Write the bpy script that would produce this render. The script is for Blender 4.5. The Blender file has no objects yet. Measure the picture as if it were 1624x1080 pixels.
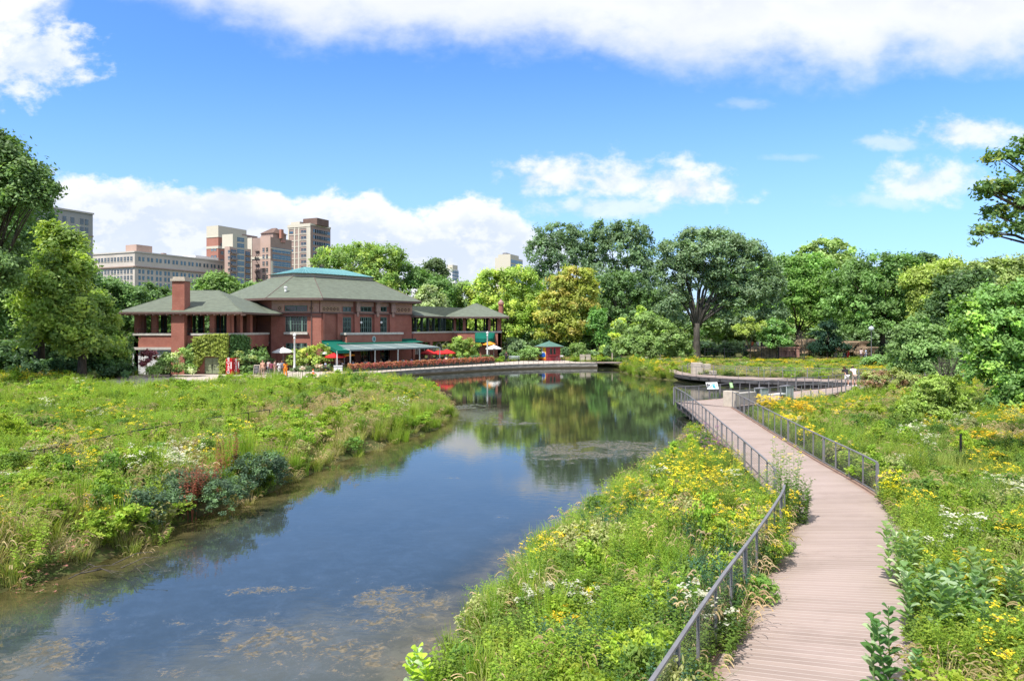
import bpy, math, random
import numpy as np
from mathutils import Vector, Matrix, noise as mn

SC = bpy.context.scene
COL = SC.collection
F = 1083.0          # focal length in photo pixels (24 mm on a 36 mm frame 1624 px wide)
HZ = 518.0          # horizon row in the photo
CX = 812.0
CAMZ = 6.1
R = math.radians

# ------------------------------------------------------------------ camera
cam = bpy.data.cameras.new('camera')
cam.lens = 24.0; cam.sensor_width = 36.0
cam.shift_y = -(540 - HZ) / 1624.0
cam.clip_start = 0.1; cam.clip_end = 6000
camo = bpy.data.objects.new('camera', cam)
camo.location = (0, 0, CAMZ); camo.rotation_euler = (R(90), 0, 0)
COL.objects.link(camo); SC.camera = camo

# ------------------------------------------------------------------ sun, sky, exposure
SUN_EL, SUN_AZ = 56.0, 38.0      # azimuth: degrees left of straight behind the camera
sv = Vector((-math.sin(R(SUN_AZ)) * math.cos(R(SUN_EL)), -math.cos(R(SUN_AZ)) * math.cos(R(SUN_EL)), math.sin(R(SUN_EL))))
sl = bpy.data.lights.new('sun', 'SUN'); sl.energy = 3.7; sl.angle = R(0.5); sl.color = (1.0, 0.955, 0.89)
so = bpy.data.objects.new('sun', sl); so.rotation_euler = (-sv).to_track_quat('-Z', 'Y').to_euler()
so.location = (0, 0, 60); COL.objects.link(so)
SC.view_settings.view_transform = 'Standard'; SC.view_settings.look = 'None'
SC.view_settings.gamma = 1.0; SC.view_settings.exposure = 0.88
SC.render.engine = 'CYCLES'
cy = SC.cycles
cy.max_bounces = 5; cy.diffuse_bounces = 2; cy.glossy_bounces = 3; cy.transmission_bounces = 2
cy.transparent_max_bounces = 4; cy.caustics_reflective = False; cy.caustics_refractive = False
cy.use_denoising = True

class NT:
    """tiny node-tree helper"""
    def __init__(s, nt): s.nt = nt
    def n(s, t, **k):
        nd = s.nt.nodes.new(t)
        for a, b in k.items():
            setattr(nd, a, b)
        return nd
    def put(s, sock, v):
        if v is None: return
        if isinstance(v, bpy.types.NodeSocket): s.nt.links.new(v, sock)
        else:
            if sock.type == 'RGBA' and hasattr(v, '__len__') and len(v) == 3: v = (*v, 1)
            sock.default_value = v
    def m(s, op, a, b=None, c=None, clamp=False):
        nd = s.n('ShaderNodeMath', operation=op, use_clamp=clamp)
        for i, v in enumerate((a, b, c)): s.put(nd.inputs[i], v)
        return nd.outputs[0]
    def vm(s, op, a, b=None):
        nd = s.n('ShaderNodeVectorMath', operation=op)
        s.put(nd.inputs[0], a); s.put(nd.inputs[1], b)
        return nd.outputs[0]
    def mix(s, f, a, b, blend='MIX'):
        nd = s.n('ShaderNodeMix', data_type='RGBA', blend_type=blend)
        s.put(nd.inputs[0], f); s.put(nd.inputs[6], a); s.put(nd.inputs[7], b)
        return nd.outputs[2]
    def xyz(s, x, y, z):
        nd = s.n('ShaderNodeCombineXYZ')
        for i, v in enumerate((x, y, z)): s.put(nd.inputs[i], v)
        return nd.outputs[0]
    def noise(s, vec, scale, detail=3, rough=0.55, dist=0.0):
        nd = s.n('ShaderNodeTexNoise')
        s.put(nd.inputs['Vector'], vec); nd.inputs['Scale'].default_value = scale
        nd.inputs['Detail'].default_value = detail; nd.inputs['Roughness'].default_value = rough
        nd.inputs['Distortion'].default_value = dist
        return nd.outputs[0]
    def ss(s, v, a, b):
        nd = s.n('ShaderNodeMapRange', interpolation_type='SMOOTHSTEP')
        s.put(nd.inputs[0], v); nd.inputs[1].default_value = a; nd.inputs[2].default_value = b
        return nd.outputs[0]
    def curve(s, v, pts):
        """piecewise curve through pts [(x, y)] with both in 0..1"""
        nd = s.n('ShaderNodeFloatCurve'); c = nd.mapping.curves[0]
        c.points[0].location = pts[0]; c.points[-1].location = pts[-1]
        for p in pts[1:-1]: c.points.new(*p)
        for p in c.points: p.handle_type = 'AUTO_CLAMPED'
        nd.mapping.update(); s.put(nd.inputs['Value'], v)
        return nd.outputs[0]

world = bpy.data.worlds.new('World'); SC.world = world; world.use_nodes = True
wt = world.node_tree; wt.nodes.clear(); W = NT(wt)
sky = W.n('ShaderNodeTexSky', sky_type='NISHITA'); sky.sun_disc = False
sky.sun_elevation = R(SUN_EL); sky.sun_rotation = R(180 + SUN_AZ)
sky.altitude = 0; sky.air_density = 1.0; sky.dust_density = 0.5; sky.ozone_density = 2.0
tc = W.n('ShaderNodeTexCoord')
sx = W.n('ShaderNodeSeparateXYZ'); W.put(sx.inputs[0], tc.outputs['Generated'])
dx, dy, dz = sx.outputs
ay = W.m('MAXIMUM', W.m('ABSOLUTE', dy), 0.08)
u = W.m('DIVIDE', dx, ay); v = W.m('DIVIDE', dz, ay)
# the clouds live on the sky sphere: u, v are tangent-plane coordinates of the direction
def U(px): return (px - CX) / F
def V(py): return (HZ - py) / F
UR = lambda px: (U(px) + 1.0) / 2.0
u01 = W.m('MULTIPLY', W.m('ADD', u, 1.0), 0.5, clamp=True)
uv = W.xyz(u, W.m('MULTIPLY', v, 1.5), 0.0)
n_big = W.noise(uv, 5.5, 8, 0.55, 0.15)
n_mid = W.noise(W.vm('ADD', uv, (3.1, 7.7, 0.0)), 13, 8, 0.58, 0.1)
n_fine = W.noise(W.vm('ADD', uv, (9.3, 2.2, 0.0)), 34, 7, 0.6)
nb = W.m('SUBTRACT', n_big, 0.5); nm = W.m('SUBTRACT', n_mid, 0.5); nf = W.m('SUBTRACT', n_fine, 0.5)
wob = W.m('ADD', W.m('ADD', W.m('MULTIPLY', nb, 0.11), W.m('MULTIPLY', nm, 0.07)), W.m('MULTIPLY', nf, 0.02))
wob_s = W.m('ADD', W.m('MULTIPLY', nb, 0.035), W.m('ADD', W.m('MULTIPLY', nm, 0.085), W.m('MULTIPLY', nf, 0.035)))
# A: great bank of cloud across the top (its lower edge by column)
ptsA = [(0, 300), (60, 60), (150, -10), (260, 18), (350, 48), (450, 70), (600, 85), (750, 92), (850, 88), (950, 112), (1080, 122), (1200, 132), (1300, 150),
        (1365, 152), (1415, 122), (1480, 120), (1560, 120), (1624, 132)]
ca = W.curve(u01, [(0, 0.9)] + [(UR(a), V(b)) for a, b in ptsA if a > 40] + [(1, V(150))])
dA = W.m('SUBTRACT', W.m('ADD', v, W.m('MULTIPLY', wob, 1.05)), ca)
mA = W.ss(dA, -0.012, 0.085)
# B: far cumulus bank low on the left (its crown line by column)
ptsB = [(0, 300), (60, 285), (90, 280), (150, 290), (190, 282), (250, 286), (300, 292), (365, 288), (420, 305), (480, 318), (525, 303), (590, 303), (650, 335),
        (700, 332), (760, 307), (810, 322), (850, 352), (900, 372), (960, 400), (1060, 402), (1200, 408), (1290, 386), (1400, 402), (1624, 425)]
cb = W.curve(u01, [(0, V(305))] + [(UR(a), V(b)) for a, b in ptsB] + [(1, V(425))])
dB = W.m('SUBTRACT', cb, W.m('ADD', v, wob_s))
mB = W.m('MULTIPLY', W.ss(dB, -0.004, 0.016), W.curve(u01, [(0, 1), (UR(800), 1), (UR(930), 0.75), (UR(1000), 0.55), (UR(1200), 0.35), (1, 0.3)]))
# C: separate puffs
def puff(px, py, rx, ry, soft=0.5, amt=1.0, flat=1.0):
    a = W.m('DIVIDE', W.m('SUBTRACT', u, U(px)), rx / F)
    b = W.m('DIVIDE', W.m('SUBTRACT', v, V(py)), ry / F)
    if flat != 1.0:   # flatter underside
        b = W.m('MULTIPLY', b, W.m('ADD', 1.0, W.m('MULTIPLY', W.m('LESS_THAN', b, 0.0), flat - 1.0)))
    r = W.m('SQRT', W.m('ADD', W.m('MULTIPLY', a, a), W.m('MULTIPLY', b, b)))
    r = W.m('SUBTRACT', W.m('SUBTRACT', 1.0, r), W.m('MULTIPLY', W.m('ADD', W.m('MULTIPLY', nb, 1.0), W.m('ADD', W.m('MULTIPLY', nm, 2.2), nf)), -1.0))
    return W.m('MULTIPLY', W.ss(r, 0.0, soft), amt)
puffs = [(890, 280, 110, 48, .75, .95, 1.3), (985, 292, 110, 52, .75, .9, 1.3), (1075, 300, 115, 54, .75, .95, 1.4), (975, 330, 150, 26, .7, .6, 1.0), (1545, 212, 115, 38, .8, .85, 1.3),
         (1420, 228, 80, 14, .9, .45, 1), (1465, 295, 115, 48, .85, .8, 1.4), (1400, 318, 120, 18, .9, .35, 1), (45, 95, 125, 78, .6, .85, 1.0),
         (-60, 40, 110, 120, .6, .95, 1.0), (1180, 165, 60, 12, .9, .25, 1), (1250, 250, 70, 8, .9, .2, 1), (20, 20, 80, 60, .6, .9, 1)]
mC = None
for p in puffs:
    q = puff(*p); mC = q if mC is None else W.m('MAXIMUM', mC, q)
# colours
skyc = W.mix(1.0, sky.outputs[0], (0.74, 1.17, 1.76), 'MULTIPLY')
hazef = W.m('MULTIPLY', W.ss(v, 0.42, 0.0), 0.55)
skyc = W.mix(hazef, skyc, (3.7, 5.1, 7.3))
shA = W.ss(W.m('ADD', dA, W.m('MULTIPLY', W.m('ADD', nb, nm), 0.25)), 0.02, 0.22)
cA = W.mix(shA, (6.3, 6.5, 7.1), (4.9, 5.3, 6.4))
cA = W.mix(W.m('MULTIPLY', W.ss(n_mid, 0.42, 0.66), 0.35), cA, (6.8, 6.9, 7.3))
shB = W.ss(W.m('ADD', dB, W.m('MULTIPLY', W.m('ADD', nb, nm), 0.12)), 0.0, 0.055)
cB = W.mix(shB, (6.9, 7.0, 7.3), (4.8, 5.4, 6.7))
cB = W.mix(W.m('MULTIPLY', W.ss(W.m('ADD', dB, W.m('MULTIPLY', nb, 0.2)), 0.07, 0.14), 0.6), cB, (5.7, 6.1, 6.9))
cB = W.mix(W.m('MULTIPLY', W.ss(W.m('ADD', n_mid, W.m('MULTIPLY', nf, 0.6)), 0.48, 0.64), 0.55), cB, (6.8, 6.9, 7.2))
cC = W.mix(W.ss(n_mid, 0.6, 0.36), (6.8, 6.9, 7.3), (5.0, 5.6, 6.8))
out = W.mix(mA, skyc, cA); out = W.mix(mB, out, cB); out = W.mix(mC, out, cC)
bg = W.n('ShaderNodeBackground'); W.put(bg.inputs[0], out); bg.inputs[1].default_value = 0.086
wo = W.n('ShaderNodeOutputWorld'); wt.links.new(bg.outputs[0], wo.inputs[0])
world.cycles.sampling_method = 'MANUAL'; world.cycles.sample_map_resolution = 512

# ------------------------------------------------------------------ materials
def mat(name, col, rough=0.7, spec=0.3, metal=0.0, var=0.12, vscale=3.0, build=None, obj=True):
    m = bpy.data.materials.new(name); m.use_nodes = True
    nt = m.node_tree; b = nt.nodes['Principled BSDF']; T = NT(nt)
    b.inputs['Roughness'].default_value = rough; b.inputs['Metallic'].default_value = metal
    b.inputs['Specular IOR Level'].default_value = spec
    co = T.n('ShaderNodeTexCoord').outputs['Object'] if obj else T.n('ShaderNodeNewGeometry').outputs['Position']
    if build: c = build(T, co, b)
    else:
        nz = T.noise(co, vscale, 4, 0.6)
        c = T.mix(T.ss(nz, 0.3, 0.7), tuple(x * (1 - var) for x in col), tuple(min(1, x * (1 + var)) for x in col))
    T.put(b.inputs['Base Color'], c)
    return m

def brick_build(c1, c2, mortar, w=0.22, h=0.075):
    def f(T, co, b):
        s = T.n('ShaderNodeSeparateXYZ'); T.put(s.inputs[0], co)
        x = T.m('ADD', T.m('MULTIPLY', s.outputs[0], 0.8), T.m('MULTIPLY', s.outputs[1], 0.6))
        bt = T.n('ShaderNodeTexBrick'); T.put(bt.inputs['Vector'], T.xyz(x, s.outputs[2], 0.0))
        bt.inputs['Scale'].default_value = 1.0; bt.inputs['Mortar Size'].default_value = 0.008
        bt.inputs['Brick Width'].default_value = w; bt.inputs['Row Height'].default_value = h
        T.put(bt.inputs['Color1'], c1); T.put(bt.inputs['Color2'], c2); T.put(bt.inputs['Mortar'], mortar)
        n1 = T.noise(co, 0.7, 5, 0.6); n2 = T.noise(co, 6.0, 3, 0.6)
        c = T.mix(T.m('MULTIPLY', T.ss(n1, 0.4, 0.72), 0.55), bt.outputs[0], tuple(x * 0.6 for x in c1))
        return T.mix(T.m('MULTIPLY', T.ss(n2, 0.5, 0.8), 0.2), c, tuple(min(1, x * 1.6) for x in c2))
    return f

def roof_build(base, course=0.35):
    def f(T, co, b):
        s = T.n('ShaderNodeSeparateXYZ'); T.put(s.inputs[0], co)
        z = T.m('FRACT', T.m('DIVIDE', s.outputs[2], course * 0.45))
        ln = T.m('MULTIPLY', T.ss(z, 0.30, 0.0), 0.6)
        st = T.noise(T.vm('MULTIPLY', co, (1.0, 1.0, 5.0)), 1.4, 5, 0.65)
        fine = T.noise(co, 9.0, 2, 0.5)
        c = T.mix(T.ss(st, 0.3, 0.7), tuple(x * 0.78 for x in base), tuple(x * 1.18 for x in base))
        c = T.mix(T.m('MULTIPLY', T.ss(fine, 0.4, 0.7), 0.3), c, (base[0] * 1.25, base[1] * 1.0, base[2] * 0.95))
        return T.mix(ln, c, tuple(x * 0.5 for x in base))
    return f

M = {}
M['brick'] = mat('brick', (0, 0, 0), 0.85, build=brick_build((0.36, 0.122, 0.086), (0.30, 0.095, 0.07), (0.33, 0.20, 0.15)))
M['brick_brown'] = mat('brown_brick', (0.16, 0.105, 0.085), 0.85, var=0.15, vscale=0.2)
M['cream'] = mat('terracotta_trim', (0.34, 0.22, 0.18), 0.8)
M['frieze'] = mat('frieze_stone', (0.42, 0.25, 0.19), 0.8)
M['limestone'] = mat('limestone', (0.5, 0.47, 0.42), 0.8)
M['slate'] = mat('green_slate', (0, 0, 0), 0.75, build=roof_build((0.128, 0.153, 0.115)))
M['teal'] = mat('teal_copper', (0.065, 0.195, 0.205), 0.55, var=0.1)
M['teal_light'] = mat('teal_seam', (0.2, 0.42, 0.42), 0.5)
M['soffit'] = mat('dark_soffit', (0.06, 0.04, 0.035), 0.8)
M['fascia'] = mat('brown_fascia', (0.13, 0.085, 0.075), 0.7)
M['dark'] = mat('dark_interior', (0.012, 0.012, 0.012), 0.6)
M['greenpost'] = mat('dark_green_paint', (0.03, 0.05, 0.045), 0.5)
M['glass_dark'] = mat('dark_glass', (0.015, 0.02, 0.024), 0.08, 0.8, var=0.3)
M['glass_blue'] = mat('blue_glass', (0.05, 0.10, 0.13), 0.12, 0.9, var=0.35, vscale=0.3)
M['frame_green'] = mat('green_window_frame', (0.13, 0.20, 0.165), 0.5)
M['frame_pale'] = mat('pale_window_frame', (0.42, 0.47, 0.45), 0.5)
M['awn_green'] = mat('green_canvas', (0.0, 0.115, 0.078), 0.7, var=0.06)
M['awn_grey'] = mat('grey_canvas', (0.15, 0.205, 0.205), 0.7, var=0.05)
M['metal'] = mat('grey_metal', (0.20, 0.195, 0.205), 0.5, 0.5, 0.2)
M['metal_dark'] = mat('black_metal', (0.02, 0.02, 0.022), 0.45, 0.5, 0.3)
M['steel'] = mat('weathered_steel', (0.10, 0.095, 0.095), 0.6, 0.4, 0.4)
M['white'] = mat('white_paint', (0.72, 0.72, 0.70), 0.5, var=0.04)
M['whitewall'] = mat('white_wall', (0.62, 0.62, 0.62), 0.8, var=0.08, vscale=1.0)
M['concrete'] = mat('concrete', (0.33, 0.31, 0.28), 0.85, var=0.25, vscale=1.5)
M['stone_pale'] = mat('pale_stone', (0.44, 0.385, 0.315), 0.85, var=0.1, vscale=4)
M['pink'] = mat('pink_masonry', (0.40, 0.21, 0.17), 0.85, var=0.2, vscale=1.2)
M['rock'] = mat('sandstone', (0.25, 0.18, 0.115), 0.9, var=0.35, vscale=1.2)
M['red'] = mat('red_paint', (0.42, 0.012, 0.02), 0.35, 0.5, var=0.06)
M['redwood'] = mat('red_boards', (0.30, 0.045, 0.05), 0.7, var=0.12)
M['red_cloth'] = mat('red_canvas', (0.55, 0.02, 0.02), 0.7, var=0.06)
M['orange_cloth'] = mat('orange_canvas', (0.75, 0.30, 0.03), 0.7, var=0.06)
M['white_cloth'] = mat('white_canvas', (0.75, 0.74, 0.70), 0.7, var=0.04)
M['kiosk_roof'] = mat('kiosk_roof', (0, 0, 0), 0.7, build=roof_build((0.09, 0.19, 0.155), 0.2))
M['door_green'] = mat('sage_door_paint', (0.28, 0.31, 0.19), 0.6)
M['orange'] = mat('orange_plastic', (0.75, 0.14, 0.02), 0.5)
M['black'] = mat('black_board', (0.015, 0.015, 0.018), 0.5)
M['blue'] = mat('blue_paint', (0.02, 0.10, 0.42), 0.5)
M['yellow'] = mat('yellow_paint', (0.75, 0.45, 0.05), 0.5)
M['signgreen'] = mat('sign_green', (0.22, 0.42, 0.12), 0.5)
M['teal_paint'] = mat('teal_paint', (0.03, 0.35, 0.42), 0.5)

def bark_build(c):
    def f(T, co, b):
        n1 = T.noise(T.vm('MULTIPLY', co, (3.0, 3.0, 0.5)), 2.5, 5, 0.65)
        return T.mix(T.ss(n1, 0.3, 0.7), tuple(x * 0.5 for x in c), tuple(x * 1.35 for x in c))
    return f
M['bark'] = mat('bark', (0, 0, 0), 0.95, 0.1, build=bark_build((0.085, 0.068, 0.05)))
M['bark_grey'] = mat('grey_bark', (0, 0, 0), 0.95, 0.1, build=bark_build((0.085, 0.076, 0.064)))

def leaf_mat(name, trans=0.35, rough=0.5, hue=0.02, val=0.25, gain=1.0, sat=1.0, h0=0.49):
    """leaf colour comes from the face attribute 'tint', nudged per plant"""
    m = bpy.data.materials.new(name); m.use_nodes = True; nt = m.node_tree; T = NT(nt)
    b = nt.nodes['Principled BSDF']; o = nt.nodes['Material Output']
    at = T.n('ShaderNodeAttribute', attribute_name='tint')
    oi = T.n('ShaderNodeObjectInfo')
    hs = T.n('ShaderNodeHueSaturation'); T.put(hs.inputs['Color'], at.outputs['Color'])
    T.put(hs.inputs['Hue'], T.m('ADD', h0 - hue, T.m('MULTIPLY', oi.outputs['Random'], 2 * hue)))
    r2 = T.m('FRACT', T.m('MULTIPLY', oi.outputs['Random'], 17.31))
    T.put(hs.inputs['Value'], T.m('ADD', (1 - val) * gain, T.m('MULTIPLY', r2, 2 * val * gain)))
    hs.inputs['Saturation'].default_value = sat
    T.put(b.inputs['Base Color'], hs.outputs[0]); b.inputs['Roughness'].default_value = rough
    b.inputs['Specular IOR Level'].default_value = 0.25
    tr = T.n('ShaderNodeBsdfTranslucent')
    T.put(tr.inputs[0], T.mix(1.0, hs.outputs[0], (1.15, 1.25, 0.6), 'MULTIPLY'))
    mx = T.n('ShaderNodeMixShader'); mx.inputs[0].default_value = trans
    nt.links.new(b.outputs[0], mx.inputs[1]); nt.links.new(tr.outputs[0], mx.inputs[2])
    nt.links.new(mx.outputs[0], o.inputs[0])
    return m
M['leaf'] = leaf_mat('tree_leaves', 0.40, 0.45, 0.010, 0.10, 2.5, 0.88, 0.482)
M['plant'] = leaf_mat('meadow_leaves', 0.42, 0.55, 0.014, 0.16, 1.6, 0.96, 0.493)

# ------------------------------------------------------------------ mesh helpers
class MB:
    def __init__(s): s.v = []; s.f = []; s.c = []; s.mi = []; s.cur = 0
    def quad(s, a, b, c, d, col=None):
        i = len(s.v); s.v += [tuple(a), tuple(b), tuple(c), tuple(d)]; s.f.append((i, i+1, i+2, i+3)); s.c.append(col); s.mi.append(s.cur)
    def tri(s, a, b, c, col=None):
        i = len(s.v); s.v += [tuple(a), tuple(b), tuple(c)]; s.f.append((i, i+1, i+2)); s.c.append(col); s.mi.append(s.cur)
    def face(s, pts, col=None):
        i = len(s.v); s.v += [tuple(p) for p in pts]; s.f.append(tuple(range(i, i + len(pts)))); s.c.append(col); s.mi.append(s.cur)
    def hexa(s, p):
        """8 corners: bottom 4 counter-clockwise then top 4"""
        i = len(s.v); s.v += [tuple(q) for q in p]
        for f in ((3, 2, 1, 0), (4, 5, 6, 7), (0, 1, 5, 4), (1, 2, 6, 5), (2, 3, 7, 6), (3, 0, 4, 7)):
            s.f.append(tuple(i + k for k in f)); s.c.append(None); s.mi.append(s.cur)
    def box(s, x0, x1, y0, y1, z0, z1):
        s.hexa([(x0, y0, z0), (x1, y0, z0), (x1, y1, z0), (x0, y1, z0), (x0, y0, z1), (x1, y0, z1), (x1, y1, z1), (x0, y1, z1)])
    def prism(s, poly, z0, z1):
        n = len(poly); i = len(s.v)
        area = sum(poly[k][0] * poly[(k+1) % n][1] - poly[(k+1) % n][0] * poly[k][1] for k in range(n))
        if area < 0: poly = poly[::-1]
        s.v += [(p[0], p[1], z0) for p in poly] + [(p[0], p[1], z1) for p in poly]
        s.f.append(tuple(i + k for k in reversed(range(n)))); s.f.append(tuple(i + n + k for k in range(n)))
        for k in range(n):
            s.f.append((i + k, i + (k+1) % n, i + n + (k+1) % n, i + n + k))
        s.c += [None] * (n + 2); s.mi += [s.cur] * (n + 2)
    def tube(s, path, rad, n=8, col=None, cap=True):
        path = [Vector(p) for p in path]
        if not hasattr(rad, '__len__'): rad = [rad] * len(path)
        i0 = len(s.v); up = None
        for k, p in enumerate(path):
            t = (path[min(k+1, len(path)-1)] - path[max(k-1, 0)])
            if t.length < 1e-9: t = Vector((0, 0, 1))
            t.normalize()
            if up is None or abs(up.dot(t)) > 0.98:
                up = Vector((1, 0, 0)) if abs(t.x) < 0.9 else Vector((0, 1, 0))
            a = (up - t * up.dot(t)).normalized(); b = t.cross(a); up = a
            for j in range(n):
                an = 2 * math.pi * j / n
                s.v.append(tuple(p + (a * math.cos(an) + b * math.sin(an)) * rad[k]))
        for k in range(len(path) - 1):
            for j in range(n):
                s.f.append((i0 + k*n + j, i0 + k*n + (j+1) % n, i0 + (k+1)*n + (j+1) % n, i0 + (k+1)*n + j)); s.c.append(col); s.mi.append(s.cur)
        if cap:
            s.f.append(tuple(i0 + j for j in reversed(range(n)))); s.c.append(col); s.mi.append(s.cur)
            s.f.append(tuple(i0 + (len(path)-1)*n + j for j in range(n))); s.c.append(col); s.mi.append(s.cur)
    def lathe(s, c, prof, n=16, sx=1, sy=1):
        """prof [(r, z)] bottom to top round the vertical through c"""
        i0 = len(s.v)
        for r, z in prof:
            for j in range(n):
                a = 2 * math.pi * j / n; s.v.append((c[0] + sx * r * math.cos(a), c[1] + sy * r * math.sin(a), c[2] + z))
        for k in range(len(prof) - 1):
            for j in range(n):
                s.f.append((i0 + k*n + j, i0 + k*n + (j+1) % n, i0 + (k+1)*n + (j+1) % n, i0 + (k+1)*n + j)); s.c.append(None); s.mi.append(s.cur)
        s.f.append(tuple(i0 + j for j in reversed(range(n)))); s.c.append(None); s.mi.append(s.cur)
        s.f.append(tuple(i0 + (len(prof)-1)*n + j for j in range(n))); s.c.append(None); s.mi.append(s.cur)
    def ball(s, c, r, n=10, sx=1, sy=1, sz=1):
        prof = [(r * math.sin(math.pi * k / n), -r * sz * math.cos(math.pi * k / n)) for k in range(n + 1)]
        prof[0] = (1e-3, -r * sz); prof[-1] = (1e-3, r * sz)
        s.lathe(c, prof, n * 2 if n < 8 else 14, sx, sy)

def world_loc(o):
    p = Vector((0, 0, 0))
    while o is not None: p = p + o.location; o = o.parent
    return p

def mkmesh(name, mb, mats, off=None, smooth=False):
    me = bpy.data.meshes.new(name)
    vs = mb.v
    if off is not None and off.length > 0: vs = [(a - off.x, b - off.y, c - off.z) for a, b, c in vs]
    me.from_pydata(vs, [], mb.f)
    if not isinstance(mats, (list, tuple)): mats = [mats]
    for m in mats: me.materials.append(m if not isinstance(m, str) else M[m])
    if len(mats) > 1: me.polygons.foreach_set('material_index', mb.mi)
    if any(c is not None for c in mb.c):
        at = me.attributes.new('tint', 'FLOAT_COLOR', 'FACE')
        at.data.foreach_set('color', np.array([(*(c or (0.1, 0.1, 0.1)), 1) for c in mb.c], dtype=np.float32).ravel())
    if smooth: me.polygons.foreach_set('use_smooth', [True] * len(me.polygons))
    me.update()
    return me

def obj(name, mb, mats, parent=None, smooth=False, local=False, **props):
    """one mesh object; mb is in world coordinates unless local"""
    off = None
    if parent is not None and not local: off = world_loc(parent)
    me = mb if isinstance(mb, bpy.types.Mesh) else mkmesh(name, mb, mats, off, smooth)
    o = bpy.data.objects.new(name, me); COL.objects.link(o)
    if parent is not None: o.parent = parent
    for k, v in props.items(): o[k] = v
    return o

def thing(name, loc, label, cat, group=None, rz=0.0):
    o = bpy.data.objects.new(name, None); COL.objects.link(o); o.location = loc; o.rotation_euler = (0, 0, rz)
    o.empty_display_size = 0.3
    o['label'] = label; o['category'] = cat
    if group: o['group'] = group
    return o

def dup(root, loc, rz=None, label=None, group=None, scale=None):
    r = root.copy(); COL.objects.link(r); r.location = loc
    if rz is not None: r.rotation_euler = (0, 0, rz)
    if scale is not None: r.scale = scale if hasattr(scale, '__len__') else (scale,) * 3
    if label: r['label'] = label
    if group: r['group'] = group
    for ch in list(root.children):
        c = ch.copy(); COL.objects.link(c); c.parent = r
        for g in list(ch.children):
            d = g.copy(); COL.objects.link(d); d.parent = c
    return r

def struct(name, mb, mats, **k):
    o = obj(name, mb, mats, **k); o['kind'] = 'structure'; return o

def gp(px, py, z=0.7):
    """world point at height z seen at that photo pixel"""
    y = F * (CAMZ - z) / (py - HZ); return ((px - CX) / F * y, y)
def pz(py, y): return CAMZ + (HZ - py) / F * y
def pxx(px, y): return (px - CX) / F * y

class Face:
    """a vertical wall face from p0 to p1, left to right as seen from outside"""
    def __init__(s, p0, p1):
        s.p0 = Vector((p0[0], p0[1], 0)); d = Vector((p1[0]-p0[0], p1[1]-p0[1], 0)); s.L = d.length; s.d = d / s.L
        s.n = Vector((s.d.y, -s.d.x, 0))
    def P(s, a, t, z): q = s.p0 + s.d * a + s.n * t; return (q.x, q.y, z)
    def box(s, mb, a0, a1, t0, t1, z0, z1):
        mb.hexa([s.P(a0, t1, z0), s.P(a1, t1, z0), s.P(a1, t0, z0), s.P(a0, t0, z0), s.P(a0, t1, z1), s.P(a1, t1, z1), s.P(a1, t0, z1), s.P(a0, t0, z1)])
    def s(s_, px):
        q = (px - CX) / F; return (q * s_.p0.y - s_.p0.x) / (s_.d.x - q * s_.d.y)
    def z(s_, px, py):
        a = s_.s(px); y = s_.p0.y + s_.d.y * a; return pz(py, y)
    def wall(s, mb, z0, z1, th, ops, a0=0.0, a1=None):
        """wall slab with openings (a0, a1, z0, z1)"""
        a1 = s.L if a1 is None else a1
        xs = sorted({a0, a1} | {round(min(max(o[k], a0), a1), 4) for o in ops for k in (0, 1)})
        for k in range(len(xs) - 1):
            xm = (xs[k] + xs[k+1]) / 2; zs = [z0]
            for o in sorted([o for o in ops if o[0] < xm < o[1]], key=lambda o: o[2]): zs += [o[2], o[3]]
            zs.append(z1)
            for j in range(0, len(zs), 2):
                if zs[j+1] - zs[j] > 1e-3: s.box(mb, xs[k], xs[k+1], -th, 0, zs[j], zs[j+1])
# ------------------------------------------------------------------ ground, water, paths (the setting)
POND = [(-25,-8),(-22,5),(-15,12.5),(-11.9,15.3),(-10.9,17.1),(-10.6,18.2),(-10.4,19.9),(-10.1,22.2),(-9.0,24.3),(-8.6,27.3),(-7.6,31.9),(-6.0,36.3),
        (-4.5,40.8),(-4.2,46.5),(-5.8,56.5),(-9.5,66),(-13,72),(-16,72.6),(-19,69.5),(-21.2,66.2),(-21.0,71.6),(-18,76.8),(-13.5,84.2),(-7.9,90.6),(-1.5,96.4),(2.9,99.2),
        (6.2,100.4),(11,102.2),(16.6,103.2),(15.6,96),(14.6,91.8),(15.7,83),(17.8,78),(20,76),(21.5,73.5),(24,71.5),(28,70.5),(31,70),(34.5,67.5),(35,65),
        (32,60.5),(28.5,56),(22.5,50),(17,46),(14.8,43.5),(12.5,41),(9.6,38),(8.7,34.5),(7.2,30.8),(3.9,24.8),(2.6,22),(1.0,18.9),(-0.1,16),(-0.9,13.7),(-0.95,11.75),
        (-1.1,9),(-2,4),(-3,-8)]
PV = np.array(POND, dtype=float)

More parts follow.
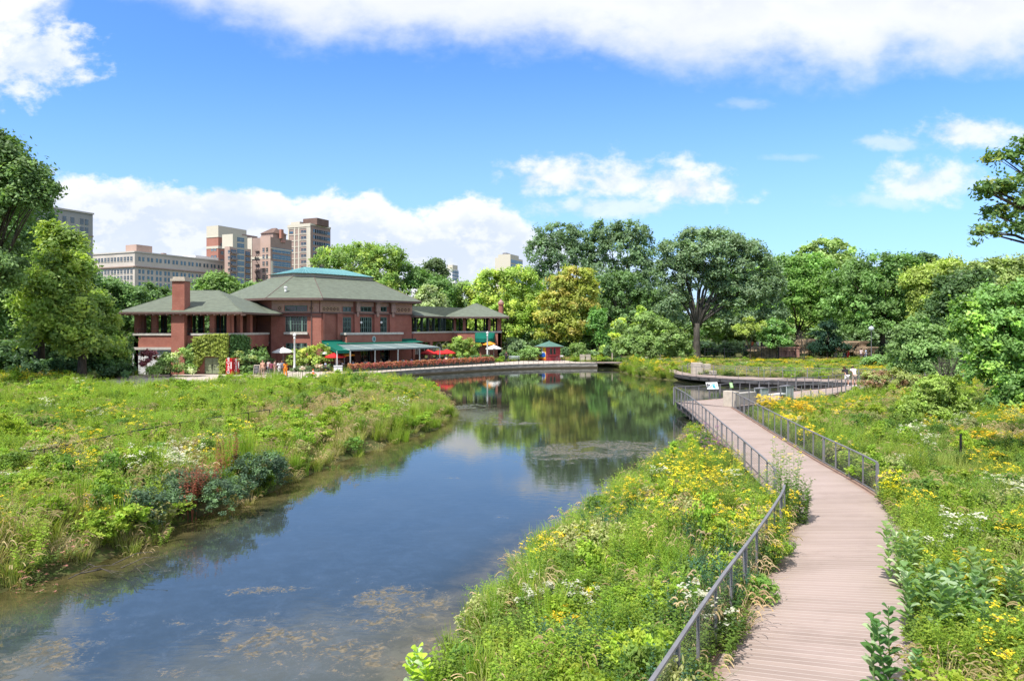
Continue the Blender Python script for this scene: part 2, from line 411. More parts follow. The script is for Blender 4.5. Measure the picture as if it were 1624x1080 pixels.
def inside(P, V):
    x, y = P[:, 0], P[:, 1]; c = np.zeros(len(P), bool); n = len(V)
    for i in range(n):
        x0, y0 = V[i]; x1, y1 = V[(i+1) % n]
        if y0 == y1: continue
        t = (y0 > y) != (y1 > y)
        c ^= t & (x < (x1 - x0) * (y - y0) / (y1 - y0) + x0)
    return c
def segdist(P, V, closed=True):
    d = np.full(len(P), 1e9); n = len(V)
    for i in range(n if closed else n - 1):
        a = np.array(V[i], float); b = np.array(V[(i+1) % n], float); ab = b - a
        t = np.clip(((P - a) @ ab) / max(ab @ ab, 1e-9), 0, 1)
        q = P - (a + t[:, None] * ab); d = np.minimum(d, np.hypot(q[:, 0], q[:, 1]))
    return d
def sdist(P):
    d = segdist(P, PV); return np.where(inside(P, PV), -d, d)
def wig(x, y, s=1.0):
    return (np.sin(x*1.7*s + 2.1*np.sin(y*0.9*s)) + np.sin(y*2.3*s + 1.3*np.sin(x*1.1*s)) + 0.5*np.sin(4.1*x*s - 3.3*y*s)) / 2.5
def ground_z(P):
    P = np.asarray(P, float); x, y = P[:, 0], P[:, 1]
    d = sdist(P) + 0.22 * wig(x, y, 1.3)
    z = np.where(d < 0, np.maximum(-1.2, d * 0.35), 0.58 * (1 - np.exp(-np.maximum(d, 0) / 1.0)))
    up = np.clip((d - 2) / 6, 0, 1)
    z = z + up * 0.06 * wig(x, y, 0.35)
    z += np.clip((x - 16) / 30, 0, 1) * np.clip((60 - y) / 30, 0, 1) * 0.7 * up       # right meadow climbs
    z += np.clip((x - 22) / 20, 0, 1) * np.clip((y - 76) / 22, 0, 1) * 0.3 * np.clip(d / 8, 0, 1)
    # low ground in front of the pavilion forecourt
    return z

def axis(lo, hi, step, far):
    a = list(np.arange(lo, hi + 1e-6, step)); s = step; v = hi
    while v < far: s *= 1.35; v += s; a.append(min(v, far))
    s = step; v = lo; b = []
    while v > -far: s *= 1.35; v -= s; b.append(max(v, -far))
    return np.array(b[::-1] + a)
gx = axis(-50, 50, 0.55, 3000); gy = axis(0, 110, 0.55, 3000)
XX, YY = np.meshgrid(gx, gy); G = np.stack([XX.ravel(), YY.ravel()], 1)
GZ = ground_z(G)
def grid_mesh(name, nx, ny, P, Z):
    vs = np.concatenate([P, Z[:, None]], 1); idx = np.arange(nx * ny).reshape(ny, nx)
    q = np.stack([idx[:-1, :-1], idx[:-1, 1:], idx[1:, 1:], idx[1:, :-1]], -1).reshape(-1, 4)
    return fast_mesh(name, vs, q)
def fast_mesh(name, vs, q, tint=None, mats=(), smooth=False):
    me = bpy.data.meshes.new(name); k = q.shape[1]
    me.vertices.add(len(vs)); me.vertices.foreach_set('co', np.asarray(vs, np.float32).ravel())
    me.loops.add(len(q) * k); me.loops.foreach_set('vertex_index', np.asarray(q, np.int32).ravel())
    me.polygons.add(len(q)); me.polygons.foreach_set('loop_start', np.arange(0, len(q) * k, k, dtype=np.int32))
    if smooth: me.polygons.foreach_set('use_smooth', np.ones(len(q), bool))
    for m in mats: me.materials.append(M[m] if isinstance(m, str) else m)
    if tint is not None:
        at = me.attributes.new('tint', 'FLOAT_COLOR', 'FACE')
        c = np.ones((len(q), 4), np.float32); c[:, :3] = tint; at.data.foreach_set('color', c.ravel())
    me.update(calc_edges=True); return me

def ground_build(T, co, b):
    n1 = T.noise(co, 0.8, 6, 0.65); n2 = T.noise(co, 5.0, 4, 0.65)
    c = T.mix(T.ss(n1, 0.35, 0.65), (0.075, 0.085, 0.028), (0.12, 0.10, 0.05))
    return T.mix(T.ss(n2, 0.45, 0.7), c, (0.05, 0.09, 0.02))
M['ground'] = mat('meadow_soil', (0, 0, 0), 0.95, 0.1, build=ground_build)
gm = grid_mesh('ground', len(gx), len(gy), G, GZ); gm.materials.append(M['ground'])
gm.polygons.foreach_set('use_smooth', np.ones(len(gm.polygons), bool))
g_o = bpy.data.objects.new('ground', gm); COL.objects.link(g_o); g_o['kind'] = 'structure'

# water ----------------------------------------------------------
wx = np.arange(-27, 37.1, 0.5); wy = np.arange(-10, 106.1, 0.5)
WX, WY = np.meshgrid(wx, wy); WP = np.stack([WX.ravel(), WY.ravel()], 1)
wm = grid_mesh('pond_water', len(wx), len(wy), WP, np.zeros(len(WP)))
sh = np.clip(1 + sdist(WP) / 3.2, 0, 1)
# shallower towards the lower right bank and in the bottom left corner
sh = np.maximum(sh, 0.75 * np.exp(-(((WP[:, 0] - 0.5) / 3.2) ** 2 + ((WP[:, 1] - 12) / 4.5) ** 2)))
at = wm.attributes.new('shore', 'FLOAT', 'POINT'); at.data.foreach_set('value', sh.astype(np.float32))
def water_build():
    m = bpy.data.materials.new('pond_water'); m.use_nodes = True; nt = m.node_tree; T = NT(nt); nt.nodes.clear()
    pos = T.n('ShaderNodeNewGeometry').outputs['Position']
    sp = T.n('ShaderNodeSeparateXYZ'); T.put(sp.inputs[0], pos)
    shn = T.n('ShaderNodeAttribute', attribute_name='shore').outputs['Fac']
    n1 = T.noise(pos, 0.35, 4, 0.6); n2 = T.noise(pos, 1.6, 7, 0.68, 0.6); n3 = T.noise(pos, 5.0, 7, 0.72, 1.6)
    deep = T.mix(T.ss(n1, 0.3, 0.7), (0.020, 0.026, 0.016), (0.030, 0.036, 0.024))
    shc = T.mix(T.ss(n2, 0.35, 0.65), (0.050, 0.045, 0.018), (0.10, 0.085, 0.035))
    body = T.mix(T.ss(T.m('ADD', shn, T.m('MULTIPLY', T.m('SUBTRACT', n2, 0.5), 0.35)), 0.35, 0.95), deep, shc)
    # patches of drifting algae and weed
    pats = [(-5.3, 13.4, .9, 1.2, 1.0), (-2.7, 15.5, 1.2, 1.2, .9), (-1.5, 12.6, .9, .9, .8), (-8.6, 14.3, .7, .4, .8), (-8.9, 12.4, 1.2, .9, .8), (-4.2, 16.8, .8, .4, .6), (-6.6, 20.5, .7, .5, .5), (-2.5, 20.5, .9, .6, .5), (-4.5, 24, 1.2, .7, .45), (-3.2, 12.6, 1.7, 1.1, .9), (-3.9, 13.6, 1.6, .8, .8), (-2.0, 14.8, 1.1, .8, .9), (-2.8, 15.3, 1.0, .7, .7), (-5.3, 15.9, .8, .35, 1), (-6.3, 15.7, .7, .3, 1), (-7.1, 14.2, .8, .4, .9),
            (-5.9, 12.0, .7, .3, .8), (-9.0, 13.0, 1.6, .8, .8), (-9.4, 11.4, 1.5, 1.0, .8), (-1.2, 12.2, 1.0, 1.5, .85), (-1.5, 10.6, 1.2, 1.6, .7), (3.2, 33.2, 3.2, 1.8, 1.9), (5.2, 35.3, 2.8, 1.5, 1.8), (1.8, 30.5, 2.2, 1.2, .7),
            (0.2, 25.6, 1.3, .7, .6), (-0.6, 22.0, .9, .5, .7), (-2.4, 27.6, 1.0, .4, .8), (-1.5, 45, 3.2, 3.6, .9), (-3.2, 52, 2.6, 3.0, 1.1), (1.0, 43, 2.5, 1.2, .8), (2.5, 38, 3, .7, .6), (12.5, 86, 3.2, 5, 1.0), (9, 92, 3.5, 3, .7),
            (-7.2, 19.2, .7, .4, .6), (-5.0, 18.4, .8, .3, .6), (-1.0, 19.5, 1.0, .5, .6), (-1.3, 17.5, .5, .3, .7), (7.4, 32.5, 1.8, 1.6, 1.1), (-8.3, 17.6, 1.4, .7, .8), (-8.0, 21.8, 1.0, 1.4, .6), (-6.5, 30, 1, 2.5, .6), (-10, 80, 4, 3, .8)]
    msk = None
    for x, y, rx, ry, a in pats:
        d1 = T.m('DIVIDE', T.m('SUBTRACT', sp.outputs[0], x), rx); d2 = T.m('DIVIDE', T.m('SUBTRACT', sp.outputs[1], y), ry)
        g = T.m('MULTIPLY', T.m('EXPONENT', T.m('MULTIPLY', T.m('ADD', T.m('MULTIPLY', d1, d1), T.m('MULTIPLY', d2, d2)), -1.0)), a)
        msk = g if msk is None else T.m('ADD', msk, g)
    n4 = T.noise(pos, 28.0, 3, 0.7)
    nn = T.m('ADD', T.m('ADD', T.m('MULTIPLY', n2, 0.52), T.m('MULTIPLY', n3, 0.32)), T.m('MULTIPLY', n4, 0.16))
    al = T.ss(T.m('SUBTRACT', T.m('ADD', nn, T.m('MULTIPLY', msk, 0.19)), 0.65), 0.0, 0.085)
    al = T.m('MULTIPLY', T.m('MULTIPLY', al, T.ss(msk, 0.06, 0.4)), T.m('MULTIPLY', T.ss(T.noise(pos, 3.2, 8, 0.72, 2.2), 0.42, 0.56), T.m('MULTIPLY', 0.85, T.ss(T.noise(T.vm('ADD', pos, (31.0, 7.0, 0.0)), 1.1, 4, 0.6, 0.8), 0.40, 0.54))))
    alc = T.mix(T.ss(n3, 0.35, 0.7), (0.06, 0.055, 0.035), (0.24, 0.19, 0.115))
    body2 = T.mix(T.m('MULTIPLY', T.ss(T.m('ADD', nn, T.m('MULTIPLY', msk, 0.12)), 0.57, 0.72), 0.5), body, (0.085, 0.085, 0.06))
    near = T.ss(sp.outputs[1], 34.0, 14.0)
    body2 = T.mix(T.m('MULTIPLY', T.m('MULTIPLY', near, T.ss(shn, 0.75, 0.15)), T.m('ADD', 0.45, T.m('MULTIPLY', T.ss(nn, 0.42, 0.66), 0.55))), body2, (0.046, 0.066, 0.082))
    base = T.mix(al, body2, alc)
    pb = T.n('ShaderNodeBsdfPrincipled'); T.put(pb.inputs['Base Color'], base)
    T.put(pb.inputs['Roughness'], T.m('ADD', 0.022, T.m('MULTIPLY', al, 0.55)))
    pb.inputs['IOR'].default_value = 1.48
    T.put(pb.inputs['Specular IOR Level'], T.m('SUBTRACT', 0.62, T.m('MULTIPLY', al, 0.45)))
    bp = T.n('ShaderNodeBump'); bp.inputs['Strength'].default_value = 0.035; bp.inputs['Distance'].default_value = 0.05
    T.put(bp.inputs['Height'], T.m('ADD', T.m('ADD', T.noise(T.vm('MULTIPLY', pos, (1.0, 2.2, 1.0)), 2.2, 3, 0.5), T.m('MULTIPLY', T.noise(pos, 0.5, 2, 0.5), 0.6)), T.m('MULTIPLY', al, 1.0)))
    nt.links.new(bp.outputs[0], pb.inputs['Normal'])
    o = T.n('ShaderNodeOutputMaterial'); nt.links.new(pb.outputs[0], o.inputs[0]); return m
wm.materials.append(water_build())
w_o = bpy.data.objects.new('pond_water', wm); COL.objects.link(w_o); w_o['kind'] = 'structure'

# boardwalk ------------------------------------------------------
BL = [(-1.2,3.2),(0.2,5.6),(1.74,8.25),(2.9,10.35),(3.84,12.02),(5.04,14.06),(6.40,16.46),(7.45,18.5),(8.0,20.6),(8.42,23.1),(8.99,27.1),(9.58,31.4),(10.02,34.4),(10.7,39.6),(11.25,44.0),(11.6,48.3)]
BR = [(1.9,2.4),(3.3,4.9),(4.9,7.5),(5.95,9.5),(6.95,11.4),(8.2,13.7),(9.5,16.3),(10.55,18.5),(11.35,20.9),(11.75,23.3),(12.15,27.3),(12.7,31.6),(13.1,34.6),(13.8,39.8),(14.25,43.2),(14.5,45.1)]
DZ = 0.75
def plank_build(T, co, b):
    uvn = T.n('ShaderNodeUVMap').outputs[0]; s = T.n('ShaderNodeSeparateXYZ'); T.put(s.inputs[0], uvn)
    k = T.m('DIVIDE', s.outputs[1], 0.145); fr = T.m('FRACT', k); idn = T.m('FLOOR', k)
    wn = T.n('ShaderNodeTexWhiteNoise', noise_dimensions='1D'); T.put(wn.inputs['W'], idn)
    n1 = T.noise(T.vm('MULTIPLY', uvn, (0.8, 0.5, 1.0)), 1.2, 5, 0.6); n2 = T.noise(T.vm('MULTIPLY', uvn, (2.0, 40.0, 1.0)), 1.5, 4, 0.6)
    c = T.mix(wn.outputs[0], (0.275, 0.212, 0.183), (0.335, 0.262, 0.228))
    c = T.mix(T.m('MULTIPLY', T.ss(n1, 0.4, 0.7), 0.45), c, (0.42, 0.33, 0.30))
    c = T.mix(T.m('MULTIPLY', T.ss(n2, 0.45, 0.8), 0.3), c, (0.27, 0.19, 0.165))
    n5 = T.noise(T.vm('MULTIPLY', uvn, (3.2, 1.0, 1.0)), 0.55, 6, 0.68)
    c = T.mix(T.m('MULTIPLY', T.ss(n5, 0.5, 0.72), 0.5), c, (0.20, 0.15, 0.125))
    n6 = T.noise(T.vm('MULTIPLY', uvn, (3.2, 1.0, 1.0)), 14.0, 3, 0.6)
    c = T.mix(T.m('MULTIPLY', T.ss(n6, 0.68, 0.74), 0.6), c, (0.13, 0.10, 0.06))
    # clean pale arris at one side of each board, thin dark gap at the other
    c = T.mix(T.m('MULTIPLY', T.ss(fr, 0.80, 0.88), 0.6), c, (0.52, 0.45, 0.41))
    gap = T.m('MAXIMUM', T.ss(fr, 0.055, 0.02), T.ss(fr, 0.965, 0.985))
    edge = T.m('MAXIMUM', T.ss(s.outputs[0], 0.13, 0.01), T.ss(s.outputs[0], 0.93, 0.99))
    c = T.mix(T.m('MULTIPLY', edge, T.m('MULTIPLY', T.ss(T.noise(T.vm('MULTIPLY', uvn, (3.0, 1.0, 1.0)), 0.9, 4, 0.6), 0.4, 0.6), 0.6)), c, (0.27, 0.15, 0.10))
    return T.mix(T.m('MULTIPLY', gap, 0.5), c, (0.12, 0.08, 0.065))
M['plank'] = mat('composite_decking', (0, 0, 0), 0.75, 0.25, build=plank_build)
def ribbon(name, L, Rr, z, th=0.12, sub=3, mats=('plank', 'steel'), vstep=None):
    """a deck between two edge lines; UV v runs along it in metres"""
    def dens(P):
        out = []
        n = len(P)
        for i in range(n - 1):
            p0 = Vector(P[max(i-1, 0)]); p1 = Vector(P[i]); p2 = Vector(P[i+1]); p3 = Vector(P[min(i+2, n-1)])
            for k in range(sub):
                t = k / sub
                out.append(0.5 * ((2*p1) + (p2-p0)*t + (2*p0-5*p1+4*p2-p3)*t*t + (3*p1-p0-3*p2+p3)*t**3))
        out.append(Vector(P[-1])); return out
    A, B = dens(L), dens(Rr); me = bpy.data.meshes.new(name); vs = []; fs = []; uvs = []; mi = []
    s = 0; S = [0]
    for i in range(1, len(A)): s += ((A[i]+B[i])/2 - (A[i-1]+B[i-1])/2).length; S.append(s)
    for i in range(len(A)):
        vs += [(A[i].x, A[i].y, z), (B[i].x, B[i].y, z), (A[i].x, A[i].y, z-th), (B[i].x, B[i].y, z-th)]
    for i in range(len(A) - 1):
        a, b = 4*i, 4*i+4
        for f, u4, m in (((a, a+1, b+1, b), [(0, S[i]), (1, S[i]), (1, S[i+1]), (0, S[i+1])], 0), ((a+2, b+2, b+3, a+3), [(0, 0)]*4, 1),
                      ((a, b, b+2, a+2), [(0, 0)]*4, 1), ((a+1, a+3, b+3, b+1), [(0, 0)]*4, 1)):
            fs.append(f); uvs += u4; mi.append(m)
    e = 4*(len(A)-1)
    fs += [(0, 2, 3, 1), (e, e+1, e+3, e+2)]; uvs += [(0, 0)]*8; mi += [1, 1]
    me.from_pydata(vs, [], fs); ul = me.uv_layers.new(name='UVMap')
    ul.data.foreach_set('uv', np.array(uvs, np.float32).ravel())
    for m in mats: me.materials.append(M[m])
    me.polygons.foreach_set('material_index', mi); me.update()
    return me, A, B
bw_me, BLd, BRd = ribbon('boardwalk', BL, BR, DZ)
bw = bpy.data.objects.new('boardwalk', bw_me); COL.objects.link(bw); bw['kind'] = 'structure'
# platform and the branch to the right; then the far boardwalk
PL = [(11.9,48.9),(13.6,49.6),(16.3,51.6),(19.5,53.9),(23.6,56.7),(26.2,58.5),(29,60.6),(31.0,62.4),(34,64.6),(38,66.2),(44,67)]
PR = [(14.5,45.3),(16.9,47.2),(19.4,49.1),(22,50.9),(25.2,53.8),(27.6,56.6),(29.8,58.6),(32.2,60.2),(35,62.0),(39,63.2),(44.5,63.8)]
pf_me, PLd, PRd = ribbon('platform_deck', PL, PR, DZ - 0.004)
pf = bpy.data.objects.new('boardwalk_platform', pf_me); COL.objects.link(pf); pf['kind'] = 'structure'
FL = [(12.5,103.6),(16.5,103.4),(19.5,99),(20.5,92),(20.2,84),(20.6,77.6),(22.0,75.2),(24.4,73.4),(27.5,71.8),(31.4,70.6),(35,69.2),(39,67.6),(42,67.3)]
FR = [(12.5,101.2),(15.2,101.0),(17.3,98),(18.3,92),(18.2,84),(18.9,75.6),(20.8,71.9),(23.6,69.1),(27,67.6),(30,66.8),(32.1,65.6),(34.6,64.9),(37,66.0)]
fb_me, FLd, FRd = ribbon('far_boardwalk', FL, FR, DZ - 0.008)
fb = bpy.data.objects.new('far_boardwalk', fb_me); COL.objects.link(fb); fb['kind'] = 'structure'

# edge beams, joists and piers below the boardwalks (part of the decks' structure, one thing per kind)
def beam_line(P, z1=0.63, h=0.28, w=0.12):
    mb = MB()
    for i in range(len(P) - 1):
        f = Face(P[i], P[i+1]); f.box(mb, 0, f.L, -w/2, w/2, z1 - h, z1)
    return mb
bs = thing('boardwalk_beams', (9, 30, 0), 'grey steel beams and brackets carrying the main boardwalk over the water', 'beams')
obj('edge_beam', beam_line([(p.x + 0.12, p.y) for p in BLd[18:]]), 'steel', bs)
obj('edge_beam', beam_line([(p.x - 0.12, p.y) for p in BRd[18:]]), 'steel', bs)
bs2 = thing('boardwalk_beams', (28, 60, 0), 'grey steel beams under the platform branch of the boardwalk', 'beams')
obj('edge_beam', beam_line([(p.x, p.y + 0.0) for p in PRd[:22]]), 'steel', bs2)
obj('edge_beam', beam_line([(p.x, p.y - 0.15) for p in PLd[:26]]), 'steel', bs2)
bs3 = thing('boardwalk_beams', (28, 68, 0), 'dark steel beams and brackets under the far curved boardwalk', 'beams')
obj('edge_beam', beam_line([(p.x, p.y + 0.1) for p in FRd[12:]]), 'steel', bs3)
for par, P, st, sgn, off in ((bs, BLd, 20, 1, 0.25), (bs3, FRd, 13, 1, 0.3)):
    for i in range(st, len(P) - 1, 1):
        p, q = P[i], P[i+1]; d = (q - p).normalized(); L = (q - p).length; k = max(1, round(L / 1.6))
        for j in range(k):
            c = p + (q - p) * (j / k); mb = MB(); nn = Vector((d.y, -d.x))
            a = c - nn * 0.04; b = c + nn * 0.5
            mb.face([(a.x, a.y, 0.63), (a.x, a.y, 0.30), (b.x, b.y, 0.60), (b.x, b.y, 0.63)])
            mb.face([(a.x + .06, a.y + .06, 0.63), (b.x + .06, b.y + .06, 0.63), (b.x + .06, b.y + .06, 0.60), (a.x + .06, a.y + .06, 0.30)])
            mb.face([(a.x, a.y, 0.30), (a.x + .06, a.y + .06, 0.30), (b.x + .06, b.y + .06, 0.60), (b.x, b.y, 0.60)])
            obj('bracket', mb, 'steel', par)
for i, (x, y, lb) in enumerate([(10.55, 33.6, 'pale concrete pier below the boardwalk at the edge of the meadow'), (11.0, 39.2, 'concrete pier standing in the water below the boardwalk bend'),
                   (12.3, 46.6, 'concrete pier under the left corner of the viewing platform'), (17.5, 49.6, 'concrete pier in the dark water below the viewing platform'), (23.5, 54.4, 'concrete pier in the dark water below the branch path'),
                   (23.2, 71.2, 'pier under the left part of the far boardwalk'), (28.5, 68.8, 'pier under the middle of the far boardwalk'), (33.2, 66.8, 'pier under the right part of the far boardwalk')]):
    mb = MB(); mb.lathe((x, y, -1.0), [(0.21, 0), (0.21, 1.05), (0.2, 1.38), (0.16, 1.4)], 14)
    obj('deck_pier', mb, 'concrete', label=lb, category='pier')

# curbs along the decks
def offset_line(P, d):
    out = []
    for i, p in enumerate(P):
        a = Vector(P[max(i-1, 0)][:2]); b = Vector(P[min(i+1, len(P)-1)][:2]); t = (b - a).normalized(); n = Vector((t.y, -t.x))
        out.append(Vector(p[:2]) + n * d)
    return out
M['curb'] = mat('deck_curb', (0.25, 0.165, 0.13), 0.8, var=0.15)
def curb(P, nm='deck_curb'):
    mb = MB()
    for i in range(len(P) - 1):
        f = Face(P[i], P[i+1]); f.box(mb, 0, f.L, -0.04, 0.04, DZ + 0.004, DZ + 0.055)
    return obj(nm, mb, 'curb')
for P, lb in ((BRd[6:], 'brown timber curb along the right edge of the boardwalk'), (BLd[3:], 'brown timber curb along the left edge of the boardwalk')):
    c = curb(P); c['label'] = lb; c['category'] = 'curb'

# railings -------------------------------------------------------
def railing(P, label, cat='railing', z0=DZ, h=1.07, bay=1.25, main=4, mesh=0.0, mt='metal', first_main=True, rt=0.034, pt=0.026, rail_w=0.056, wires=True, group=None):
    """rail with thin posts, a thick post every `main` bays and fine wire infill; P is a polyline"""
    P = [Vector(p[:2]) for p in P]; S = [0]
    for i in range(1, len(P)): S.append(S[-1] + (P[i]-P[i-1]).length)
    def atS(s):
        s = min(max(s, 0), S[-1])
        for i in range(1, len(P)):
            if s <= S[i] + 1e-9:
                t = (s - S[i-1]) / max(1e-9, S[i]-S[i-1]); return P[i-1] + (P[i]-P[i-1])*t, (P[i]-P[i-1]).normalized()
        return P[-1], (P[-1]-P[-2]).normalized()
    n = max(1, round(S[-1] / bay)); b = S[-1] / n
    t = thing('railing', (P[0].x, P[0].y, z0), label, cat, group)
    top = MB(); pts = [atS(b * k * 0.5) for k in range(2 * n + 1)]
    for k in range(len(pts) - 1):
        f = Face(pts[k][0], pts[k+1][0]); f.box(top, 0, f.L, -rail_w/2, rail_w/2, z0 + h - 0.04, z0 + h)
    obj('top_rail', top, mt, t)
    bot = MB()
    for k in range(len(pts) - 1):
        f = Face(pts[k][0], pts[k+1][0]); f.box(bot, 0, f.L, -rt/2, rt/2, z0 + 0.07, z0 + 0.07 + rt)
    obj('bottom_rail', bot, mt, t)
    for k in range(n + 1):
        c, d = atS(b * k); w = pt * 1.7 if k % main == 0 else pt; mb = MB(); nn = Vector((d.y, -d.x))
        f = Face(c - d * w, c + d * w); f.box(mb, 0, f.L, -w * 0.8, w * 0.8, z0 - (0.2 if k % main == 0 else 0), z0 + h - 0.041)
        obj('post', mb, mt, t)
    if mesh:
        mb = MB(); w = 0.004
        for zz in np.arange(z0 + 0.13, z0 + h - 0.06, mesh):
            for k in range(len(pts) - 1):
                f = Face(pts[k][0], pts[k+1][0]); a, c = f.P(0, 0, zz - w), f.P(f.L, 0, zz - w)
                mb.quad(a, c, f.P(f.L, 0, zz + w), f.P(0, 0, zz + w))
        s = 0
        while s < S[-1]:
            c, d = atS(s); mb.quad((c.x - d.x*w, c.y - d.y*w, z0 + 0.1), (c.x + d.x*w, c.y + d.y*w, z0 + 0.1), (c.x + d.x*w, c.y + d.y*w, z0 + h - 0.04), (c.x - d.x*w, c.y - d.y*w, z0 + h - 0.04)); s += mesh
        obj('wire_mesh', mb, mt, t)
    return t
railL = offset_line(BLd, -0.06); railR = offset_line(BRd, 0.06)
i1 = next(i for i, p in enumerate(railL) if p.y > 18.7); i2 = i1 + 2
railing([(-0.0, 5.15)] + [p for p in railL[6:i1]], 'grey metal railing at the lower left edge of the boardwalk, running out of the photo', mesh=0.06, bay=1.2)
railing([p for p in railL[i2:]], 'grey metal railing between the pond and the upper boardwalk', mesh=0.08)
j1 = next(i for i, p in enumerate(railR) if p.y > 20.9)
railing([p for p in railR[j1:]], 'grey metal railing along the right edge of the boardwalk beside the meadow', mesh=0.08)
railing([(11.5, 48.5)] + offset_line(PLd, -0.06), 'grey metal railing on the far side of the viewing platform', bay=1.25, mesh=0.12)
railing([p for p in offset_line(PRd, 0.06)[15:]], 'grey metal railing on the near side of the branch path by the couple', bay=1.25)
railing([p for p in offset_line(PRd, 0.06)[1:15]], 'grey metal railing behind the bench on the platform edge', bay=1.25)
fr_far = offset_line(FLd, -0.06)
railing(fr_far[14:], 'fine grey railing along the back of the far curved boardwalk', bay=1.2, mesh=0.2)
railing(offset_line(FRd, 0.06)[15:28], 'grey railing along the front of the far curved boardwalk above dark water', bay=2.4, pt=0.016)

# promenade ------------------------------------------------------
PZ = 0.70
WALL = [(-30.5,57.5),(-26.5,61.5),(-21.5,66),(-21.1,71.4),(-18.1,76.6),(-13.6,84),(-8.0,90.4),(-1.6,96.2),(2.9,99),(6.2,100.2),(11,101.2),(12.6,101.4)]
WALLS = []
for i in range(len(WALL) - 1):
    for k in range(4):
        n = len(WALL); p0 = Vector(WALL[max(i-1, 0)]); p1 = Vector(WALL[i]); p2 = Vector(WALL[i+1]); p3 = Vector(WALL[min(i+2, n-1)]); t = k/4
        WALLS.append(0.5 * ((2*p1) + (p2-p0)*t + (2*p0-5*p1+4*p2-p3)*t*t + (3*p1-p0-3*p2+p3)*t**3))
WALLS.append(Vector(WALL[-1]))
PROM = [tuple(p) for p in WALLS] + [(12.6,103.8),(9.5,104.8),(8.5,110),(5,112.6),(2,108.5),(-1.5,104.2),(-3.5,101.8),(-8.5,97.0),(-14,91.0),(-20.2,84.9),(-22.3,84.2),(-25.5,85.2),(-31,86),(-32.5,77.4),(-37,77.2),(-42,75.5),(-41,66),(-36.5,58.5)]
def paving_build(T, co, b):
    n1 = T.noise(co, 0.5, 5, 0.6); n2 = T.noise(co, 8.0, 3, 0.6)
    c = T.mix(T.ss(n1, 0.3, 0.7), (0.43, 0.37, 0.32), (0.52, 0.45, 0.39)); return T.mix(T.m('MULTIPLY', T.ss(n2, 0.5, 0.8), 0.3), c, (0.36, 0.30, 0.26))
M['paving'] = mat('pink_concrete_paving', (0, 0, 0), 0.85, 0.15, build=paving_build)
mb = MB(); mb.prism(PROM, 0.2, PZ); struct('promenade', mb, 'paving')
def wall_build(T, co, b):
    n1 = T.noise(T.vm('MULTIPLY', co, (1, 1, 4)), 1.2, 5, 0.65)
    s = T.n('ShaderNodeSeparateXYZ'); T.put(s.inputs[0], co)
    c = T.mix(T.ss(n1, 0.35, 0.65), (0.17, 0.165, 0.145), (0.36, 0.34, 0.30))
    return T.mix(T.ss(s.outputs[2], 0.24, 0.18), c, (0.075, 0.062, 0.04))
M['pondwall'] = mat('stained_pond_wall', (0, 0, 0), 0.9, build=wall_build, obj=False)
mb = MB()
for i in range(len(WALLS) - 1):
    f = Face(WALLS[i], WALLS[i+1]); f.box(mb, -0.01, f.L + 0.01, 0.0, 0.26, -1.2, PZ - 0.10 + 0.0)
    f.box(mb, -0.01, f.L + 0.01, 0.0, 0.30, PZ - 0.10, PZ + 0.006)
    if i > 6: f.box(mb, -0.01, f.L + 0.01, 0.26, 0.75, -1.2, 0.16)
struct('pond_wall', mb, 'pondwall')
# thin dark promenade fence
def line_len(P): return sum((Vector(P[i+1]) - Vector(P[i])).length for i in range(len(P)-1))
fence_pts = offset_line([tuple(p) for p in WALLS[8:]], -0.25)
railing(fence_pts, 'low dark post and wire fence along the stone edge of the promenade', 'fence', z0=PZ, h=0.95, bay=0.82, main=5, mt='metal_dark', pt=0.014, rail_w=0.02, rt=0.012)
# left meadow path with its black railing
ML = [(-20.5,20.8),(-18.9,23.6),(-17.5,26.6),(-16.9,30.2),(-16.0,33.2),(-15.0,35.6),(-13.6,38.3),(-12.9,43.7),(-13.4,51.4),(-16.5,58.5),(-21.0,64.3)]
railing(ML[:7], 'low black railing half buried in the wildflowers of the left meadow', 'railing', z0=0.55, h=0.92, bay=1.5, main=3, mt='metal_dark', pt=0.018, rail_w=0.045, rt=0.02)
railing(ML[7:10], 'low black railing at the narrow waist of the left meadow near the promenade', 'railing', z0=0.55, h=0.9, bay=1.5, main=3, mt='metal_dark', pt=0.016, rail_w=0.035, rt=0.02)
PA = [tuple(p) for p in offset_line(ML, 0.25)]; PB = [tuple(p) for p in offset_line(ML, 1.9)]
mb = MB()
for i in range(len(PA) - 1):
    za = float(ground_z([PA[i]])[0]); mb.quad((*PA[i], 0.67), (*PB[i], 0.67), (*PB[i+1], 0.67), (*PA[i+1], 0.67))
struct('meadow_path', mb, 'paving')
# ------------------------------------------------------------------ the brick pavilion (one building, with its wings)
B = thing('park_pavilion', (-27, 95, 0.6), 'long red brick boathouse with green slate hipped roofs and open loggias', 'building')
d_ = Vector((0.643, 0.766)); e_ = Vector((-0.766, 0.643))
A_ = Vector((-24.5, 88.0)); LF = 15.3
Bq = A_ + d_ * LF
Ctr = A_ + d_ * (LF / 2) + e_ * 10.5
def hc(u, v): q = Ctr + d_ * u + e_ * v; return (q.x, q.y)
Cq = Vector((-31.0, 88.0))
oct_ = [(-7.65, -10.5), (7.65, -10.5), (9.6, -7.2), (9.6, 7.2), (7.6, 10.5), (-7.65, 10.5), (-12.1, 6.0)]
ca = Cq - Ctr; cu, cv = ca.dot(d_), ca.dot(e_)
oct_.append((cu, cv))
ZE = 9.75; G0 = 0.6
fr = Face(A_, Bq); ch = Face(Cq, A_); en = Face(hc(-12.1, 6.0), Cq)
wall = MB(); trim = MB(); frz = MB(); fasc = MB()
def op(f, x0, x1, y0, y1, xr=None):
    xm = xr or (x0 + x1) / 2; return (f.s(x0), f.s(x1), f.z(xm, y1), f.z(xm, y0))
